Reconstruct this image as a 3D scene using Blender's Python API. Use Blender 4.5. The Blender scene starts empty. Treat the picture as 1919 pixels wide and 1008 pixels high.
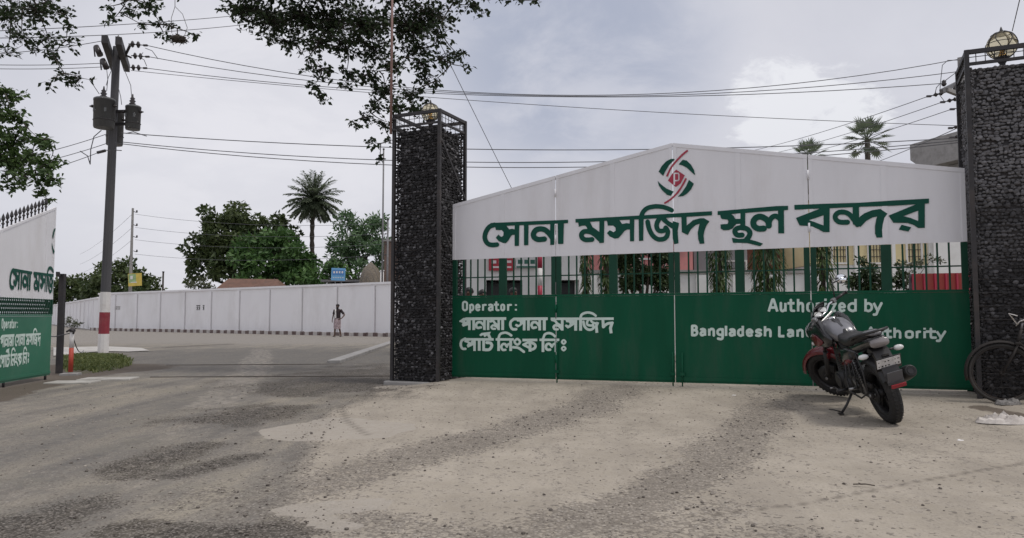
import bpy, bmesh, math, random
import numpy as np
from mathutils import Vector, Matrix, Euler, noise as mnoise
S = bpy.context.scene
COL = S.collection
R = math.radians
random.seed(11); np.random.seed(11)
# ------------------------------------------------------------------ camera, sky, sun, exposure
F_PX, CAM_H = 1400.0, 1.09
PITCH = math.atan(88 / F_PX)
cam = bpy.data.cameras.new("camera"); co = bpy.data.objects.new("camera", cam); COL.objects.link(co)
co.location = (0, 0, CAM_H); co.rotation_euler = (R(90) + PITCH, 0, 0)
cam.sensor_width = 36; cam.lens = F_PX / 1919 * 36; cam.clip_start = .05; cam.clip_end = 5000
S.camera = co
S.view_settings.view_transform = 'Standard'; S.view_settings.look = 'None'
S.view_settings.exposure = 0.12; S.view_settings.gamma = 1; S.view_settings.use_curve_mapping = False
SUN_EL, SUN_AZ = R(64), R(112)         # azimuth from +Y, clockwise: high on the right, behind thin cloud
sl = bpy.data.lights.new("sun", 'SUN'); sl.energy = 1.45; sl.angle = R(14); sl.color = (1, .96, .90)
so = bpy.data.objects.new("sun", sl); COL.objects.link(so)
sd = Vector((math.sin(SUN_AZ) * math.cos(SUN_EL), math.cos(SUN_AZ) * math.cos(SUN_EL), math.sin(SUN_EL)))
so.rotation_euler = sd.to_track_quat('Z', 'Y').to_euler(); so.location = (0, -5, 30)

def build_world():
    W = bpy.data.worlds.new("World"); S.world = W; W.use_nodes = True
    nt = W.node_tree; N = nt.nodes; L = nt.links; N.clear()
    out = N.new('ShaderNodeOutputWorld')
    sky = N.new('ShaderNodeTexSky'); sky.sky_type = 'NISHITA'; sky.sun_disc = False
    sky.sun_elevation = SUN_EL; sky.sun_rotation = SUN_AZ; sky.dust_density = 3
    b1 = N.new('ShaderNodeBackground'); b1.inputs[1].default_value = .09; L.new(sky.outputs[0], b1.inputs[0])
    tc = N.new('ShaderNodeTexCoord')
    sep = N.new('ShaderNodeSeparateXYZ'); L.new(tc.outputs['Generated'], sep.inputs[0])
    def math_(op, a, b=None, c=None):
        n = N.new('ShaderNodeMath'); n.operation = op
        for i, v in enumerate((a, b, c)):
            if v is None: continue
            if isinstance(v, (int, float)): n.inputs[i].default_value = v
            else: L.new(v, n.inputs[i])
        return n.outputs[0]
    zz = math_('ADD', math_('MAXIMUM', sep.outputs[2], 0.0), .28)
    cx = math_('DIVIDE', sep.outputs[0], zz); cy = math_('DIVIDE', sep.outputs[1], zz)
    cmb = N.new('ShaderNodeCombineXYZ'); L.new(cx, cmb.inputs[0]); L.new(cy, cmb.inputs[1])
    def noise(scale, det, rough, off=0.0, dist=0.0):
        m = N.new('ShaderNodeMapping'); m.inputs['Location'].default_value = (off, off * .7, 0); L.new(cmb.outputs[0], m.inputs[0])
        n = N.new('ShaderNodeTexNoise'); n.inputs['Scale'].default_value = scale; n.inputs['Detail'].default_value = det
        n.inputs['Roughness'].default_value = rough; n.inputs['Distortion'].default_value = dist; L.new(m.outputs[0], n.inputs['Vector'])
        return n.outputs[0]
    def smooth(x, a, b):
        n = N.new('ShaderNodeMapRange'); n.interpolation_type = 'SMOOTHSTEP'
        L.new(x, n.inputs[0]); n.inputs[1].default_value = a; n.inputs[2].default_value = b; return n.outputs[0]
    def mix(f, a, b):
        n = N.new('ShaderNodeMix'); n.data_type = 'RGBA'
        if isinstance(f, (int, float)): n.inputs[0].default_value = f
        else: L.new(f, n.inputs[0])
        for k, v in ((6, a), (7, b)):
            if isinstance(v, tuple): n.inputs[k].default_value = (*v, 1)
            else: L.new(v, n.inputs[k])
        return n.outputs[2]
    def patch(d, a, b):                      # soft region of the sky round a direction
        v = N.new('ShaderNodeVectorMath'); v.operation = 'DOT_PRODUCT'; L.new(tc.outputs['Generated'], v.inputs[0])
        v.inputs[1].default_value = Vector(d).normalized(); return smooth(v.outputs['Value'], a, b)
    n1 = noise(1.1, 7, .55, 3.1, .4); n2 = noise(3.2, 8, .6, 7.7, .3); n3 = noise(.5, 4, .5, 1.3)
    c = mix(smooth(n1, .3, .72), CLOUD_A, CLOUD_B)
    c = mix(math_('MULTIPLY', smooth(n3, .45, .7), .35), c, CLOUD_B)
    pd = patch((.085, 1, .37), .972, .999)   # darker bank over the gate
    c = mix(math_('MULTIPLY', pd, math_('ADD', math_('MULTIPLY', smooth(n2, .3, .6), .55), .4)), c, CLOUD_D)
    pl = patch((-.36, 1, .21), .965, .999)   # bright veil over the far trees
    c = mix(math_('MULTIPLY', pl, math_('ADD', math_('MULTIPLY', smooth(n2, .35, .6), .4), .4)), c, CLOUD_F)
    pb = math_('MAXIMUM', patch((.362, 1, .285), .9962, .9996), math_('MULTIPLY', patch((.44, 1, .268), .9962, .9996), .9))  # bright heap of cumulus
    n4 = noise(9.0, 8, .62, 2.2, .5)
    c = mix(math_('MULTIPLY', smooth(math_('ADD', math_('MULTIPLY', pb, .42), math_('MULTIPLY', n4, .9)), .66, .84), .75), c, CLOUD_E)
    hz = smooth(sep.outputs[2], .32, .0)
    c = mix(math_('MULTIPLY', hz, .35), c, CLOUD_H)
    b2 = N.new('ShaderNodeBackground'); L.new(c, b2.inputs[0]); b2.inputs[1].default_value = 1.0
    ms = N.new('ShaderNodeMixShader'); ms.inputs[0].default_value = .93
    L.new(b1.outputs[0], ms.inputs[1]); L.new(b2.outputs[0], ms.inputs[2]); L.new(ms.outputs[0], out.inputs[0])
CLOUD_A, CLOUD_B = (.585, .59, .65), (.69, .69, .745)
CLOUD_D, CLOUD_E, CLOUD_F, CLOUD_H = (.385, .42, .525), (.84, .845, .875), (.80, .79, .83), (.60, .60, .655)
build_world()

# ------------------------------------------------------------------ helpers
def ray(u, v):
    dx = (u - 959.5) / F_PX; dy = (504 - v) / F_PX
    return Vector((dx, math.cos(PITCH) - dy * math.sin(PITCH), math.sin(PITCH) + dy * math.cos(PITCH)))
def at(u, v, Y):
    """survey helper: the point of the place seen at (u, v) that lies Y metres ahead"""
    r = ray(u, v); return Vector((0, 0, CAM_H)) + r * (Y / r.y)
def gnd(u, v, z=0.0):
    r = ray(u, v); return Vector((0, 0, CAM_H)) + r * ((z - CAM_H) / r.z)
GL, GR = Vector((-.96, 12.0, 0)), Vector((5.53, 9.02, 0))   # the two ends of the closed gate
GD = (GR - GL).normalized(); GN = Vector((-GD.y, GD.x, 0)); GN = GN if GN.y < 0 else -GN; GB = -GN
def gp(s, z, off=0.0):
    p = GL + GD * s + GN * off; return Vector((p.x, p.y, z))
def sstep(a, b, x):
    t = np.clip((np.asarray(x, float) - a) / (b - a), 0, 1); return t * t * (3 - 2 * t)
def ground_z(x, y):
    x = np.asarray(x, float); y = np.asarray(y, float)
    s = (x - GL.x) * GD.x + (y - GL.y) * GD.y; d = (x - GL.x) * GN.x + (y - GL.y) * GN.y
    top = .085 + .06 * np.clip(s / 7.14, 0, 1.3)
    return top * sstep(2.2, 0, d) * sstep(-.7, .15, s) * sstep(14, 9.5, s)

def props(o, label=None, cat=None, group=None, kind=None):
    if label: o['label'] = label
    if cat: o['category'] = cat
    if group: o['group'] = group
    if kind: o['kind'] = kind
    return o
def thing(name, label, cat, loc=(0, 0, 0), rz=0.0, group=None):
    o = bpy.data.objects.new(name, None); o.empty_display_size = .2; COL.objects.link(o)
    o.location = loc; o.rotation_euler = (0, 0, rz)
    return props(o, label, cat, group)
def chain_matrix(o):
    m = Matrix.Identity(4)
    while o is not None:
        m = Matrix.LocRotScale(o.location, o.rotation_euler.to_quaternion(), o.scale) @ m; o = o.parent
    return m
def ortho(d):
    d = Vector(d).normalized(); a = Vector((0, 0, 1)) if abs(d.z) < .9 else Vector((1, 0, 0))
    u = d.cross(a).normalized(); return u, d.cross(u).normalized()
class MB:
    """collects shapes and links them as ONE mesh object"""
    def __init__(s): s.v = []; s.f = []; s.sm = []; s.tone = None
    def add(s, vs, fs, smooth=False):
        b = len(s.v); s.v += [tuple(v) for v in vs]; s.f += [tuple(i + b for i in f) for f in fs]; s.sm += [smooth] * len(fs); return s
    def box(s, c, size, rot=None, bev=0.0):
        bm = bmesh.new(); bmesh.ops.create_cube(bm, size=1)
        for v in bm.verts: v.co = Vector((v.co.x * size[0], v.co.y * size[1], v.co.z * size[2]))
        if bev: bmesh.ops.bevel(bm, geom=bm.edges[:], offset=bev, segments=2, affect='EDGES', profile=.6)
        m = rot if rot is not None else Matrix.Identity(3)
        bm.verts.index_update()
        s.add([m @ v.co + Vector(c) for v in bm.verts], [[v.index for v in f.verts] for f in bm.faces]); bm.free(); return s
    def span(s, a, b, up, w, h, bev=0.0):
        """bar of section w x h from a to b; h measured along up"""
        a, b = Vector(a), Vector(b); d = b - a; L = d.length; d = d / L; up = Vector(up); up = (up - d * up.dot(d)).normalized(); sd_ = up.cross(d)
        return s.box((a + b) / 2, (L, w, h), Matrix((d, sd_, up)).transposed(), bev)
    def cyl(s, a, b, r0, r1=None, n=12, caps=True, smooth=True):
        return s.tube([a, b], [r0, r0 if r1 is None else r1], n, caps, smooth)
    def tube(s, pts, r, n=8, caps=True, smooth=True):
        pts = [Vector(p) for p in pts]; rr = r if isinstance(r, (list, tuple)) else [r] * len(pts)
        vs = []; u = None
        for i, p in enumerate(pts):
            d = (pts[min(i + 1, len(pts) - 1)] - pts[max(i - 1, 0)])
            d = d.normalized() if d.length > 1e-9 else Vector((0, 0, 1))
            if u is None: u, w = ortho(d)
            else:
                u = u - d * u.dot(d)
                u = u.normalized() if u.length > 1e-6 else ortho(d)[0]
            w = d.cross(u)
            for k in range(n):
                a = 2 * math.pi * k / n; vs.append(p + (u * math.cos(a) + w * math.sin(a)) * rr[i])
        fs = [(i * n + k, i * n + (k + 1) % n, (i + 1) * n + (k + 1) % n, (i + 1) * n + k) for i in range(len(pts) - 1) for k in range(n)]
        s.add(vs, fs, smooth)
        if caps:
            b = len(s.v) - len(vs)
            s.f += [tuple(b + k for k in reversed(range(n))), tuple(b + (len(pts) - 1) * n + k for k in range(n))]; s.sm += [False, False]
        return s
    def lathe(s, c, prof, axis=(0, 0, 1), n=20, smooth=True):
        c = Vector(c); ax = Vector(axis).normalized(); u, w = ortho(ax); vs = []
        for r, h in prof:
            for k in range(n):
                a = 2 * math.pi * k / n; vs.append(c + ax * h + (u * math.cos(a) + w * math.sin(a)) * r)
        m = len(prof)
        fs = [(i * n + k, i * n + (k + 1) % n, (i + 1) * n + (k + 1) % n, (i + 1) * n + k) for i in range(m - 1) for k in range(n)]
        s.add(vs, fs, smooth); b = len(s.v) - len(vs)
        if prof[0][0] > 1e-4: s.f.append(tuple(b + k for k in reversed(range(n)))); s.sm.append(False)
        if prof[-1][0] > 1e-4: s.f.append(tuple(b + (m - 1) * n + k for k in range(n))); s.sm.append(False)
        return s
    def torus(s, c, axis, R0, r, n=36, m=10, sq=1.0):
        c = Vector(c); ax = Vector(axis).normalized(); u, w = ortho(ax); vs = []
        for i in range(n):
            a = 2 * math.pi * i / n; rad = u * math.cos(a) + w * math.sin(a)
            for k in range(m):
                b = 2 * math.pi * k / m; vs.append(c + rad * (R0 + r * math.cos(b)) + ax * (r * sq * math.sin(b)))
        return s.add(vs, [(i * m + k, i * m + (k + 1) % m, ((i + 1) % n) * m + (k + 1) % m, ((i + 1) % n) * m + k) for i in range(n) for k in range(m)], True)
    def loft(s, secs, n=16, e=2.4, smooth=True, caps=True):
        """secs: (centre, half width (y), half height (z)[, exponent]) in planes across x"""
        vs = []
        for sc in secs:
            c, hw, hh = Vector(sc[0]), sc[1], sc[2]; ex = sc[3] if len(sc) > 3 else e
            for k in range(n):
                a = 2 * math.pi * k / n; ca, sa = math.cos(a), math.sin(a)
                vs.append(c + Vector((0, hw * math.copysign(abs(ca) ** (2 / ex), ca), hh * math.copysign(abs(sa) ** (2 / ex), sa))))
        m = len(secs)
        s.add(vs, [(i * n + k, i * n + (k + 1) % n, (i + 1) * n + (k + 1) % n, (i + 1) * n + k) for i in range(m - 1) for k in range(n)], smooth)
        if caps:
            b = len(s.v) - len(vs); s.f += [tuple(b + k for k in reversed(range(n))), tuple(b + (m - 1) * n + k for k in range(n))]; s.sm += [smooth, smooth]
        return s
    def prism(s, poly, thick, o, ax, ay, an):
        """outline (list of 2d points) in the plane o + ax*x + ay*y, given thickness along an"""
        o, ax, ay, an = Vector(o), Vector(ax), Vector(ay), Vector(an); n = len(poly)
        A = [o + ax * x + ay * y for x, y in poly]; B = [p + an * thick for p in A]
        return s.add(A + B, [tuple(range(n))[::-1], tuple(range(n, 2 * n))] + [(i, (i + 1) % n, n + (i + 1) % n, n + i) for i in range(n)])
    def rock(s, c, r, axes=None, jit=.25, rng=random):
        t = (1 + 5 ** .5) / 2
        base = [(-1, t, 0), (1, t, 0), (-1, -t, 0), (1, -t, 0), (0, -1, t), (0, 1, t), (0, -1, -t), (0, 1, -t), (t, 0, -1), (t, 0, 1), (-t, 0, -1), (-t, 0, 1)]
        fs = [(0, 11, 5), (0, 5, 1), (0, 1, 7), (0, 7, 10), (0, 10, 11), (1, 5, 9), (5, 11, 4), (11, 10, 2), (10, 7, 6), (7, 1, 8), (3, 9, 4), (3, 4, 2), (3, 2, 6), (3, 6, 8), (3, 8, 9), (4, 9, 5), (2, 4, 11), (6, 2, 10), (8, 6, 7), (9, 8, 1)]
        m = Euler((rng.random() * 6, rng.random() * 6, rng.random() * 6)).to_matrix(); vs = []
        for b in base:
            p = m @ (Vector(b) / 1.902 * (1 + rng.uniform(-jit, jit)))
            p = Vector((p.x * r[0], p.y * r[1], p.z * r[2]))
            if axes: p = axes[0] * p.x + axes[1] * p.y + axes[2] * p.z
            vs.append(Vector(c) + p)
        return s.add(vs, fs)
    def build(s, name, mat, parent=None, local=False, tone=None):
        me = bpy.data.meshes.new(name); vs = s.v
        if parent is not None and not local:
            mi = chain_matrix(parent).inverted(); vs = [tuple(mi @ Vector(v)) for v in vs]
        me.from_pydata(vs, [], s.f); me.polygons.foreach_set('use_smooth', s.sm); me.materials.append(mat)
        if tone is not None:
            at_ = me.attributes.new('tone', 'FLOAT', 'FACE'); at_.data.foreach_set('value', tone)
        me.update(); o = bpy.data.objects.new(name, me); COL.objects.link(o)
        if parent is not None: o.parent = parent
        return o
def copy_tree(o, parent=None):
    c = o.copy(); COL.objects.link(c); c.parent = parent
    for ch in [k for k in bpy.data.objects if k.parent == o]: copy_tree(ch, c)
    return c

# ------------------------------------------------------------------ materials
def nodes(name):
    m = bpy.data.materials.new(name); m.use_nodes = True; nt = m.node_tree
    return m, nt, nt.nodes['Principled BSDF']
def mat(name, col, rough=.6, metal=0.0, var=.12, scale=4.0, bump=0.0, bscale=30.0, dirt=None, dirt_amt=.0, dscale=2.5, spec=.5, coat=0.0, stretch=(1, 1, 1)):
    """paint/stone/metal with uneven tone, optional blotches of dirt and fine relief"""
    m, nt, b = nodes(name); N, L = nt.nodes, nt.links
    tc = N.new('ShaderNodeTexCoord'); mp = N.new('ShaderNodeMapping'); mp.inputs['Scale'].default_value = stretch; L.new(tc.outputs['Object'], mp.inputs[0])
    n = N.new('ShaderNodeTexNoise'); n.inputs['Scale'].default_value = scale; n.inputs['Detail'].default_value = 6; n.inputs['Roughness'].default_value = .6; L.new(mp.outputs[0], n.inputs['Vector'])
    mr = N.new('ShaderNodeMapRange'); L.new(n.outputs[0], mr.inputs[0]); mr.inputs[1].default_value = .25; mr.inputs[2].default_value = .75; mr.inputs[3].default_value = 1 - var; mr.inputs[4].default_value = 1 + var
    mx = N.new('ShaderNodeMix'); mx.data_type = 'RGBA'; mx.blend_type = 'MULTIPLY'; mx.inputs[0].default_value = 1; mx.inputs[6].default_value = (*col, 1); L.new(mr.outputs[0], mx.inputs[7]); out = mx.outputs[2]
    if dirt:
        d = N.new('ShaderNodeTexNoise'); d.inputs['Scale'].default_value = dscale; d.inputs['Detail'].default_value = 8; d.inputs['Roughness'].default_value = .68; L.new(mp.outputs[0], d.inputs['Vector'])
        dr = N.new('ShaderNodeMapRange'); dr.interpolation_type = 'SMOOTHSTEP'; L.new(d.outputs[0], dr.inputs[0]); dr.inputs[1].default_value = .46; dr.inputs[2].default_value = .72; dr.inputs[4].default_value = dirt_amt
        m2 = N.new('ShaderNodeMix'); m2.data_type = 'RGBA'; L.new(dr.outputs[0], m2.inputs[0]); L.new(out, m2.inputs[6]); m2.inputs[7].default_value = (*dirt, 1); out = m2.outputs[2]
    L.new(out, b.inputs['Base Color']); b.inputs['Roughness'].default_value = rough; b.inputs['Metallic'].default_value = metal
    b.inputs['Specular IOR Level'].default_value = spec; b.inputs['Coat Weight'].default_value = coat; b.inputs['Coat Roughness'].default_value = .12
    if bump:
        bn = N.new('ShaderNodeTexNoise'); bn.inputs['Scale'].default_value = bscale; bn.inputs['Detail'].default_value = 5; L.new(tc.outputs['Object'], bn.inputs['Vector'])
        bp = N.new('ShaderNodeBump'); bp.inputs['Strength'].default_value = bump; bp.inputs['Distance'].default_value = .02; L.new(bn.outputs[0], bp.inputs['Height']); L.new(bp.outputs[0], b.inputs['Normal'])
    return m
def leaf_mat(name, dark, light, trans=.25, rough=.5):
    m, nt, b = nodes(name); N, L = nt.nodes, nt.links
    a = N.new('ShaderNodeAttribute'); a.attribute_name = 'tone'
    mx = N.new('ShaderNodeMix'); mx.data_type = 'RGBA'; L.new(a.outputs['Fac'], mx.inputs[0]); mx.inputs[6].default_value = (*dark, 1); mx.inputs[7].default_value = (*light, 1)
    L.new(mx.outputs[2], b.inputs['Base Color']); b.inputs['Roughness'].default_value = rough; b.inputs['Specular IOR Level'].default_value = .35
    t = N.new('ShaderNodeBsdfTranslucent'); L.new(mx.outputs[2], t.inputs[0]); ms = N.new('ShaderNodeMixShader'); ms.inputs[0].default_value = trans
    L.new(b.outputs[0], ms.inputs[1]); L.new(t.outputs[0], ms.inputs[2]); L.new(ms.outputs[0], nt.nodes['Material Output'].inputs['Surface'])
    return m
M = {}
M['gate_white'] = mat('gate_white_paint', (.77, .765, .79), .5, var=.05, scale=1.6, bump=.25, bscale=1.6, dirt=(.52, .48, .45), dirt_amt=.26, dscale=.9, stretch=(1.8, 1.8, .45))
M['gate_green'] = mat('gate_green_paint', (.004, .080, .040), .5, var=.2, scale=1.2, spec=.14, bump=.25, bscale=1.8, dirt=(.040, .082, .056), dirt_amt=.50, dscale=1.3, stretch=(2.2, 2.2, .45))
M['bar_green'] = mat('bar_green_paint', (.005, .05, .028), .5, var=.2, scale=3, spec=.25)
M['letter_green'] = mat('sign_green_paint', (.005, .070, .048), .6, var=.12, scale=5, spec=.2)
M['letter_mint'] = mat('sign_mint_paint', (.60, .72, .66), .55, var=.10, scale=6)
M['letter_red'] = mat('sign_red_paint', (.36, .025, .055), .5, var=.1, scale=6)
M['black_steel'] = mat('dark_angle_steel', (.028, .026, .028), .6, var=.3, scale=8, dirt=(.10, .075, .06), dirt_amt=.35)
M['steel_grey'] = mat('weathered_steel', (.16, .16, .165), .55, .3, var=.2, scale=6, dirt=(.14, .08, .05), dirt_amt=.3)
M['white_wall'] = mat('whitewashed_wall', (.86, .85, .86), .85, var=.04, scale=.6, dirt=(.56, .53, .51), dirt_amt=.30, dscale=.55, stretch=(1.1, 1.1, .5))
M['concrete'] = mat('aged_concrete', (.30, .29, .28), .85, var=.18, scale=3, bump=.3, dirt=(.13, .12, .11), dirt_amt=.45)
M['pole_concrete'] = mat('pole_concrete', (.078, .077, .082), .8, var=.15, scale=2, bump=.2, dirt=(.08, .075, .07), dirt_amt=.5, stretch=(1, 1, .25))
M['paint_white'] = mat('chalky_white_paint', (.72, .70, .68), .75, var=.08, scale=4, dirt=(.42, .36, .31), dirt_amt=.4)
M['paint_red'] = mat('faded_red_paint', (.26, .030, .045), .65, var=.15, scale=4, dirt=(.33, .19, .16), dirt_amt=.3)
M['bollard_red'] = mat('bollard_red_paint', (.42, .055, .030), .6, var=.15, scale=5)
M['insulator'] = mat('dark_glazed_insulator', (.035, .028, .028), .3, var=.2)
M['transformer'] = mat('transformer_grey_paint', (.115, .118, .12), .5, .1, var=.12, scale=3, dirt=(.06, .055, .05), dirt_amt=.5)
M['wire'] = mat('wire_dark', (.10, .10, .11), .6, var=.1)
M['bark'] = mat('tree_bark', (.055, .045, .036), .9, var=.3, scale=8, bump=.5)
M['palm_bark'] = mat('palm_bark', (.075, .062, .05), .9, var=.3, scale=8, bump=.6)
M['dark_leaf'] = leaf_mat('leaf_shade', (.014, .026, .010), (.045, .075, .026), .25)
M['mid_leaf'] = leaf_mat('leaf_mid', (.030, .062, .018), (.095, .155, .045), .28)
M['far_dark_leaf'] = leaf_mat('leaf_far_dark', (.032, .055, .018), (.100, .130, .045), .25)
M['far_bright_leaf'] = leaf_mat('leaf_far_bright', (.035, .085, .024), (.115, .215, .060), .3)
M['feather_leaf'] = leaf_mat('leaf_feathery', (.045, .10, .040), (.17, .26, .13), .3)
M['ashoka_leaf'] = leaf_mat('leaf_columnar', (.016, .040, .008), (.085, .130, .030), .25)
M['ficus_leaf'] = leaf_mat('leaf_ficus', (.014, .032, .010), (.070, .100, .038), .22)
M['palm_leaf'] = leaf_mat('leaf_palm', (.085, .115, .072), (.24, .28, .19), .35)
M['grass_leaf'] = leaf_mat('leaf_grass', (.065, .095, .025), (.19, .21, .075), .3)
M['dry_leaf'] = leaf_mat('leaf_dry_scrub', (.05, .06, .03), (.14, .15, .09), .25)
# ------------------------------------------------------------------ ground
def vnoise(x, y, seed=0, octv=4, sc=1.0):
    """smooth value noise on arrays"""
    tot = np.zeros_like(x); amp = 1.0; nrm = 0
    rg = np.random.RandomState(seed); tab = rg.rand(256, 256)
    for k in range(octv):
        X, Y = x * sc * 2 ** k + 13.7 * k, y * sc * 2 ** k + 7.1 * k
        xi, yi = np.floor(X).astype(int), np.floor(Y).astype(int); fx, fy = X - xi, Y - yi
        fx, fy = fx * fx * (3 - 2 * fx), fy * fy * (3 - 2 * fy)
        g = lambda a, b: tab[(xi + a) % 256, (yi + b) % 256]
        tot += amp * ((g(0, 0) * (1 - fx) + g(1, 0) * fx) * (1 - fy) + (g(0, 1) * (1 - fx) + g(1, 1) * fx) * fy); nrm += amp; amp *= .55
    return tot / nrm
def axis_pts(segs):
    out = []
    for a, b, st in segs: out += list(np.arange(a, b, st))
    return np.array(out + [segs[-1][1]])
def inside(px, py, poly):
    c = np.zeros(px.shape, bool); n = len(poly)
    for i in range(n):
        (x0, y0), (x1, y1) = poly[i], poly[(i + 1) % n]
        c ^= ((y0 > py) != (y1 > py)) & (px < (x1 - x0) * (py - y0) / (y1 - y0 + 1e-12) + x0)
    return c
def edge_dist(px, py, pts, closed=False):
    d = np.full(px.shape, 1e9); n = len(pts)
    for i in range(n if closed else n - 1):
        a, b = np.array(pts[i]), np.array(pts[(i + 1) % n]); e = b - a; L2 = float(e @ e) + 1e-12
        t = np.clip(((px - a[0]) * e[0] + (py - a[1]) * e[1]) / L2, 0, 1)
        d = np.minimum(d, np.hypot(px - a[0] - t * e[0], py - a[1] - t * e[1]))
    return d
G2 = lambda pts: [(gnd(u, v).x, gnd(u, v).y) for u, v in pts]
APRON_EDGE = [(505, 1060), (548, 1005), (535, 930), (572, 850), (588, 800), (625, 772), (700, 745), (720, 724), (860, 716)]
APRON = G2(APRON_EDGE) + [(9, 12.5), (14, 8), (14, 1.2), (-1.2, 1.2)]
TAR = [((270, 1010), (525, 995), .30, 1.0), ((230, 990), (430, 1012), .24, 1.0), ((0, 1000), (150, 950), .42, .85), ((250, 872), (392, 836), .40, 1.0), ((235, 893), (300, 880), .2, .7),
       ((335, 888), (455, 856), .25, 1.0), ((420, 788), (510, 770), .8, 1.0), ((440, 765), (470, 760), .6, .7), ((490, 735), (575, 730), .75, .62), ((600, 730), (735, 716), 1.6, 1.0), ((640, 715), (745, 704), 2.4, 1.0), ((690, 700), (745, 690), 2.2, .7),
       ((580, 715), (660, 700), .5, .5), ((330, 650), (430, 645), .7, .6), ((150, 960), (230, 930), .12, .4)]
GRAV = [((600, 905), (760, 860), .42, .85), ((760, 860), (1000, 795), .42, 1.0), ((1000, 795), (1160, 742), .5, 1.0), ((1150, 745), (1330, 712), .7, .35), ((950, 1010), (1150, 960), .40, .9), ((1150, 960), (1330, 870), .38, 1.0),
        ((1330, 870), (1440, 770), .42, .9), ((1440, 770), (1500, 725), .5, .5), ((560, 960), (900, 1010), .3, .7), ((560, 920), (640, 880), .25, .7), ((1100, 1010), (1500, 1000), .22, .55), ((380, 930), (540, 930), .5, .6), ((450, 985), (520, 900), .3, .7), ((1350, 950), (1250, 1000), .3, .6)]
PALE = [((600, 808), (665, 803), .50, 1.0), ((640, 790), (690, 815), .25, 1.0), ((570, 955), (690, 945), .13, .9), ((600, 975), (640, 985), .1, .6), ((430, 890), (380, 935), .10, .35), ((490, 655), (470, 700), .35, .45), ((470, 700), (400, 760), .35, .45), ((400, 760), (330, 830), .22, .4), ((330, 830), (200, 930), .16, .4), ((150, 780), (330, 735), .5, .35), ((760, 724), (1000, 716), .5, .5), ((1330, 800), (1250, 880), .25, .4)]
ASPH = [((440, 668), (720, 668), 7.5, 1.0), ((380, 690), (720, 700), 2.2, .75), ((0, 860), (330, 760), .8, .55), ((120, 900), (420, 800), .35, .35), ((330, 760), (520, 715), .8, .6), ((640, 690), (735, 665), 1.5, .7), ((20, 900), (250, 830), .3, .5), ((0, 970), (150, 920), .25, .5)]
SOIL = [((-60, 750), (110, 708), .55, 1.0), ((100, 705), (160, 698), .9, .8), ((105, 690), (200, 690), 1.6, .8), ((1755, 742), (1830, 748), .13, .9), ((880, 709), (1270, 714), .05, .7), ((1270, 714), (1760, 733), .06, .9), ((1840, 780), (1990, 800), .15, .7), ((1850, 752), (1990, 770), .2, .9), ((735, 716), (830, 722), .18, .9)]
CRACK = [((1300, 968), (1500, 945), .014, .8), ((1500, 945), (1700, 905), .014, .8), ((1700, 905), (1919, 868), .014, .8), ((1090, 985), (1300, 968), .012, .5), ((638, 760), (650, 790), .03, .7), ((650, 790), (690, 815), .03, .6), ((1240, 880), (1390, 845), .012, .35)]
def caps_mask(px, py, lst, wob, soft=.75):
    m = np.zeros(px.shape)
    for (a, b, w, st) in lst:
        d = edge_dist(px, py, G2([a, b])); m = np.maximum(m, st * sstep(1.25, 1.25 - soft, d / w + wob))
    return m
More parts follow.
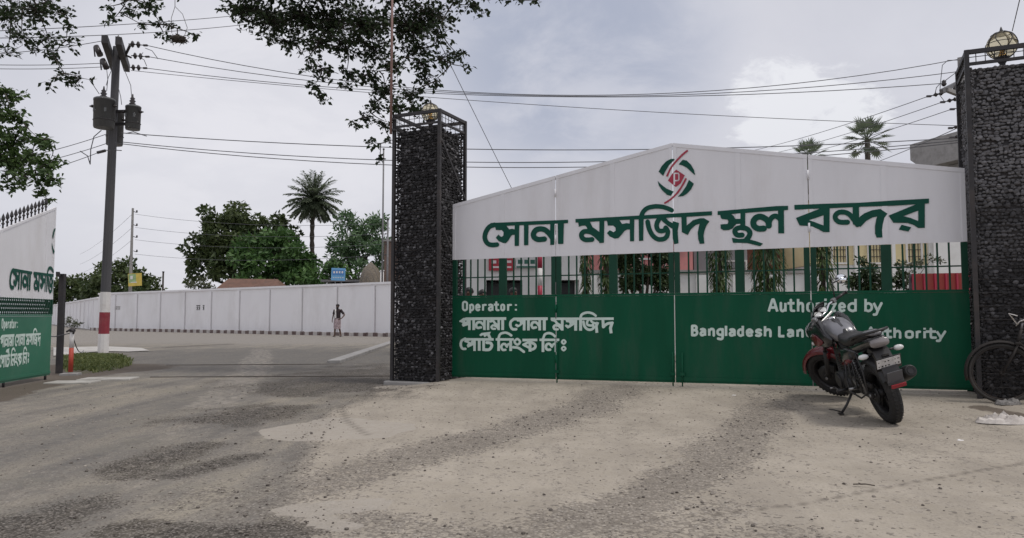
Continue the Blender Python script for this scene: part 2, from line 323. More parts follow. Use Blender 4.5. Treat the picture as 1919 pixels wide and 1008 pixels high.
def build_ground():
    xs = axis_pts([(-900, -120, 60), (-120, -40, 8), (-40, -14, .8), (-14, -7, .16), (-7, 7.6, .055), (7.6, 16, .3), (16, 60, 4), (60, 900, 60)])
    ys = axis_pts([(-60, 0, 6), (0, 2.6, .3), (2.6, 9, .055), (9, 14, .09), (14, 34, .22), (34, 80, 1.5), (80, 200, 12), (200, 1600, 100)])
    X, Y = np.meshgrid(xs, ys); Z = ground_z(X, Y)
    near = np.exp(-((X + 1) / 14) ** 2)
    Z = Z + (vnoise(X, Y, 3, 4, .9) - .5) * .018 * sstep(40, 20, Y)
    # the kerbed island under the pole is a few centimetres higher
    wob = (vnoise(X, Y, 5, 4, 1.6) - .5) * 1.5
    tar = caps_mask(X, Y, TAR, wob * .9, 1.15); grav = caps_mask(X, Y, GRAV, wob * .6, 1.0); pale = caps_mask(X, Y, PALE, wob * .7, .25); asp = caps_mask(X, Y, ASPH, wob * .5, 1.0)
    soil = caps_mask(X, Y, SOIL, wob * .5); crack = caps_mask(X, Y, CRACK, wob * .3)
    ins = inside(X, Y, APRON); ed = edge_dist(X, Y, APRON, True); sdist = np.where(ins, ed, -ed) + (vnoise(X, Y, 8, 4, 1.3) - .5) * .35
    apron = sstep(-.07, .07, sdist) * sstep(14, 12, Y)
    far = sstep(26.5, 32, Y + (vnoise(X, Y, 9, 3, .3) - .5) * 2)          # dusty road beyond
    rim = np.exp(-(sdist / .16) ** 2) * sstep(14, 10, Y)
    asp = asp * (1 - apron); grav = np.maximum(grav, .55 * rim)
    broad = vnoise(X, Y, 21, 4, .35)
    n = X.size; vs = np.stack([X.ravel(), Y.ravel(), Z.ravel()], 1)
    ny, nx = X.shape; i = np.arange(n).reshape(ny, nx)
    fs = np.stack([i[:-1, :-1].ravel(), i[:-1, 1:].ravel(), i[1:, 1:].ravel(), i[1:, :-1].ravel()], 1)
    me = bpy.data.meshes.new('ground'); me.vertices.add(n); me.vertices.foreach_set('co', vs.ravel()); me.loops.add(fs.size); me.loops.foreach_set('vertex_index', fs.ravel().astype(np.int32))
    me.polygons.add(len(fs)); me.polygons.foreach_set('loop_start', np.arange(0, fs.size, 4, dtype=np.int32)); me.polygons.foreach_set('loop_total', np.full(len(fs), 4, dtype=np.int32)); me.update(); me.validate()
    me.polygons.foreach_set('use_smooth', [True] * len(me.polygons))
    for nm, arr in (('wear_a', (grav, tar, pale, asp)), ('wear_b', (soil, crack, apron, far))):
        a = me.color_attributes.new(nm, 'FLOAT_COLOR', 'POINT'); a.data.foreach_set('color', np.stack([c.ravel() for c in arr], 1).astype(np.float32).ravel())
    me.materials.append(ground_mat()); o = bpy.data.objects.new('ground', me); COL.objects.link(o); props(o, kind='structure')
    return (X, Y, Z, grav, tar, apron, asp, pale, rim)
def ground_mat():
    m, nt, b = nodes('dusty_road_surface'); N, L = nt.nodes, nt.links
    geo = N.new('ShaderNodeNewGeometry')
    def attr(nm):
        a = N.new('ShaderNodeAttribute'); a.attribute_name = nm; s = N.new('ShaderNodeSeparateColor'); L.new(a.outputs['Color'], s.inputs[0]); return [s.outputs[0], s.outputs[1], s.outputs[2], a.outputs['Alpha']]
    grav, tar, pale, asp = attr('wear_a'); soil, crack, apron, far = attr('wear_b')
    def noise(sc, det=6, rough=.6, vec=None):
        n = N.new('ShaderNodeTexNoise'); n.inputs['Scale'].default_value = sc; n.inputs['Detail'].default_value = det; n.inputs['Roughness'].default_value = rough; L.new(vec or geo.outputs['Position'], n.inputs['Vector']); return n.outputs[0]
    def mth(op, a, b_=None, cl=False):
        n = N.new('ShaderNodeMath'); n.operation = op; n.use_clamp = cl
        for i, v in enumerate((a, b_)):
            if v is None: continue
            if isinstance(v, (int, float)): n.inputs[i].default_value = v
            else: L.new(v, n.inputs[i])
        return n.outputs[0]
    def mr(x, a, b_, c=0.0, d=1.0):
        n = N.new('ShaderNodeMapRange'); n.interpolation_type = 'SMOOTHSTEP'; L.new(x, n.inputs[0])
        for k, v in zip((1, 2, 3, 4), (a, b_, c, d)): n.inputs[k].default_value = v
        return n.outputs[0]
    def mix(f, a, b_, bt='MIX'):
        n = N.new('ShaderNodeMix'); n.data_type = 'RGBA'; n.blend_type = bt
        if isinstance(f, (int, float)): n.inputs[0].default_value = f
        else: L.new(f, n.inputs[0])
        for k, v in ((6, a), (7, b_)):
            if isinstance(v, tuple): n.inputs[k].default_value = (*v, 1)
            else: L.new(v, n.inputs[k])
        return n.outputs[2]
    def vor(sc, rnd=1.0):
        n = N.new('ShaderNodeTexVoronoi'); n.inputs['Scale'].default_value = sc; n.inputs['Randomness'].default_value = rnd; L.new(geo.outputs['Position'], n.inputs['Vector']); return n
    fine, midn, big = noise(55, 5, .7), noise(9, 7, .65), noise(1.3, 6, .6)
    # base layers
    dust = mix(mr(big, .3, .7), (.335, .295, .240), (.440, .390, .322)); dust = mix(mr(midn, .35, .7, 0, .35), dust, (.44, .395, .34))
    mp = N.new('ShaderNodeMapping'); mp.inputs['Rotation'].default_value = (0, 0, R(-12)); mp.inputs['Scale'].default_value = (2.6, .55, 1); L.new(geo.outputs['Position'], mp.inputs[0]); streak = noise(1.0, 7, .62, mp.outputs[0])
    mp2 = N.new('ShaderNodeMapping'); mp2.inputs['Rotation'].default_value = (0, 0, R(24)); mp2.inputs['Scale'].default_value = (2.4, .5, 1); L.new(geo.outputs['Position'], mp2.inputs[0]); streak2 = noise(1.0, 7, .62, mp2.outputs[0])
    road = mix(mr(midn, .3, .7), (.185, .170, .150), (.290, .264, .225)); road = mix(mr(streak, .46, .62, 0, .85), road, (.350, .312, .250)); road = mix(mr(streak, .47, .33, 0, .75), road, (.135, .126, .115))
    road = mix(mr(big, .5, .68, 0, .45), road, (.270, .248, .195))
    dust = mix(mr(streak2, .52, .36, 0, .32), dust, (.255, .225, .19))
    c = mix(apron, road, dust)
    c = mix(mth('MULTIPLY', asp, mr(midn, .2, .75, 1.0, .6)), c, (.118, .115, .110))
    c = mix(mth('MULTIPLY', far, .85), c, mix(mr(midn, .35, .7), (.27, .250, .225), (.36, .335, .305)))
    # small stones showing through the dust
    v1, v2 = vor(48), vor(95)
    def stones(v, lo, hi):
        s = N.new('ShaderNodeSeparateColor'); L.new(v.outputs['Color'], s.inputs[0])
        r = N.new('ShaderNodeValToRGB'); r.color_ramp.elements[0].position = 0; r.color_ramp.elements[0].color = (*lo, 1); r.color_ramp.elements[1].position = 1; r.color_ramp.elements[1].color = (*hi, 1)
        e = r.color_ramp.elements.new(.5); e.color = (.255, .225, .195, 1); L.new(s.outputs[0], r.inputs[0]); return mix(mr(v.outputs['Distance'], .25, .62, 0, .7), r.outputs[0], (.10, .085, .07)), s.outputs[1]
    st1, rnd1 = stones(v1, (.075, .065, .058), (.47, .43, .38)); st2, rnd2 = stones(v2, (.06, .052, .045), (.40, .36, .315))
    gm = mth('ADD', mth('MULTIPLY', grav, .95), mth('MULTIPLY', mth('SUBTRACT', midn, .5), .9))
    show = mr(mth('ADD', gm, mth('MULTIPLY', mth('SUBTRACT', rnd1, .5), .75)), .45, .60)
    c = mix(mth('MULTIPLY', show, .58), c, st1)
    # scattered specks everywhere
    rdm = mth('SUBTRACT', 1.0, apron); sp = mth('MULTIPLY', mr(mth('ADD', rnd2, mth('MULTIPLY', rdm, .24)), .72, .80), mr(midn, .30, .60)); c = mix(mth('MULTIPLY', mth('MULTIPLY', sp, mth('ADD', mth('MAXIMUM', rdm, grav), .35, True)), .62), c, st2)
    sp2 = mth('MULTIPLY', mr(rnd1, .93, .95), .75); c = mix(sp2, c, st1)
    # bitumen with loose chippings
    tm = mth('ADD', mth('MULTIPLY', tar, 1.02), mth('MULTIPLY', mth('SUBTRACT', midn, .5), 1.5)); tm = mth('ADD', tm, mth('MULTIPLY', mth('SUBTRACT', streak, .5), 1.7)); tm = mr(mth('ADD', tm, mth('MULTIPLY', mth('SUBTRACT', rnd2, .5), .6)), .22, .68)
    tarc = mix(mr(rnd2, .74, .84), mix(mr(fine, .3, .7), (.014, .011, .009), (.050, .041, .033)), (.24, .215, .19)); tarc = mix(mr(midn, .3, .7, 0, .45), tarc, c); c = mix(mth('MULTIPLY', tm, .95), c, tarc)
    pm = mr(mth('ADD', pale, mth('MULTIPLY', mth('SUBTRACT', midn, .5), .35)), .4, .55); c = mix(mth('MULTIPLY', pm, .85), c, mix(mr(midn, .3, .7), (.375, .335, .285), (.42, .38, .33)))
    sm = mr(mth('ADD', soil, mth('MULTIPLY', mth('SUBTRACT', midn, .5), .8)), .3, .65); c = mix(mth('MULTIPLY', sm, .85), c, mix(mr(fine, .3, .7), (.075, .058, .044), (.14, .112, .088)))
    c = mix(mr(fine, .58, .74, 0, .35), c, mix(.5, c, (1.5, 1.5, 1.5), 'MULTIPLY')); c = mix(mth('MULTIPLY', crack, .75), c, (.10, .085, .07))
    c = mix(mr(fine, .25, .75, .0, .28), c, mix(.5, c, (.12, .10, .085), 'MULTIPLY'))
    L.new(c, b.inputs['Base Color']); b.inputs['Roughness'].default_value = .92; b.inputs['Specular IOR Level'].default_value = .25
    hgt = mth('ADD', mth('MULTIPLY', fine, .35), mth('MULTIPLY', midn, .5)); hgt = mth('SUBTRACT', hgt, mth('MULTIPLY', mth('MULTIPLY', v1.outputs['Distance'], mth('MAXIMUM', show, tm)), .6))
    bp = N.new('ShaderNodeBump'); bp.inputs['Strength'].default_value = .7; bp.inputs['Distance'].default_value = .02; L.new(hgt, bp.inputs['Height']); L.new(bp.outputs[0], b.inputs['Normal'])
    return m
GRID = build_ground()
def scatter_stones():
    X, Y, Z, grav, tar, apron, asp, pale, rim = GRID; rg = random.Random(4); mb = MB(); tone = []
    ok = np.argwhere((Y > 2.7) & (Y < 12.5) & (np.abs(X) < 7.5) & (np.abs(X) < Y * .72 + .3)); w = np.array([.10 + 1.1 * grav[i, j] + 1.3 * tar[i, j] + .55 * rim[i, j] * (Y[i, j] < 9) for i, j in ok]); w = w / w.sum()
    for k in np.random.RandomState(2).choice(len(ok), 5200, p=w):
        i, j = ok[k]; r = min(.013, .0030 * math.exp(abs(rg.gauss(0, .75)))); x, y = X[i, j] + rg.uniform(-.04, .04), Y[i, j] + rg.uniform(-.04, .04)
        mb.rock((x, y, Z[i, j] + r * .35), (r, r, r * .65), rng=rg); t = rg.random() ** 1.3; tone += [t * (.5 if tar[i, j] > .5 else .9)] * 20
    m, nt, b = nodes('loose_stone'); a = nt.nodes.new('ShaderNodeAttribute'); a.attribute_name = 'tone'; mx = nt.nodes.new('ShaderNodeMix'); mx.data_type = 'RGBA'
    mx.inputs[6].default_value = (.075, .063, .054, 1); mx.inputs[7].default_value = (.40, .36, .31, 1); nt.links.new(a.outputs['Fac'], mx.inputs[0]); nt.links.new(mx.outputs[2], b.inputs['Base Color']); b.inputs['Roughness'].default_value = .9
    o = mb.build('gravel', m, tone=tone); props(o, 'loose gravel chippings scattered over the dusty road', 'gravel', kind='stuff')
scatter_stones()
def gz(x, y): return float(ground_z(x, y)) + (float(vnoise(np.array([x], float), np.array([y], float), 3, 4, .9)[0]) - .5) * .018

# grass island, kerb strip, slab, rails across the road
def grass_island():
    rg = random.Random(9); outl = G2([(108, 690), (112, 668), (150, 662), (215, 664), (248, 672), (250, 684), (225, 692), (170, 700), (130, 704)])
    xs = [p[0] for p in outl]; ys = [p[1] for p in outl]; cx, cy = sum(xs) / len(xs), sum(ys) / len(ys); mb = MB(); tone = []; n = 0
    base = MB(); ring = []
    for q in range(48):
        t = q / 48 * len(outl); i = int(t); f = t - i; a, b = outl[i], outl[(i + 1) % len(outl)]; ring.append((a[0] + (b[0] - a[0]) * f, a[1] + (b[1] - a[1]) * f))
    vs = [(cx, cy, .045)]; fs = []
    for k, (r, h) in enumerate(((.35, .038), (.7, .025), (.92, .008), (1.04, -.03))):
        for (x, y) in ring: vs.append((cx + (x - cx) * r, cy + (y - cy) * r, h + rg.uniform(-.012, .012)))
    for q in range(48):
        fs.append((0, 1 + q, 1 + (q + 1) % 48))
        for k in range(3): a = 1 + k * 48; fs.append((a + q, a + 48 + q, a + 48 + (q + 1) % 48, a + (q + 1) % 48))
    base.add(vs, fs, True); o = base.build('grass_verge', mat('verge_soil', (.085, .075, .045), .95, var=.3, scale=5)); props(o, kind='structure')
    base_z = lambda x, y: .045 * max(0, 1 - .75 * ((x - cx) / (max(xs) - cx)) ** 2 - .5 * ((y - cy) / (max(ys) - cy)) ** 2)
    while n < 11000:
        x, y = rg.uniform(min(xs), max(xs)), rg.uniform(min(ys), max(ys))
        if not inside(np.array([x]), np.array([y]), outl)[0]: continue
        if mnoise.noise((x * .9, y * .5, 3)) < -.30 or edge_dist(np.array([x]), np.array([y]), outl, True)[0] < .55 * rg.random() ** 1.3: n += .5; continue
        n += 1; h = rg.uniform(.025, .065) * (1.3 if rg.random() < .1 else 1); a = rg.random() * 6.28; w = rg.uniform(.012, .026); lx, ly = rg.uniform(-.07, .07), rg.uniform(-.07, .07); dx, dy = math.cos(a) * w, math.sin(a) * w
        mb.add([(x - dx, y - dy, base_z(x, y) - .02), (x + dx, y + dy, base_z(x, y) - .02), (x + lx * .5 + dx * .7, y + ly * .5 + dy * .7, base_z(x, y) + h * .6), (x + lx, y + ly, base_z(x, y) + h)], [(0, 1, 2), (0, 2, 3)]); tone += [rg.random()] * 2
    o = mb.build('grass', M['grass_leaf'], tone=tone); props(o, 'short green grass growing round the foot of the utility pole', 'grass', kind='stuff')
grass_island()
def strips():
    a, b = gnd(625, 681), gnd(742, 640.5); mb = MB(); mb.span((a.x, a.y, .01), (b.x, b.y, .01), (0, 0, 1), .30, .13, .02)
    props(mb.build('kerb', M['concrete']), kind='structure')
    mb = MB(); c = gnd(203, 711); mb.box((c.x, c.y, .0), (.85, .50, .05), Matrix.Rotation(.15, 3, 'Z'), .012); mb.box((c.x - .25, c.y - .62, -.004), (.7, .45, .05), Matrix.Rotation(.1, 3, 'Z'), .01)
    props(mb.build('concrete_slab', mat('pale_slab', (.42, .40, .37), .85, var=.2, scale=4, dirt=(.2, .18, .15), dirt_amt=.6)), kind='structure')
    m = mat('rusty_channel', (.07, .055, .045), .7, .3, var=.3, scale=9)
    mb = MB()
    for (p, q) in (((312, 684.5), (640, 682.5)), ((282, 707), (738, 705))):
        a, b = gnd(*p), gnd(*q); mb.span((a.x, a.y, -.004), (b.x, b.y, -.004), (0, 0, 1), .05, .03)
    props(mb.build('gate_track', m), kind='structure')
    # pale concrete forecourt edges beside the pole
    mb = MB(); pts = G2([(100, 652), (200, 650), (265, 653), (280, 658), (240, 660), (190, 659), (100, 668)]); mb.add([(x, y, .022) for x, y in pts], [tuple(range(len(pts)))])
    props(mb.build('pavement', mat('pale_pavement', (.47, .45, .42), .9, var=.15, scale=2, dirt=(.25, .22, .19), dirt_amt=.5)), kind='structure')
strips()

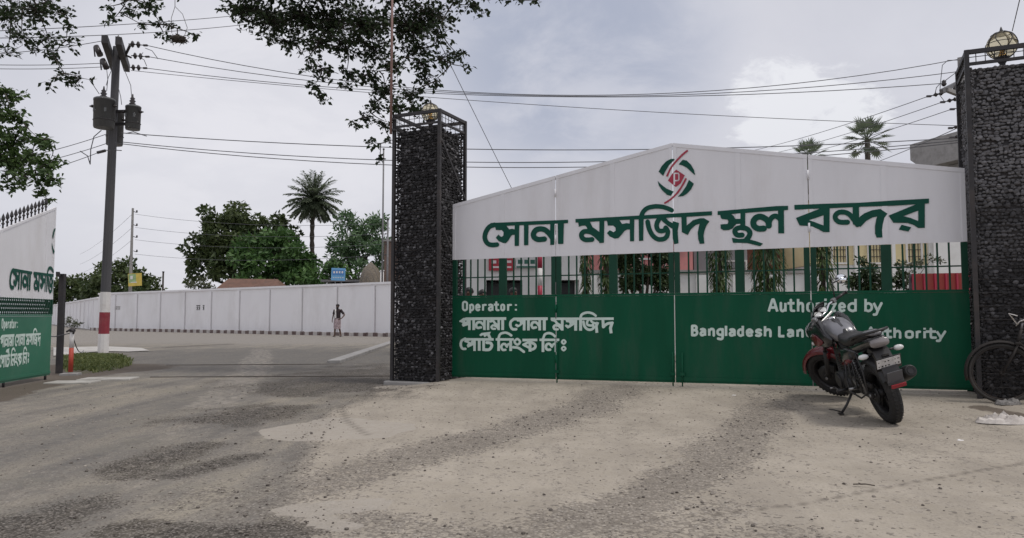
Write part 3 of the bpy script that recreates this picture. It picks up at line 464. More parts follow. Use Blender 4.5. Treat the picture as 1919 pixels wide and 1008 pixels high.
# ------------------------------------------------------------------ sign lettering (outlines in millimetres on the gate's face)
LETTER = {
    'headline': '757,2166 808,2170 827,2178 836,2190 839,2203 837,2215 830,2228 817,2238 803,2242 729,2240 696,2244 675,2250 661,2259 647,2276 636,2295 630,2315 628,2332 629,2353 642,2395 664,2432 677,2448 693,2462 717,2472 770,2485 782,2437 882,2430 914,2397 912,2344 884,2325 860,2334 826,2363 780,2315 831,2259 912,2224 958,2225 999,2263 1045,2334 1073,2348 1105,2346 1105,2174 1107,2171 1175,2172 1177,2173 1184,2490 1186,2491 1261,2490 1263,2488 1263,2178 1265,2177 1335,2177 1339,2488 1695,2484 1698,2482 1697,2384 1671,2408 1651,2423 1625,2438 1597,2449 1572,2455 1544,2459 1513,2459 1482,2455 1461,2449 1440,2439 1422,2426 1401,2403 1386,2379 1378,2358 1375,2338 1378,2313 1389,2284 1406,2261 1430,2241 1459,2226 1492,2216 1519,2214 1611,2219 1622,2223 1632,2230 1640,2240 1644,2250 1644,2262 1641,2273 1635,2283 1627,2291 1614,2298 1601,2301 1539,2296 1504,2297 1490,2302 1478,2309 1469,2317 1465,2326 1465,2336 1472,2350 1486,2366 1497,2372 1517,2377 1541,2378 1559,2375 1581,2368 1604,2356 1631,2333 1664,2297 1698,2250 1699,2164 1762,2164 1763,2237 1775,2253 1778,2269 1776,2283 1765,2302 1770,2483 1821,2483 1824,2174 1908,2173 1910,2174 1919,2481 1920,2483 1987,2484 1987,2534 777,2552 754,2558 724,2552 681,2552 690,2545 658,2532 628,2512 601,2484 573,2442 557,2405 548,2369 545,2333 548,2306 558,2273 576,2241 597,2215 621,2195 649,2181 680,2172 720,2166;1105,2431 1061,2444 1011,2436 967,2488 967,2493 1105,2492 1107,2490;3590,2101 3639,2110 3630,2285 3651,2399 3564,2430 3561,2403 3559,2402 3503,2435 3466,2480 3685,2480 3688,2267 3769,2223 3813,2298 3879,2355 3937,2374 3927,2336 3909,2250 3914,2162 3935,2091 3997,2094 3989,2203 4001,2267 4028,2342 4071,2399 4070,2401 3998,2447 3945,2450 3848,2428 3758,2356 3757,2479 4105,2482 4107,2484 4108,2538 4106,2539 3152,2536 3151,2538 3154,2546 3166,2568 3185,2587 3203,2601 3221,2609 3242,2614 3303,2622 3359,2620 3422,2608 3477,2587 3543,2553 3559,2554 3571,2560 3578,2569 3581,2580 3580,2591 3575,2602 3565,2612 3518,2638 3469,2659 3427,2673 3367,2684 3320,2688 3272,2686 3224,2678 3190,2668 3162,2654 3137,2635 3112,2608 3096,2581 3079,2537 3070,2536 2105,2538 2107,2484 2149,2484 2158,2420 2215,2434 2257,2432 2282,2407 2292,2381 2249,2382 2222,2377 2195,2361 2172,2336 2161,2310 2159,2294 2160,2275 2170,2245 2188,2221 2219,2198 2236,2190 2260,2184 2297,2181 2369,2184 2386,2191 2398,2205 2400,2221 2395,2237 2382,2250 2365,2256 2304,2253 2270,2255 2253,2261 2240,2272 2236,2281 2235,2291 2240,2300 2249,2307 2268,2310 2302,2305 2327,2298 2348,2289 2392,2259 2463,2188 2474,2183 2475,2161 2544,2164 2546,2166 2554,2486 2595,2486 2608,2414 2689,2408 2725,2378 2728,2335 2695,2312 2655,2336 2636,2344 2596,2307 2595,2304 2636,2252 2706,2217 2765,2223 2812,2267 2859,2322 2899,2344 2939,2341 2939,2168 2999,2168 3006,2480 3007,2483 3071,2482 3072,2169 3132,2168 3134,2169 3143,2479 3145,2481 3333,2481 3308,2437 3298,2399 3297,2375 3299,2352 3303,2334 3312,2314 3324,2296 3339,2281 3355,2271 3370,2266 3393,2262 3415,2262 3458,2272 3458,2264 3455,2249 3446,2233 3432,2220 3421,2214 3403,2211 3374,2210 3355,2213 3339,2222 3319,2237 3302,2254 3288,2272 3264,2320 3249,2366 3234,2450 3228,2459 3220,2467 3208,2472 3197,2473 3181,2467 3169,2453 3167,2440 3172,2406 3182,2353 3193,2317 3215,2267 3237,2229 3266,2195 3302,2167 3333,2151 3362,2144 3407,2144 3447,2151 3461,2158 3476,2168 3502,2196 3514,2217 3521,2239 3525,2263 3525,2283 3520,2306 3510,2328 3485,2361 3477,2368 3468,2372 3457,2374 3446,2371 3437,2365 3430,2356 3426,2346 3426,2333 3409,2329 3394,2329 3382,2332 3375,2337 3369,2349 3364,2374 3369,2405 3378,2424 3400,2454 3419,2429 3486,2370 3540,2328 3555,2324 3560,2178 3581,2099;2477,2326 2476,2324 2475,2328 2373,2403 2333,2485 2479,2485;2825,2426 2786,2478 2784,2485 2935,2484 2939,2481 2938,2427 2888,2436;4734,2027 4773,2061 4695,2094 4606,2123 4620,2144 4635,2175 4640,2199 4640,2220 4636,2237 4629,2253 4619,2268 4608,2282 4595,2294 4582,2302 4548,2317 4551,2488 4739,2494 4973,2495 4972,2447 4960,2454 4943,2459 4926,2459 4910,2456 4895,2450 4878,2439 4866,2429 4851,2411 4833,2427 4809,2444 4788,2456 4764,2465 4746,2468 4721,2468 4697,2462 4679,2455 4665,2446 4650,2433 4635,2415 4624,2397 4617,2379 4614,2360 4614,2340 4617,2320 4625,2294 4637,2274 4655,2255 4678,2239 4702,2228 4723,2223 4752,2222 4794,2224 4808,2230 4819,2240 4825,2254 4826,2271 4838,2262 4854,2259 4868,2262 4881,2272 4886,2281 4890,2291 4891,2300 4889,2326 4892,2342 4896,2354 4905,2370 4915,2381 4926,2388 4936,2390 4951,2380 4972,2360 4970,2191 5043,2187 5044,2189 5047,2495 5049,2496 5099,2498 5101,2551 5099,2553 4954,2558 4185,2535 4184,2481 4185,2480 4220,2480 4225,2445 4240,2422 4314,2411 4328,2385 4316,2351 4220,2349 4222,2291 4259,2266 4326,2266 4378,2283 4408,2320 4431,2342 4484,2342 4483,2326 4453,2322 4425,2313 4401,2296 4385,2278 4377,2260 4376,2237 4381,2216 4393,2192 4403,2180 4416,2168 4426,2161 4441,2155 4452,2152 4468,2151 4509,2154 4518,2157 4525,2162 4532,2169 4535,2177 4537,2186 4537,2195 4534,2202 4530,2210 4519,2220 4508,2224 4460,2222 4448,2232 4444,2239 4444,2242 4459,2251 4472,2254 4492,2255 4519,2252 4539,2247 4553,2240 4564,2230 4572,2216 4574,2210 4573,2204 4562,2180 4553,2168 4535,2148 4528,2138 4457,2138 4369,2157 4382,2088 4572,2076;4814,2293 4802,2301 4789,2305 4737,2303 4725,2305 4712,2311 4700,2320 4695,2330 4691,2346 4694,2358 4700,2368 4708,2376 4715,2381 4725,2385 4744,2387 4764,2379 4792,2359 4802,2350 4808,2342 4812,2327;4486,2412 4418,2415 4403,2450 4367,2483 4358,2484 4488,2487;6213,2081 6214,2081 6211,2171 6222,2249 6242,2328 6278,2379 6277,2381 6200,2444 6107,2435 6016,2400 5952,2350 5955,2484 5964,2486 6364,2476 6595,2479 6596,2478 6291,2355 6341,2261 6497,2250 6565,2222 6615,2181 6686,2179 6696,2480 6741,2483 6743,2539 6741,2541 6366,2543 5966,2539 5504,2553 5179,2559 5180,2496 5182,2495 5484,2492 5488,2490 5195,2385 5237,2284 5393,2261 5468,2222 5525,2181 5598,2178 5600,2180 5608,2489 5879,2487 5881,2485 5879,2402 5877,2400 5855,2423 5833,2439 5809,2452 5779,2461 5750,2464 5719,2462 5698,2455 5677,2442 5662,2427 5651,2411 5645,2395 5642,2379 5642,2361 5646,2342 5655,2321 5665,2307 5679,2292 5692,2283 5708,2274 5727,2268 5758,2264 5818,2263 5833,2269 5842,2281 5845,2297 5841,2311 5831,2323 5820,2328 5769,2328 5737,2332 5717,2341 5705,2355 5701,2366 5701,2374 5709,2385 5719,2394 5730,2398 5745,2399 5774,2396 5790,2391 5805,2383 5821,2371 5833,2358 5876,2293 5881,2263 5897,2256 5911,2233 5918,2229 5927,2226 5938,2227 5949,2234 5967,2228 6032,2299 6104,2340 6162,2351 6148,2313 6133,2234 6130,2135 6147,2082;6506,2142 6538,2194 6432,2231 6399,2171;5530,2269 5527,2268 5414,2322 5357,2345 5533,2402;6617,2268 6533,2312 6456,2338 6621,2399',
    'emblem_green': '3647,2772 3713,2777 3767,2807 3825,2862 3865,2942 3798,3001 3759,2916 3699,2832 3641,2773;3538,2789 3583,2850 3485,2896 3407,2961 3354,3019 3372,2949 3416,2881 3484,2812;3434,3088 3469,3155 3519,3230 3599,3302 3599,3316 3598,3317 3550,3322 3481,3293 3415,3229 3370,3153;3885,3058 3872,3132 3830,3213 3773,3277 3716,3294 3656,3233 3715,3213 3772,3174 3848,3095',
    'emblem_red': '3457,2682 3518,2713 3550,2734 3597,2773 3641,2818 3664,2845 3685,2873 3725,2935 3769,3016 3763,3026 3756,3030 3747,3029 3703,2949 3671,2899 3637,2853 3597,2809 3561,2776 3526,2748 3495,2730 3443,2704 3442,2695 3444,2689 3449,2684;3614,2912 3682,2960 3741,3069 3621,3162 3557,3098 3502,3013 3613,2911;3603,2945 3579,2946 3582,3118 3586,3118 3587,3121 3653,3116 3658,3111 3668,3090 3667,3013 3664,3009 3647,2993 3603,2993;3611,3013 3639,3013 3648,3021 3649,3088 3644,3097 3606,3100 3605,3099 3604,3014;3492,3070 3500,3070 3547,3163 3566,3194 3585,3219 3644,3284 3699,3336 3733,3365 3791,3407 3792,3417 3787,3425 3782,3428 3775,3430 3725,3394 3698,3373 3634,3312 3564,3237 3544,3211 3530,3189 3509,3150 3476,3083 3483,3073',
    'operator': '1266,525 1274,529 1279,537 1277,554 1221,593 1185,614 1160,623 1134,628 1069,629 1058,624 1058,645 1062,657 1058,671 1059,711 1086,710 1080,693 1087,673 1110,648 1136,634 1149,632 1167,637 1183,647 1198,661 1213,685 1213,704 1198,727 1170,749 1151,755 1134,752 1110,738 1089,716 1089,747 1087,748 849,746 860,778 870,794 892,805 924,813 944,814 966,810 1003,795 1035,773 1046,771 1054,773 1065,784 1066,792 1063,799 1041,816 1018,831 979,846 946,851 909,848 876,840 850,827 833,811 818,783 806,746 779,743 779,708 807,706 807,547 853,548 853,707 1011,710 1012,676 987,670 970,657 968,656 958,667 948,673 922,677 907,675 890,669 870,652 853,621 853,603 868,572 883,555 901,547 927,547 955,552 962,557 965,564 965,576 955,585 946,587 914,583 906,588 898,602 895,613 900,625 909,636 920,640 930,639 955,603 962,599 970,598 983,603 1000,635 1011,639 1013,550 1058,552 1059,595 1067,590 1130,589 1155,584 1174,575 1251,524;1800,551 1802,553 1803,665 1805,674 1803,684 1803,714 1836,717 1837,751 1597,749 1609,782 1618,798 1631,806 1651,812 1678,814 1709,805 1727,796 1758,768 1766,765 1774,765 1783,769 1787,775 1789,782 1786,794 1752,824 1733,835 1705,846 1676,851 1654,850 1627,844 1604,833 1589,822 1578,807 1556,749 1517,747 1517,712 1552,711 1551,548 1553,546 1593,547 1595,549 1595,711 1760,715 1762,714 1762,691 1735,682 1719,665 1702,681 1682,690 1655,691 1630,683 1616,670 1604,650 1599,631 1600,612 1613,584 1632,567 1655,562 1694,566 1702,570 1708,577 1710,586 1708,593 1702,600 1694,604 1661,601 1651,602 1643,614 1639,626 1649,647 1659,653 1676,651 1702,616 1710,612 1719,611 1733,618 1752,653 1756,656 1762,657 1761,552 1763,550;1382,548 1384,549 1384,568 1397,563 1407,564 1437,579 1453,590 1466,608 1471,629 1468,652 1455,673 1433,688 1394,705 1481,708 1481,746 1234,742 1234,702 1316,702 1236,665 1229,654 1233,640 1240,635 1336,592 1336,548;1912,563 1926,569 1940,581 1949,594 1952,607 1948,618 1936,633 1920,644 1906,647 1892,642 1876,630 1865,617 1862,602 1868,587 1882,572 1898,563;650,540 672,545 686,551 702,563 719,583 729,599 736,619 736,636 732,652 718,675 707,685 695,691 657,696 621,697 612,694 603,688 598,678 599,668 605,658 619,651 659,651 677,648 684,637 685,624 673,602 655,587 635,584 592,586 592,703 741,705 743,707 743,743 741,745 707,746 676,805 694,843 529,824 491,790 518,772 561,792 585,757 630,785 654,744 381,740 258,741 247,749 236,751 199,735 172,720 157,705 145,683 137,649 141,613 158,577 179,556 205,548 248,550 259,555 266,565 265,579 255,588 248,590 216,588 204,590 192,605 185,625 184,654 193,680 206,692 231,704 224,680 291,661 269,625 287,591 289,590 386,631 386,539 429,539 431,540 431,701 465,702 466,700 467,544 514,545 516,547 515,700 516,702 545,703 546,544 613,539;1911,593 1906,591 1892,604 1906,617 1913,614 1922,605;1384,599 1384,664 1420,647 1425,640 1427,630 1422,618;1336,634 1296,651 1336,669;1912,661 1926,667 1941,679 1950,692 1953,705 1949,716 1937,731 1921,742 1907,745 1892,741 1877,729 1866,715 1862,700 1868,685 1882,671 1898,661;1149,668 1145,669 1132,678 1119,693 1132,709 1147,719 1164,709 1176,694 1164,678;1911,691 1906,689 1893,702 1906,716 1914,712 1922,703;338,672 299,693 354,707;2623,836 2665,842 2656,916 2678,975 2684,984 2683,998 2677,1006 2666,1010 2609,1004 2576,994 2545,974 2542,1030 2545,1031 2684,1032 2684,1067 2682,1069 2195,1067 2204,1093 2215,1103 2245,1116 2286,1124 2316,1121 2355,1109 2373,1100 2402,1077 2414,1075 2423,1080 2429,1091 2427,1102 2387,1133 2369,1142 2340,1152 2312,1158 2293,1159 2265,1157 2241,1152 2211,1142 2193,1132 2179,1121 2171,1111 2163,1093 2156,1068 2153,1067 1700,1066 1700,1030 1704,1028 1708,1018 1716,1013 1745,1007 1761,1001 1783,971 1761,965 1749,958 1735,944 1728,929 1729,911 1737,894 1750,880 1765,873 1787,871 1818,874 1827,880 1832,887 1830,899 1820,907 1781,905 1773,907 1765,923 1773,932 1781,935 1804,930 1825,920 1863,878 1865,872 1905,873 1907,1026 1908,1029 1936,1029 1939,1028 1950,998 1995,993 2005,970 1988,947 1944,965 1924,941 1974,902 2010,919 2075,961 2075,872 2120,872 2122,1029 2151,1030 2153,1029 2152,873 2196,872 2198,873 2199,1029 2270,1030 2271,1029 2259,1003 2257,986 2259,967 2267,952 2277,944 2287,939 2315,934 2356,932 2360,925 2346,913 2328,907 2305,907 2283,915 2265,932 2251,952 2237,1014 2228,1021 2217,1023 2205,1016 2199,1003 2201,1001 2206,967 2212,943 2223,922 2240,902 2257,887 2277,876 2304,869 2328,869 2350,874 2375,887 2391,902 2399,919 2406,842 2448,846 2440,940 2462,992 2423,1007 2417,996 2382,1005 2368,1012 2353,1029 2497,1031 2500,1030 2504,926 2510,917 2517,911 2527,910 2537,912 2570,943 2593,959 2628,967 2611,917;1104,864 1132,867 1143,872 1150,884 1148,898 1140,905 1130,908 1093,905 1076,907 1067,915 1059,928 1054,942 1052,958 1053,977 1059,993 1072,1005 1100,1022 1134,1023 1143,1005 1185,1005 1196,976 1175,952 1126,970 1106,945 1153,913 1185,927 1241,966 1241,871 1243,869 1283,870 1285,872 1286,1023 1311,1024 1312,872 1313,870 1355,870 1358,1025 1496,1026 1498,1025 1498,991 1470,1010 1448,1016 1414,1014 1390,1004 1376,989 1367,971 1364,951 1366,934 1381,906 1399,891 1410,889 1425,889 1467,900 1474,906 1478,914 1477,923 1471,931 1456,936 1416,927 1407,944 1408,959 1416,973 1431,978 1448,976 1475,956 1497,925 1498,873 1500,871 1540,872 1542,874 1542,914 1544,922 1542,933 1542,1025 1571,1027 1572,874 1573,872 1619,872 1620,1026 1652,1028 1653,1068 1650,1070 1085,1065 1082,1060 1074,1057 1035,1030 1018,1010 1007,979 1007,946 1018,911 1030,891 1041,879 1056,870 1067,866;922,872 923,1026 926,1028 959,1028 959,1069 957,1071 246,1067 243,1060 211,1059 131,1012 138,996 194,982 178,947 203,919 292,944 292,868 294,867 338,868 337,1023 366,1023 369,1023 369,868 415,869 414,937 414,927 429,903 442,891 455,885 473,883 489,885 527,893 534,896 539,903 541,913 537,921 530,927 518,930 471,921 466,923 459,932 457,947 465,965 480,972 497,975 511,971 529,957 542,943 558,918 559,870 603,869 604,1023 605,1025 623,1025 625,1025 625,870 667,871 667,992 685,986 725,995 729,993 743,972 755,960 734,961 718,956 702,946 691,934 686,922 686,910 691,899 701,886 714,877 734,873 771,874 782,879 786,885 786,893 778,905 771,907 734,907 726,911 724,919 734,925 742,927 766,921 787,909 809,884 811,871 850,871 851,1026 874,1027 875,872;2397,938 2382,969 2404,964 2398,949;414,947 414,1023 556,1025 559,1023 558,985 538,1001 518,1010 495,1013 466,1008 446,1000 432,989 414,959;2346,968 2342,966 2311,969 2299,971 2294,975 2294,995 2311,1028 2333,997 2356,979 2357,977;1864,967 1843,976 1814,993 1787,1028 1864,1028;810,976 804,976 780,988 762,1014 748,1025 808,1027;257,996 225,1012 266,1018;667,1015 667,1025 692,1025 676,1021 667,1017;346,1134 347,1163 368,1166 388,1179 400,1195 404,1217 403,1241 395,1261 378,1278 356,1286 343,1284 325,1274 311,1274 311,1135;689,1162 715,1172 739,1172 740,1237 738,1255 729,1269 711,1279 689,1284 655,1275 649,1268 648,1258 653,1250 662,1246 689,1252 702,1247 678,1243 660,1233 647,1218 643,1202 646,1186 655,1172 671,1164;909,1163 929,1173 939,1187 942,1201 941,1246 937,1260 926,1272 911,1280 896,1282 874,1274 860,1259 856,1243 857,1197 861,1184 874,1170 891,1163;479,1165 504,1178 507,1187 505,1195 499,1200 490,1203 465,1195 458,1199 455,1207 486,1208 501,1212 512,1223 514,1239 507,1257 494,1271 476,1282 458,1285 438,1276 421,1257 417,1237 419,1207 426,1185 438,1172 459,1164;247,1165 273,1177 287,1196 290,1216 289,1286 284,1304 272,1319 251,1329 228,1332 212,1328 199,1321 189,1311 182,1299 179,1277 180,1210 186,1190 202,1174 225,1164;835,1166 844,1174 844,1188 832,1196 808,1196 805,1223 806,1251 832,1251 834,1253 833,1280 832,1282 806,1283 806,1310 797,1318 784,1320 771,1311 770,1285 768,1283 746,1283 745,1253 746,1251 768,1251 770,1249 772,1192 774,1182 780,1174 799,1165;1007,1171 1009,1173 1009,1232 1018,1246 1044,1245 1056,1251 1059,1257 1058,1265 1054,1272 1048,1276 1018,1277 996,1272 974,1272 974,1171;573,1172 575,1234 582,1248 606,1248 618,1254 621,1260 620,1268 615,1275 609,1279 580,1280 559,1275 539,1274 539,1173;1141,1172 1141,1199 1107,1198 1107,1173;686,1194 679,1196 680,1206 691,1213 704,1214 704,1204;903,1195 896,1195 891,1201 891,1243 898,1250 904,1247 907,1243 907,1203;357,1197 354,1196 347,1201 347,1248 354,1253 365,1243 368,1229 366,1207;243,1198 234,1196 224,1199 219,1204 216,1214 216,1287 221,1295 233,1300 247,1295 253,1282 253,1212 251,1204;476,1241 454,1241 463,1252;1141,1246 1141,1271 1107,1271 1108,1246',
    'authority': '6799,772 6810,777 6817,785 6830,815 6878,895 6877,905 6873,911 6864,915 6855,911 6821,854 6819,854 6788,910 6770,897 6769,915 6728,914 6728,936 6723,943 6717,946 6708,945 6701,937 6698,914 6660,914 6658,913 6657,904 6632,903 6629,819 6630,816 6657,818 6659,882 6695,883 6697,881 6698,833 6700,825 6704,818 6711,813 6726,809 6765,810 6771,816 6774,824 6773,833 6768,838 6763,841 6734,840 6725,842 6725,881 6727,883 6770,884 6803,823 6796,803 6775,802 6767,799 6762,790 6762,782 6766,775 6772,771;4198,757 4215,761 4226,768 4233,778 4238,797 4240,831 4240,915 4234,922 4225,926 4212,923 4201,927 4190,927 4169,920 4148,902 4142,891 4139,880 4138,864 4140,851 4144,840 4151,831 4164,822 4179,816 4205,814 4202,793 4191,792 4162,798 4154,797 4149,794 4144,787 4143,779 4145,773 4154,764 4182,758;6482,807 6506,814 6515,820 6522,828 6527,843 6528,885 6525,893 6521,900 6509,908 6488,915 6466,914 6445,905 6437,899 6432,892 6428,877 6428,837 6434,823 6445,814 6463,808;6379,806 6386,811 6390,820 6391,871 6389,888 6385,901 6376,911 6364,917 6347,918 6331,913 6332,943 6304,944 6303,941 6300,817 6327,817 6330,871 6344,885 6355,886 6361,883 6363,871 6361,817 6364,811 6368,807;6144,806 6158,809 6170,817 6190,819 6193,906 6164,906 6162,853 6151,841 6145,838 6143,841 6141,851 6143,905 6138,915 6133,918 6127,918 6119,914 6114,905 6112,862 6113,839 6117,825 6124,815 6133,808;6277,809 6282,811 6287,817 6289,823 6289,831 6285,837 6279,841 6256,841 6252,842 6252,884 6282,886 6283,915 6282,917 6254,917 6254,939 6247,948 6236,949 6231,946 6226,939 6224,917 6199,916 6198,915 6197,885 6223,884 6224,835 6226,824 6231,817 6248,809;6574,817 6576,868 6580,878 6581,880 6599,881 6605,885 6608,892 6608,899 6606,904 6598,911 6579,911 6571,910 6562,904 6549,904 6547,818 6547,816;5832,809 5839,811 5844,816 5847,824 5846,831 5843,837 5837,841 5813,843 5813,885 5838,887 5838,919 5816,919 5814,920 5815,942 5807,951 5795,952 5790,949 5785,942 5783,919 5762,918 5761,886 5783,885 5783,835 5785,825 5790,818 5806,809;5632,807 5653,814 5668,827 5673,843 5674,878 5672,896 5664,907 5648,917 5631,920 5620,918 5608,913 5600,907 5593,899 5588,883 5587,847 5590,830 5598,819 5614,809;6070,813 6097,823 6069,945 6063,944 6062,956 6040,955 6039,943 6033,945 6031,943 5997,822 6024,813 6033,842 6062,842 6069,815;5334,807 5346,810 5361,818 5373,818 5374,820 5377,950 5376,951 5347,951 5345,920 5330,921 5308,912 5292,899 5284,882 5281,869 5281,853 5284,841 5289,830 5297,821 5309,813 5322,808;5244,806 5251,810 5256,818 5257,846 5256,887 5254,900 5248,910 5235,921 5218,924 5201,921 5187,911 5167,910 5165,817 5196,818 5197,874 5210,889 5219,890 5224,888 5226,874 5225,818 5227,812 5232,807;5094,807 5116,818 5137,819 5139,883 5137,897 5128,910 5112,919 5093,923 5063,916 5056,909 5054,904 5053,897 5059,886 5068,883 5084,886 5068,878 5056,867 5049,856 5047,843 5051,826 5060,814 5077,807;5016,807 5017,841 4970,841 4972,953 4941,953 4937,824 4939,815 4945,809 4952,806;4847,806 4854,811 4858,819 4860,875 4857,893 4852,907 4842,919 4828,925 4811,926 4792,922 4792,954 4760,954 4757,818 4789,818 4790,874 4806,891 4819,892 4824,889 4827,876 4826,819 4833,808 4840,805;5724,817 5725,819 5726,872 5730,882 5750,884 5755,888 5759,895 5757,908 5749,915 5728,916 5720,914 5711,908 5697,907 5695,818 5696,817;5511,817 5513,820 5514,863 5536,865 5553,874 5567,888 5574,906 5573,928 5567,942 5553,954 5533,961 5497,960 5488,952 5485,941 5482,818;4702,808 4718,816 4731,827 4737,838 4737,851 4732,864 4721,875 4709,881 4686,886 4685,888 4695,890 4718,883 4725,883 4735,890 4737,896 4737,903 4734,911 4729,915 4706,923 4688,924 4670,918 4656,908 4648,895 4647,880 4651,868 4660,859 4671,854 4699,848 4702,845 4692,841 4664,847 4656,846 4647,838 4645,826 4649,818 4656,813 4686,807;4579,807 4598,812 4609,817 4615,822 4618,830 4617,839 4612,846 4604,850 4614,853 4622,860 4626,869 4628,876 4623,893 4611,909 4592,922 4574,925 4556,920 4537,905 4528,890 4526,870 4530,840 4539,822 4557,810;4467,807 4491,819 4504,819 4506,957 4473,956 4473,925 4454,925 4436,916 4420,901 4413,884 4411,854 4414,843 4419,831 4429,820 4443,811 4456,807;4352,808 4374,818 4395,820 4397,886 4394,901 4385,914 4369,923 4349,926 4319,919 4311,911 4309,900 4314,891 4322,886 4336,887 4322,879 4311,868 4305,857 4303,843 4307,826 4317,814 4334,807;4104,805 4115,810 4121,821 4122,883 4118,902 4112,916 4099,926 4080,930 4061,926 4048,916 4027,915 4026,819 4060,819 4061,877 4074,893 4081,895 4085,892 4088,877 4087,818 4093,809;3956,807 3981,818 4002,819 4003,886 4001,903 3992,916 3977,924 3956,928 3927,921 3918,913 3916,903 3920,893 3929,888 3941,888 3929,880 3919,870 3913,860 3910,847 3913,830 3922,816 3939,808;3846,806 3861,810 3874,818 3885,828 3893,841 3896,856 3895,872 3891,885 3882,899 3889,916 3889,935 3880,954 3863,967 3846,971 3810,969 3801,963 3795,952 3793,821 3799,811 3807,807;6486,840 6472,839 6456,844 6457,877 6467,882 6478,884 6490,882 6500,877 6499,847 6496,844;4282,818 4284,820 4286,956 4254,957 4252,954 4250,820 4251,818;5635,841 5626,840 5617,846 5619,882 5629,886 5639,885 5644,880 5643,846;5335,841 5330,841 5318,847 5314,852 5312,861 5315,877 5322,883 5332,888 5341,885 5345,881 5344,847;5088,840 5080,842 5080,846 5084,850 5095,854 5105,855 5106,853 5106,850;4582,842 4570,843 4563,848 4565,849 4594,849 4596,848;4465,843 4460,842 4450,849 4446,854 4445,862 4447,880 4454,887 4463,891 4472,886 4471,847;4345,842 4338,843 4337,846 4340,850 4349,855 4362,855 4362,851;3955,844 3947,842 3947,849 3957,856 3966,857 3967,851;3848,843 3829,842 3830,875 3843,875 3859,870 3860,852;4198,850 4192,849 4180,853 4174,858 4172,865 4174,880 4182,887 4193,892 4206,886 4206,854;6055,875 6043,875 6049,898;4588,883 4564,885 4575,891;5527,897 5515,897 5516,928 5531,928 5543,920 5544,913 5542,906 5535,900;6659,922 6660,923 6660,945 6633,944 6633,921;3842,912 3830,912 3830,935 3848,935 3853,929 3853,918;6113,1092 6124,1098 6132,1108 6145,1145 6194,1248 6191,1258 6185,1264 6177,1266 6168,1262 6134,1192 6103,1262 6077,1247 6117,1154 6107,1124 6088,1124 6082,1122 6075,1113 6075,1103 6078,1096 6084,1092 6100,1091;5257,1136 5264,1141 5268,1149 5270,1216 5268,1238 5264,1253 5256,1265 5245,1273 5231,1275 5212,1273 5213,1313 5182,1314 5178,1149 5209,1149 5211,1220 5225,1240 5232,1241 5236,1236 5238,1218 5237,1149 5240,1142 5245,1137;6027,1136 6040,1139 6051,1144 6064,1154 6072,1164 6078,1177 6082,1194 6082,1208 6080,1226 6071,1244 6052,1259 6032,1267 6013,1263 6014,1306 5985,1307 5980,1147 6000,1146 6016,1138;5847,1137 5859,1139 5873,1146 5894,1147 5898,1305 5897,1307 5868,1307 5867,1264 5855,1267 5844,1268 5821,1260 5801,1245 5793,1235 5789,1224 5786,1210 5786,1190 5789,1176 5794,1165 5804,1155 5818,1145 5834,1138;5006,1138 5016,1142 5027,1148 5053,1149 5055,1263 5023,1263 5021,1192 5007,1175 5001,1172 4998,1179 4997,1194 4999,1264 4991,1274 4986,1277 4979,1277 4972,1273 4966,1264 4964,1199 4966,1174 4971,1157 4980,1146 4992,1139;5733,1139 5757,1151 5761,1160 5760,1171 5754,1177 5748,1179 5743,1179 5726,1170 5721,1171 5713,1176 5710,1187 5743,1187 5757,1190 5764,1196 5768,1203 5770,1210 5770,1221 5763,1240 5751,1255 5735,1266 5719,1269 5709,1265 5699,1259 5690,1250 5684,1240 5680,1230 5678,1218 5679,1185 5684,1164 5694,1149 5704,1142 5714,1139 5724,1137;5350,1139 5371,1150 5378,1158 5384,1167 5387,1185 5387,1232 5383,1248 5373,1260 5356,1269 5338,1272 5326,1269 5315,1263 5305,1254 5299,1245 5295,1229 5294,1178 5300,1160 5313,1147 5331,1139;5648,1139 5650,1171 5627,1173 5661,1244 5662,1257 5657,1264 5650,1268 5604,1268 5602,1266 5601,1236 5622,1234 5588,1162 5588,1150 5592,1143 5599,1140;5148,1142 5153,1144 5158,1150 5160,1156 5159,1164 5155,1171 5148,1175 5123,1175 5122,1239 5151,1241 5152,1272 5150,1274 5125,1274 5123,1276 5124,1307 5114,1316 5103,1316 5092,1307 5090,1274 5066,1274 5064,1272 5064,1241 5090,1239 5090,1173 5092,1162 5096,1153 5106,1145 5117,1142;4922,1144 4950,1153 4951,1155 4908,1312 4907,1315 4902,1314 4902,1324 4868,1325 4867,1315 4863,1315 4861,1313 4811,1154 4842,1144 4855,1185 4907,1185 4909,1184 4920,1144;5541,1147 5544,1260 5514,1261 5511,1148;5439,1147 5442,1217 5446,1231 5448,1233 5458,1233 5464,1235 5469,1240 5472,1248 5469,1260 5459,1266 5442,1267 5429,1262 5412,1261 5410,1149;6031,1170 6023,1170 6010,1177 6010,1179 6012,1226 6028,1234 6036,1231 6047,1224 6051,1217 6053,1207 6052,1193 6049,1184 6042,1176;5850,1170 5840,1171 5824,1180 5818,1187 5816,1199 5817,1211 5820,1221 5832,1230 5846,1235 5856,1232 5866,1225 5865,1179;5344,1172 5339,1172 5332,1174 5327,1178 5326,1183 5327,1230 5332,1235 5341,1238 5352,1234 5356,1231 5356,1227 5355,1179;4899,1220 4866,1220 4883,1273 4885,1273;5738,1221 5736,1219 5709,1221 5713,1228 5723,1236 5732,1230;5544,1284 5545,1314 5515,1314 5514,1284',
}
def loops_of(name): return [[tuple(int(k) / 1000 for k in p.split(',')) for p in l.split(' ')] for l in LETTER[name].split(';')]
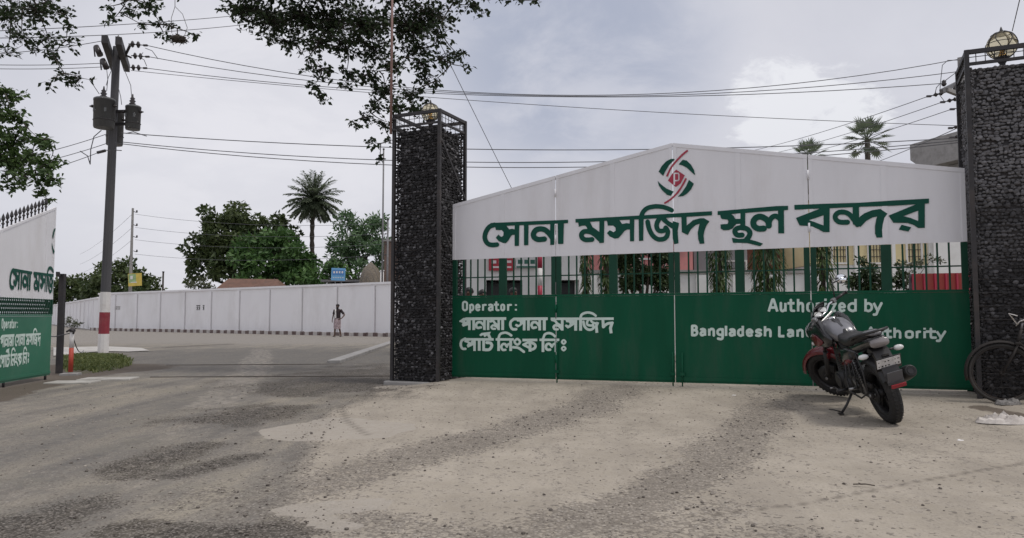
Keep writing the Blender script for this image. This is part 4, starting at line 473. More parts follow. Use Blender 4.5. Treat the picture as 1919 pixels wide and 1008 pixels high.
def clip_loop(lp, smax):
    out = []
    for i in range(len(lp)):
        a, b = lp[i], lp[(i + 1) % len(lp)]
        if a[0] <= smax: out.append(a)
        if (a[0] <= smax) != (b[0] <= smax): t = (smax - a[0]) / (b[0] - a[0]); out.append((smax, a[1] + (b[1] - a[1]) * t))
    return out
def words(loops, gap):
    """split a text block into lines, then words"""
    out = []; bb = [(min(p[0] for p in l), max(p[0] for p in l), min(p[1] for p in l), max(p[1] for p in l)) for l in loops]; left = list(range(len(loops)))
    while left:
        grp = [left.pop(0)]; ch = True
        while ch:
            ch = False
            for i in list(left):
                if any(bb[i][0] - gap < bb[j][1] and bb[j][0] - gap < bb[i][1] and bb[i][2] - .02 < bb[j][3] and bb[j][2] - .02 < bb[i][3] for j in grp): grp.append(i); left.remove(i); ch = True
        out.append([loops[i] for i in grp])
    return out
def lettering(name, loops, m, parent, f, off, label=None):
    from mathutils.geometry import tessellate_polygon
    def area(l): return .5 * sum(l[i][0] * l[(i + 1) % len(l)][1] - l[(i + 1) % len(l)][0] * l[i][1] for i in range(len(l)))
    def contains(l, p): return bool(inside(np.array([p[0]]), np.array([p[1]]), l)[0])
    loops = [l for l in loops if len(l) > 2]; depth = [sum(contains(o, l[0]) for o in loops if o is not l) for l in loops]; mb = MB()
    for i, l in enumerate(loops):
        if depth[i] % 2: continue
        holes = [h for j, h in enumerate(loops) if depth[j] == depth[i] + 1 and contains(l, h[0])]
        grp = [l] + holes; flat = [p for g in grp for p in g]
        tr = tessellate_polygon([[Vector((p[0], p[1], 0)) for p in g] for g in grp])
        mb.add([f(p[0], p[1], off) for p in flat], [tuple(t) for t in tr])
        k = 0
        for g in grp:      # 1.5 mm of paint edge
            n = len(g); mb.add([f(p[0], p[1], off) for p in g] + [f(p[0], p[1], off - .0015) for p in g], [(q, (q + 1) % n, n + (q + 1) % n, n + q) for q in range(n)])
    o = mb.build(name, m, parent)
    if label: o['label'] = label
    return o

# ------------------------------------------------------------------ the closed gate
GATE_L = 7.14
def gate_top(s): return 2.885 + .66 * (1 - abs(s - GATE_L / 2) / (GATE_L / 2))
def gate_bot(s): return .125 + .075 * s / GATE_L
def quad_prism(mb, f, poly, off0, off1):
    A = [f(s, z, off0) for s, z in poly]; B = [f(s, z, off1) for s, z in poly]; n = len(poly)
    mb.add(A + B, [tuple(range(n)), tuple(range(n, 2 * n))[::-1]] + [(i, n + i, n + (i + 1) % n, (i + 1) % n) for i in range(n)])
def main_gate():
    root = thing('metal_gate', 'closed white and green folding gate with big Bengali lettering between two dark stone pillars', 'gate', gp(GATE_L / 2, 0.0))
    W4 = GATE_L / 4
    for k in range(4):
        s0, s1 = k * W4 + .006, (k + 1) * W4 - .006; sm = (s0 + s1) / 2
        lf = MB(); quad_prism(lf, gp, [(s0, 1.99), (s1, 1.99), (s1, gate_top(s1)), (s0, gate_top(s0))], 0, -.004); leaf = lf.build('gate_leaf', M['gate_white'], root)
        fr = MB(); w = .05
        st = [(s0, s0 + w), (s1 - w, s1)]
        for a, b in st: quad_prism(fr, gp, [(a, 1.992), (b, 1.992), (b, gate_top(b) - .052), (a, gate_top(a) - .052)], .007, .0005)
        quad_prism(fr, gp, [(sm - .035, 1.992), (sm + .035, 1.992), (sm + .035, gate_top(sm + .035) - .052), (sm - .035, gate_top(sm - .035) - .052)], .007, .0005)
        quad_prism(fr, gp, [(s0, gate_top(s0) - .05), (s1, gate_top(s1) - .05), (s1, gate_top(s1) + .004), (s0, gate_top(s0) + .004)], .008, -.045)
        fr.build('frame', M['gate_white'], leaf)
        gr = MB(); quad_prism(gr, gp, [(s0, gate_bot(s0)), (s1, gate_bot(s1)), (s1, 1.38), (s0, 1.38)], 0, -.004)
        quad_prism(gr, gp, [(s0, 1.382), (s1, 1.382), (s1, 1.412), (s0, 1.412)], .006, -.045)
        quad_prism(gr, gp, [(s0, gate_bot(s0) + .03), (s1, gate_bot(s1) + .03), (s1, gate_bot(s1) + .075), (s0, gate_bot(s0) + .075)], .012, .0005)
        gr.build('green_panel', M['gate_green'], leaf)
        for a, b in ((s0, s0 + .07), (s1 - .07, s1), (sm - .06, sm + .06)): sg = MB(); quad_prism(sg, gp, [(a, 1.414), (b, 1.414), (b, 1.988), (a, 1.988)], .003, -.042); sg.build('stile', M['bar_green'], leaf)
        br = MB()
        for a, b in ((s0 + .07, sm - .06), (sm + .06, s1 - .07)):
            for i in range(1, 6):
                s = a + (b - a) * i / 6; quad_prism(br, gp, [(s - .011, 1.413), (s + .011, 1.413), (s + .011, 1.989), (s - .011, 1.989)], -.008, -.022)
            quad_prism(br, gp, [(a, 1.690), (b, 1.690), (b, 1.708), (a, 1.708)], -.0235, -.032)
        br.build('window_bar', M['bar_green'], leaf)
        if k in (1, 3):
            for z in (.45, 1.2, 2.25, 2.95):
                h = MB(); h.cyl(gp(s0 - .006, z - .06, .016), gp(s0 - .006, z + .06, .016), .014, n=8); h.build('hinge', M['gate_white'] if z > 1.9 else M['gate_green'], leaf)
    for s, z0, z1 in ((GATE_L / 4 + .02, .06, .55), (GATE_L / 2 - .03, .05, .42), (GATE_L / 2 + .10, .05, .42)):
        b = MB(); b.cyl(gp(s, gate_bot(s) - z0 - .03, .022), gp(s, gate_bot(s) + z1, .022), .010, n=8); b.box(gp(s, gate_bot(s) + .12, .020), (.06, .03, .04), Matrix.Rotation(math.atan2(GD.y, GD.x), 3, 'Z')); b.build('drop_bolt', M['gate_green'], root)
    for s in (GATE_L / 4, GATE_L * .75):   # pale edge strips where the paint has worn off
        for z0, z1 in ((1.05, 1.30), (1.42, 1.60), (.55, .78), (.18, .40)): b = MB(); quad_prism(b, gp, [(s - .006, z0), (s + .005, z0), (s + .005, z1), (s - .006, z1)], .009, .004); b.build('worn_edge', M['steel_grey'], root)
    for w in words(loops_of('headline'), .055): lettering('headline_word', w, M['letter_green'], root, gp, .0095)
    e = lettering('emblem', loops_of('emblem_green'), M['letter_green'], root, gp, .0095)
    lettering('emblem_diamond', loops_of('emblem_red'), M['letter_red'], e, gp, .0100)
    for w in words(loops_of('operator'), .05): lettering('operator_word', w, M['letter_mint'], root, gp, .004)
    for w in words(loops_of('authority'), .06): lettering('authority_word', w, M['letter_mint'], root, gp, .004)
main_gate()

# ------------------------------------------------------------------ the open gate leaf on the left
LA, LB = Vector((-7.99, 13.0, 0)), Vector((-7.727, 11.3, 0)); LD = (LB - LA).normalized(); LN = Vector((-LD.y, LD.x, 0)); LN = LN if LN.x > 0 else -LN
def lp(s, z, off=0.0):
    p = LA + LD * s + LN * off; return Vector((p.x, p.y, z))
def open_gate():
    E = 3.3; top = lambda s: 2.955 - .335 * s; bot = lambda s: .075
    root = thing('open_gate_leaf', 'open white and green gate leaf at the left with spear points on its sloping top', 'gate', lp(1.6, 0))
    b = MB(); quad_prism(b, lp, [(0, 1.375), (E, 1.375), (E, top(E)), (0, top(0))], 0, -.004); b.build('white_panel', M['gate_white'], root)
    b = MB(); quad_prism(b, lp, [(0, top(0)), (E, top(E)), (E, top(E) + .04), (0, top(0) + .04)], .008, -.045)
    for a, c in ((0, .045), (.29, .325), (1.77, 1.83)): quad_prism(b, lp, [(a, 1.377), (c, 1.377), (c, top(c) - .002), (a, top(a) - .002)], .007, .0005)
    b.build('frame', M['gate_white'], root)
    b = MB(); quad_prism(b, lp, [(0, bot(0)), (E, bot(E)), (E, 1.085), (0, 1.085)], 0, -.004); quad_prism(b, lp, [(0, 1.087), (E, 1.087), (E, 1.115), (0, 1.115)], .006, -.04); quad_prism(b, lp, [(0, bot(0) + .03), (E, bot(E) + .03), (E, bot(E) + .07), (0, bot(0) + .07)], .01, .0005); b.build('green_panel', mat('open_leaf_green', (.018, .15, .085), .45, var=.15, scale=1.2, dirt=(.08, .17, .12), dirt_amt=.3), root)
    b = MB(); st = .062; n = int(E / st)
    for i in range(n):
        s = i * st
        b.span(lp(s, 1.117, .002), lp(s + st * 2, 1.373, .002), LN, .026, .008); b.span(lp(s + st * 2, 1.117, -.012), lp(s, 1.373, -.012), LN, .026, .008)
    quad_prism(b, lp, [(0, 1.117), (.04, 1.117), (.04, 1.373), (0, 1.373)], .012, -.03); b.build('lattice_grille', M['bar_green'], root)
    for i in range(23):
        s = .34 + i * .125; z = top(s) + .04; b = MB()
        b.lathe(lp(s, z - .004, -.018), [(.012, 0), (.012, .055), (.026, .075), (.012, .095), (.012, .115), (.028, .14), (.019, .185), (.001, .235)], n=6, smooth=False); b.build('spear_point', M['black_steel'], root)
    for s in (.12, 1.5): b = MB(); b.cyl(lp(s, .0, -.02), lp(s, .12, -.02), .02, n=8); b.build('foot', M['black_steel'], root)
    f = lambda s, z, o: lp(1.5 - (s - .55) * .49, 1.82 + (z - 2.54) * .86, o)
    hl = [clip_loop(l, 3.58) for l in loops_of('headline') if min(p[0] for p in l) < 3.5]
    for w in words(hl, .055): lettering('headline_word', w, M['letter_green'], root, f, .0095)
    g = lambda s, z, o: lp(1.5 - (s - .55) * .49, 2.13 + (z - 2.75) * .86, o)
    lettering('emblem', [clip_loop(l, 3.58) for l in loops_of('emblem_green') if min(p[0] for p in l) < 3.5], M['letter_green'], root, g, .0095)
    h = lambda s, z, o: lp(1.70 - (s - .13) * .51, .80 + (z - 1.063) * .945, o)
    for w in words(loops_of('operator'), .05): lettering('operator_word', w, M['letter_mint'], root, h, .004)
    # black frame the leaf is hung on
    fr = thing('gate_post', 'black steel gate post with a short top rail behind the open gate leaf', 'post', at(111, 689, 14.3))
    p = at(111, 689, 14.3); z1 = at(111, 513, 14.3).z
    b = MB(); b.box((p.x, p.y, z1 / 2), (.095, .09, z1), None, .006); b.build('upright', M['black_steel'], fr)
    b = MB(); b.span((p.x - .08, p.y, z1 - .03), (lp(0, 0).x + .0, lp(0, 0).y + .12, z1 - .06), (0, 0, 1), .06, .06); b.build('top_rail', M['black_steel'], fr)
open_gate()

# ------------------------------------------------------------------ the two gabion pillars and their lamps
def tone_mat(name, a, b_, rough=.8, bump=True):
    m, nt, b = nodes(name); at_ = nt.nodes.new('ShaderNodeAttribute'); at_.attribute_name = 'tone'; mx = nt.nodes.new('ShaderNodeMix'); mx.data_type = 'RGBA'; mx.inputs[6].default_value = (*a, 1); mx.inputs[7].default_value = (*b_, 1)
    nt.links.new(at_.outputs['Fac'], mx.inputs[0]); nt.links.new(mx.outputs[2], b.inputs['Base Color']); b.inputs['Roughness'].default_value = rough; return m
STONE = tone_mat('dark_basalt', (.013, .012, .013), (.25, .245, .255), .8)
def pillar(c, a, b, zs, zt, label, dusty, seed):
    """c: visible front corner at ground, a: along the front face, b: towards the back"""
    W = .85; rg = random.Random(seed); c = Vector((c[0], c[1], -.03)); root = thing('stone_pillar', label, 'pillar', c + (a + b) * W / 2)
    up = Vector((0, 0, 1)); mb = MB(); tone = []
    mid = c + (a + b) * W / 2
    core = MB(); core.box((mid.x, mid.y, zs / 2 - .03), (W - .15, W - .15, zs - .06), Matrix((a, b, up)).transposed() if a.cross(b).z > 0 else Matrix((b, a, up)).transposed()); 
    for (o, d, nn) in ((c, a, -b), (c, b, -a), (c + a * W, b, a), (c + b * W, a, b)):
        z = .035; row = 0
        while z < zs:
            x = rg.uniform(0, .05)
            while x < W:
                r = rg.uniform(.017, .034)
                if rg.random() > .02:
                    p = o + d * min(max(x + rg.uniform(-.01, .01), .035), W - .035) + up * (z + rg.uniform(-.012, .012)) - nn * rg.uniform(.035, .06)
                    mb.rock(p, (r * rg.uniform(.9, 1.25), r * rg.uniform(.45, .8), r * rg.uniform(.65, .95)), (d, nn, up), .28, rg)
                    t = rg.random() ** 4 * .35 + (.55 * rg.random() if rg.random() < .11 else 0)
                    if dusty:
                        h = sstep(1.6, 2.6, p.z + mnoise.noise((p.x * 2, p.y * 2, p.z * 1.2)) * .9) * float(sstep(4.35, 3.7, p.z + mnoise.noise((p.x * 3, p.z * 3, 5)) * .5) * .75 + .25); t = float(t * .7 + h * (.40 + .26 * rg.random()))
                    tone += [min(t, 1)] * 20
                x += r * 1.8
            z += rg.uniform(.038, .046); row += 1
    mb.build('stone_fill', STONE, root, tone=tone); core.build('core', M['black_steel'], root)
    fr = MB(); w = .05
    cs = [c, c + a * W, c + a * W + b * W, c + b * W]
    for p in cs: fr.box((p.x, p.y, zt / 2), (w, w, zt), Matrix.Rotation(math.atan2(a.y, a.x), 3, 'Z'))
    for i in range(4):
        p, q = cs[i], cs[(i + 1) % 4]; d = (q - p).normalized() * (w / 2)
        for z, t in ((zt - .025, .05), (zs + .01, .035)): fr.span((p.x + d.x, p.y + d.y, z), (q.x - d.x, q.y - d.y, z), up, t * .8, t)
    fr.build('steel_frame', M['black_steel'], root)
    ms = MB()
    for i in range(4):
        p, q = cs[i], cs[(i + 1) % 4]; n_ = (q - p).cross(up).normalized(); ctr = (p + q) / 2; n_ = n_ if (ctr - mid).dot(n_) > 0 else -n_
        for k in range(1, 9):
            r_ = p.lerp(q, k / 9); ms.cyl((r_.x, r_.y, zs + .02), (r_.x, r_.y, zt - .05), .005, n=5)
        for zz in (zs + (zt - zs) * .5,): ms.cyl((p.x, p.y, zz), (q.x, q.y, zz), .005, n=5)
        z = .12
        while z < zs:
            o = n_ * .012; ms.cyl((p.x + o.x, p.y + o.y, z), (q.x + o.x, q.y + o.y, z), .0035, n=4, caps=False); z += .155
    ms.build('wire_mesh', M['black_steel'], root)
    br = MB(); off = -a * .03 if dusty is None else Vector((0, 0, 0))
    return root, c, a, b, W, mid
PL = pillar((-1.15, 11.7), -GD, GB, 4.16, 4.38, 'dark stone-filled pillar at the left end of the closed gate', False, 1)
def left_brace():
    root, c, a, b, W, mid = PL; o = -a * .035; m = MB()
    m.span(c + o + b * .03 + Vector((0, 0, 3.9)), c + o + b * (W - .02) + Vector((0, 0, 3.05)), a, .035, .012); m.span(c + o + b * .03 + Vector((0, 0, 2.55)), c + o + b * .36 + Vector((0, 0, 2.15)), a, .03, .012); m.build('diagonal_brace', M['black_steel'], root)
    f = MB(); f.box((mid.x, mid.y, .005), (1.05, 1.05, .10), Matrix.Rotation(math.atan2(GD.y, GD.x), 3, 'Z'), .02); f.build('footing', M['concrete'], root)
left_brace()
PR = pillar((5.40, 8.70), GD, GB, 4.06, 4.24, 'dusty dark stone-filled pillar at the right edge with a bicycle leaning on it', True, 2)
def amber_glass():
    m, nt, b = nodes('lamp_glass'); b.inputs['Base Color'].default_value = (.80, .72, .52, 1); b.inputs['Roughness'].default_value = .12; b.inputs['Transmission Weight'].default_value = .85; b.inputs['IOR'].default_value = 1.08; return m
GLASS = amber_glass()
def globe_lamp(c, z, r, label):
    root = thing('globe_lamp', label, 'lamp', (c.x, c.y, z)); c = Vector((c.x, c.y, z))
    m = MB(); m.lathe(c, [(.07, 0), (.07, .02), (.035, .04), (.032, .10), (.06, .14), (.075, .17), (.075, .185)], n=16); m.build('base', M['black_steel'], root)
    cc = c + Vector((0, 0, .17 + r * .96)); m = MB(); m.lathe(cc, [(r * math.cos(t), r * math.sin(t)) for t in np.linspace(-1.25, 1.5707, 16)], n=28); m.build('globe', GLASS, root)
    m = MB(); m.lathe(c + Vector((0, 0, .17)), [(.03, 0), (.045, .03), (.03, .06), (.022, .10), (.03, .13), (.001, .16)], n=12); m.build('bulb', mat('amber_lamp_bowl', (.55, .33, .08), .4), root)
    m = MB(); rr = r * 1.03
    for k in range(8):
        a = k * math.pi / 4; m.tube([cc + Vector((rr * math.cos(t) * math.cos(a + .22 * math.sin(2.6 * t + k * math.pi)), rr * math.cos(t) * math.sin(a + .22 * math.sin(2.6 * t + k * math.pi)), rr * math.sin(t))) for t in np.linspace(-1.3, 1.52, 18)], .0055, 5)
    for t in (-.75, .1, .85): m.torus(cc + Vector((0, 0, rr * math.sin(t))), (0, 0, 1), rr * math.cos(t), .0045, 28, 5)
    m.lathe(cc + Vector((0, 0, r)), [(.03, 0), (.018, .02), (.010, .05), (.001, .07)], n=8); m.build('cage', M['black_steel'], root)
globe_lamp(PL[5], 4.16, .15, 'caged globe lamp on top of the left stone pillar, among the leaves')
globe_lamp(PR[5], 4.05, .165, 'amber caged globe lamp on top of the dusty pillar at the right edge')
def mast():
    p = PL[1] + PL[2] * .85; p = p + PL[2] * .03 + PL[3] * -.06; root = thing('flag_pole', 'thin pinkish steel pole rising from the left corner of the left pillar', 'pole', (p.x, p.y, 0))
    m = MB(); m.cyl((p.x, p.y, 4.05), (p.x, p.y, 7.6), .022, .018, 8); m.build('shaft', mat('pinkish_primer', (.28, .17, .15), .6, var=.2), root)
    for z in (4.12, 4.3): m = MB(); m.box((p.x + .03, p.y + .03, z), (.10, .08, .03)); m.build('clamp', M['black_steel'], root)
mast()
M['shade_line_grey'] = mat('painted_shade_line', (.46, .45, .45), .9)  # darker grey that paints the shade line beside each wall pilaster
# ------------------------------------------------------------------ boundary wall along the far side of the road
WC = Vector((-31.5, 57.0, 0)); WD = Vector((.829, -.559, 0)).normalized(); WN = Vector((WD.y, -WD.x, 0)); WN = WN if WN.y < 0 else -WN
def wall(name_label, o, d, nrm, L, h0, h1, step, first, group=None):
    root = thing('boundary_wall', name_label, 'wall', o + d * L / 2); up = Vector((0, 0, 1)); hh = lambda t: h0 + (h1 - h0) * t / L
    b = MB(); A = []
    for t in (0, L):
        for off in (0, -.22):
            for z in (-.1, hh(t)): p = o + d * t + nrm * off; A.append((p.x, p.y, z))
    b.add(A, [(0, 1, 5, 4), (2, 6, 7, 3), (1, 3, 7, 5), (0, 2, 3, 1), (4, 5, 7, 6)]); b.build('wall', M['white_wall'], root)
    t = first; k = 0
    while t < L and k < 60:
        p = o + d * t + nrm * .03; c = MB(); c.box((p.x, p.y, hh(t) / 2 - .04), (.28, .10, hh(t) - .12), Matrix.Rotation(math.atan2(d.y, d.x), 3, 'Z')); pl_ = c.build('pilaster', M['white_wall'], root); g = MB(); q = o + d * (t + .16) + nrm * .004; g.box((q.x, q.y, hh(t) / 2 - .04), (.045, .012, hh(t) - .14), Matrix.Rotation(math.atan2(d.y, d.x), 3, 'Z')); g.build('shade_line', M['shade_line_grey'], pl_); t += step; k += 1  # flat grey strip added as painted shade along one pilaster edge
    c = MB(); a, e = o + nrm * -.10 - d * .02, o + d * (L + .02) + nrm * -.10; c.span((a.x, a.y, h0 + .03), (e.x, e.y, h1 + .03), up, .36, .12); c.build('coping', M['white_wall'], root)
    return root
W1 = wall('long whitewashed panel wall across the road, behind the walking man', WC, WD, WN, 43.0, 2.74, 2.885, 2.95, 2.3)
LW = Vector((-.60 * 84, 84, 0)); LWD = (LW - WC).normalized(); LWN = Vector((LWD.y, -LWD.x, 0)); LWN = LWN if LWN.y < 0 else -LWN
wall('lower whitewashed wall running off into the distance behind the utility pole', WC + LWD * .3, LWD, LWN, 70, 2.45, 2.45, 3.4, 3.0)
def wall_marks():
    m = mat('black_wall_paint', (.06, .06, .06), .8, var=.3); up = Vector((0, 0, 1))
    def mark(s, z, sc, seed, n, mm):
        b = MB(); P = lambda x, y: WC + WD * (s + x * sc) + WN * .005 + up * (z + y * sc); rg = random.Random(seed); x = 0
        for k in range(n):
            w = rg.uniform(.30, .45)
            if rg.random() > .22:
                b.span(P(x, .5), P(x + w, .5), up, .004, .05 * sc + .02)
                b.span(P(x + w * .75, .47), P(x + w * .75, 0), WD, .004, .05 * sc + .02); b.tube([P(x + .05, .3), P(x + w * .35, .38), P(x + w * .5, .18), P(x + w * .2, .02)], .022 * sc + .006, 4)
            x += w + .02
        b.build('wall_writing', mm, W1)
    for u, n, seed in ((368, 4, 3),):
        r = ray(u, 577); t = ((WC - Vector((0, 0, CAM_H))).dot(WN)) / r.dot(WN); p = Vector((0, 0, CAM_H)) + r * t; mark((p - WC).dot(WD), p.z - .15, .62, seed, n, m)
    g = mat('faded_wall_paint', (.36, .35, .34), .85, var=.3)
    r = ray(217, 578); t = ((WC - Vector((0, 0, CAM_H))).dot(WN)) / r.dot(WN); p = Vector((0, 0, CAM_H)) + r * t; mark((p - WC).dot(WD), p.z - .1, .5, 5, 3, g)
wall_marks()
def painted_kerb():
    m, nt, b = nodes('banded_kerb_paint'); N, L = nt.nodes, nt.links
    tc = N.new('ShaderNodeTexCoord'); sp = N.new('ShaderNodeSeparateXYZ'); L.new(tc.outputs['Object'], sp.inputs[0])
    fr = N.new('ShaderNodeMath'); fr.operation = 'FRACT'; dv = N.new('ShaderNodeMath'); dv.operation = 'DIVIDE'; dv.inputs[1].default_value = .72; L.new(sp.outputs[0], dv.inputs[0]); L.new(dv.outputs[0], fr.inputs[0])
    lt = N.new('ShaderNodeMath'); lt.operation = 'LESS_THAN'; lt.inputs[1].default_value = .52; L.new(fr.outputs[0], lt.inputs[0])
    n = N.new('ShaderNodeTexNoise'); n.inputs['Scale'].default_value = 5; L.new(tc.outputs['Object'], n.inputs['Vector'])
    mx = N.new('ShaderNodeMix'); mx.data_type = 'RGBA'; L.new(lt.outputs[0], mx.inputs[0]); mx.inputs[6].default_value = (.50, .47, .45, 1); mx.inputs[7].default_value = (.135, .095, .090, 1)
    m2 = N.new('ShaderNodeMix'); m2.data_type = 'RGBA'; mr = N.new('ShaderNodeMapRange'); L.new(n.outputs[0], mr.inputs[0]); mr.inputs[1].default_value = .45; mr.inputs[2].default_value = .75; mr.inputs[4].default_value = .6; L.new(mr.outputs[0], m2.inputs[0]); L.new(mx.outputs[2], m2.inputs[6]); m2.inputs[7].default_value = (.27, .25, .23, 1)
    L.new(m2.outputs[2], b.inputs['Base Color']); b.inputs['Roughness'].default_value = .9
    mb = MB(); L_ = 43.0; rg = random.Random(2); x = .2
    while x < L_:
        w = .70; mb.box((x + w / 2, rg.uniform(-.015, .015), .09 + rg.uniform(-.012, .012)), (w, .16, .22), Matrix.Rotation(rg.uniform(-.02, .02), 3, 'Z'), .015); x += .72
    o = mb.build('kerb', m); p = WC + WN * .62; o.location = (p.x, p.y, 0); o.rotation_euler = (0, 0, math.atan2(WD.y, WD.x)); props(o, kind='structure')
painted_kerb()

# ------------------------------------------------------------------ foliage
def leaf(mb, tone, p, d, n, L, w, t):
    """one folded diamond leaf from p along d"""
    d = d.normalized(); s = d.cross(n)
    if s.length < 1e-4: s = d.cross(Vector((.3, .5, .8)))
    s.normalize(); up = s.cross(d); m = p + d * L * .45
    mb.add([p, m + s * w * .5 + up * w * .15, p + d * L, m - s * w * .5 + up * w * .15], [(0, 1, 2), (0, 2, 3)]); tone += [t, min(1, max(0, t + .06))]
def rnd_dir(rg):
    while True:
        v = Vector((rg.uniform(-1, 1), rg.uniform(-1, 1), rg.uniform(-1, 1)))
        if .05 < v.length < 1: return v.normalized()
def clump(mb, tone, c, r, n, L, w, rg, droop=.4, t0=.4, shell=.5):
    for _ in range(n):
        v = rnd_dir(rg); q = (shell + (1 - shell) * rg.random()) if rg.random() < .75 else rg.random()
        p = c + Vector((v.x * r[0], v.y * r[1], v.z * r[2])) * q
        d = (v * .7 + rnd_dir(rg) * .8 + Vector((0, 0, -droop))); k = rg.uniform(.7, 1.25)
        leaf(mb, tone, p, d, v + rnd_dir(rg) * .5, L * k, w * k, min(1, max(0, t0 + rg.uniform(-.28, .28) + .10 * v.z)))
def limb(mb, a, b, r0, r1, rg, bend=.15, n=5, k=6):
    a, b = Vector(a), Vector(b); L = (b - a).length; o = rnd_dir(rg) * L * bend; pts = [a.lerp(b, i / n) + o * math.sin(math.pi * i / n) for i in range(n + 1)]
    mb.tube(pts, [r0 + (r1 - r0) * i / n for i in range(n + 1)], k); return pts
def crown_tree(name, label, base, blobs, m, seed, L, w, dens, trunk_r=.25, group='trees beyond the boundary wall', cat='tree', droop=.3, shell=.55, sub=14, bark=None):
    """blobs: (centre, (rx, ry, rz)); every blob is filled with sub-clumps so the outline is uneven"""
    rg = random.Random(seed); base = Vector(base); root = thing(name, label, cat, base, 0, group); mb = MB(); tone = []; tr = MB()
    cz = sum(b[0].z for b in blobs) / len(blobs); cx = sum(b[0].x for b in blobs) / len(blobs); cy = sum(b[0].y for b in blobs) / len(blobs); fork = Vector((base.x * .6 + cx * .4, base.y * .6 + cy * .4, base.z + (cz - base.z) * .5))
    limb(tr, base, fork, trunk_r, trunk_r * .65, rg, .06, 6, 9)
    for c, r in blobs:
        limb(tr, fork, c, trunk_r * .5, trunk_r * .12, rg, .12)
        for k in range(sub):
            v = rnd_dir(rg); q = .35 + .62 * rg.random(); cc = c + Vector((v.x * r[0], v.y * r[1], v.z * r[2])) * q; rr = rg.uniform(.22, .42); t0 = rg.uniform(.15, .75)
            if k % 3 == 0: limb(tr, c, cc, trunk_r * .12, trunk_r * .03, rg, .15, 3, 4)
            R_ = Vector((r[0] * rr, r[1] * rr, r[2] * rr * .8)); clump(mb, tone, cc, R_, int(dens * (R_.x * R_.z + .15 * R_.x)), L, w, rg, droop, t0, shell)
    mb.build('crown', m, root, tone=tone); tr.build('trunk', bark or M['bark'], root); return root
def B(u, v, Y, rx, rz, ry=None):     # a crown blob seen at (u, v), radii in metres
    return (at(u, v, Y), (rx, ry or rx, rz))
crown_tree('spreading_tree', 'dark spreading tree left of the date palm, behind the brown roof', (at(440, 592, 62).x, 62, 0), [B(440, 470, 60.5, 2.2, 2.2), B(425, 430, 62, 2.4, 2.4), B(385, 455, 62, 1.6, 1.9), B(450, 412, 63, 1.5, 1.5), B(375, 500, 62, 1.1, 1.8), B(505, 430, 63, 1.7, 1.7), B(530, 455, 62, 1.6, 1.8), B(410, 490, 61, 1.4, 1.6), B(470, 450, 62, 2, 2)], M['far_dark_leaf'], 21, .42, .25, 190, .32)
crown_tree('bushy_tree', 'bright green bushy tree in front of the dark tree by the date palm', (at(515, 592, 58).x, 58, 0), [B(505, 480, 58, 2.2, 2.2), B(465, 470, 58.5, 1.6, 1.8), B(550, 485, 58, 1.8, 1.8), B(480, 520, 57, 2, 1.4), B(545, 525, 57, 2, 1.4), B(575, 500, 58, 1, 1.3), B(515, 445, 58.5, 1.2, 1.1)], M['far_bright_leaf'], 22, .40, .23, 190, .25)
crown_tree('feathery_tree', 'pale feathery tree right of the date palm, over the blue signboard', (at(668, 592, 58).x, 58, 0), [B(665, 450, 58, 2.0, 1.9), B(700, 430, 58.5, 1.5, 1.7), B(640, 475, 58, 1.5, 1.4), B(690, 480, 57.5, 1.8, 1.6), B(625, 500, 57, 1.0, 1.0), B(655, 415, 58, 1.0, .9), B(720, 470, 58, 1.1, 1.6)], M['feather_leaf'], 23, .40, .15, 170, .2, droop=.1, shell=.2, sub=16)
crown_tree('low_shrub', 'low green shrub under the date palm between the bushy and feathery trees', (at(600, 592, 56).x, 56, 0), [B(600, 520, 56, 1.4, .9), B(625, 512, 56, 1.1, .8), B(580, 525, 56, 1.0, .8), B(655, 518, 56, .9, .6)], M['far_bright_leaf'], 28, .4, .2, 100, .1, 'shrubs behind the boundary wall', 'shrub')
crown_tree('dome_tree', 'rounded dark tree behind the utility pole, far to the left', (at(235, 592, 92).x, 92, 0), [B(225, 512, 92, 2.8, 1.8), B(200, 530, 92, 2.6, 1.7), B(255, 525, 92, 2.4, 1.6), B(185, 545, 92, 2, 1.4), B(275, 542, 92, 1.6, 1.1), B(235, 545, 91, 3, 1.3)], M['far_dark_leaf'], 24, .55, .33, 110, .3)
crown_tree('hedgerow_tree', 'low dark tree at the far left end of the road, beside the black gate post', (at(140, 592, 100).x, 100, 0), [B(140, 535, 100, 2.2, 1.6), B(120, 548, 100, 2, 1.6), B(160, 545, 100, 2.2, 1.5), B(100, 545, 100, 2, 1.8)], M['far_dark_leaf'], 25, .55, .33, 110, .25)
crown_tree('scrub_bush', 'straggly pale bush left of the brown roof', (at(378, 592, 55).x, 55, 0), [B(378, 530, 55, .9, .6), B(360, 532, 55, .6, .4), B(392, 536, 55, .5, .35)], M['dry_leaf'], 26, .22, .12, 160, .05, 'shrubs behind the boundary wall', 'shrub', shell=.1)
crown_tree('roadside_weed', 'clump of dry weeds at the foot of the far left wall', (at(142, 616, 62).x, 62, 0), [(at(142, 608, 62), (.7, .5, .35)), (at(128, 606, 62), (.5, .4, .45))], M['dry_leaf'], 27, .2, .07, 220, .03, 'weeds by the road', 'plant', droop=-.6, shell=.1)
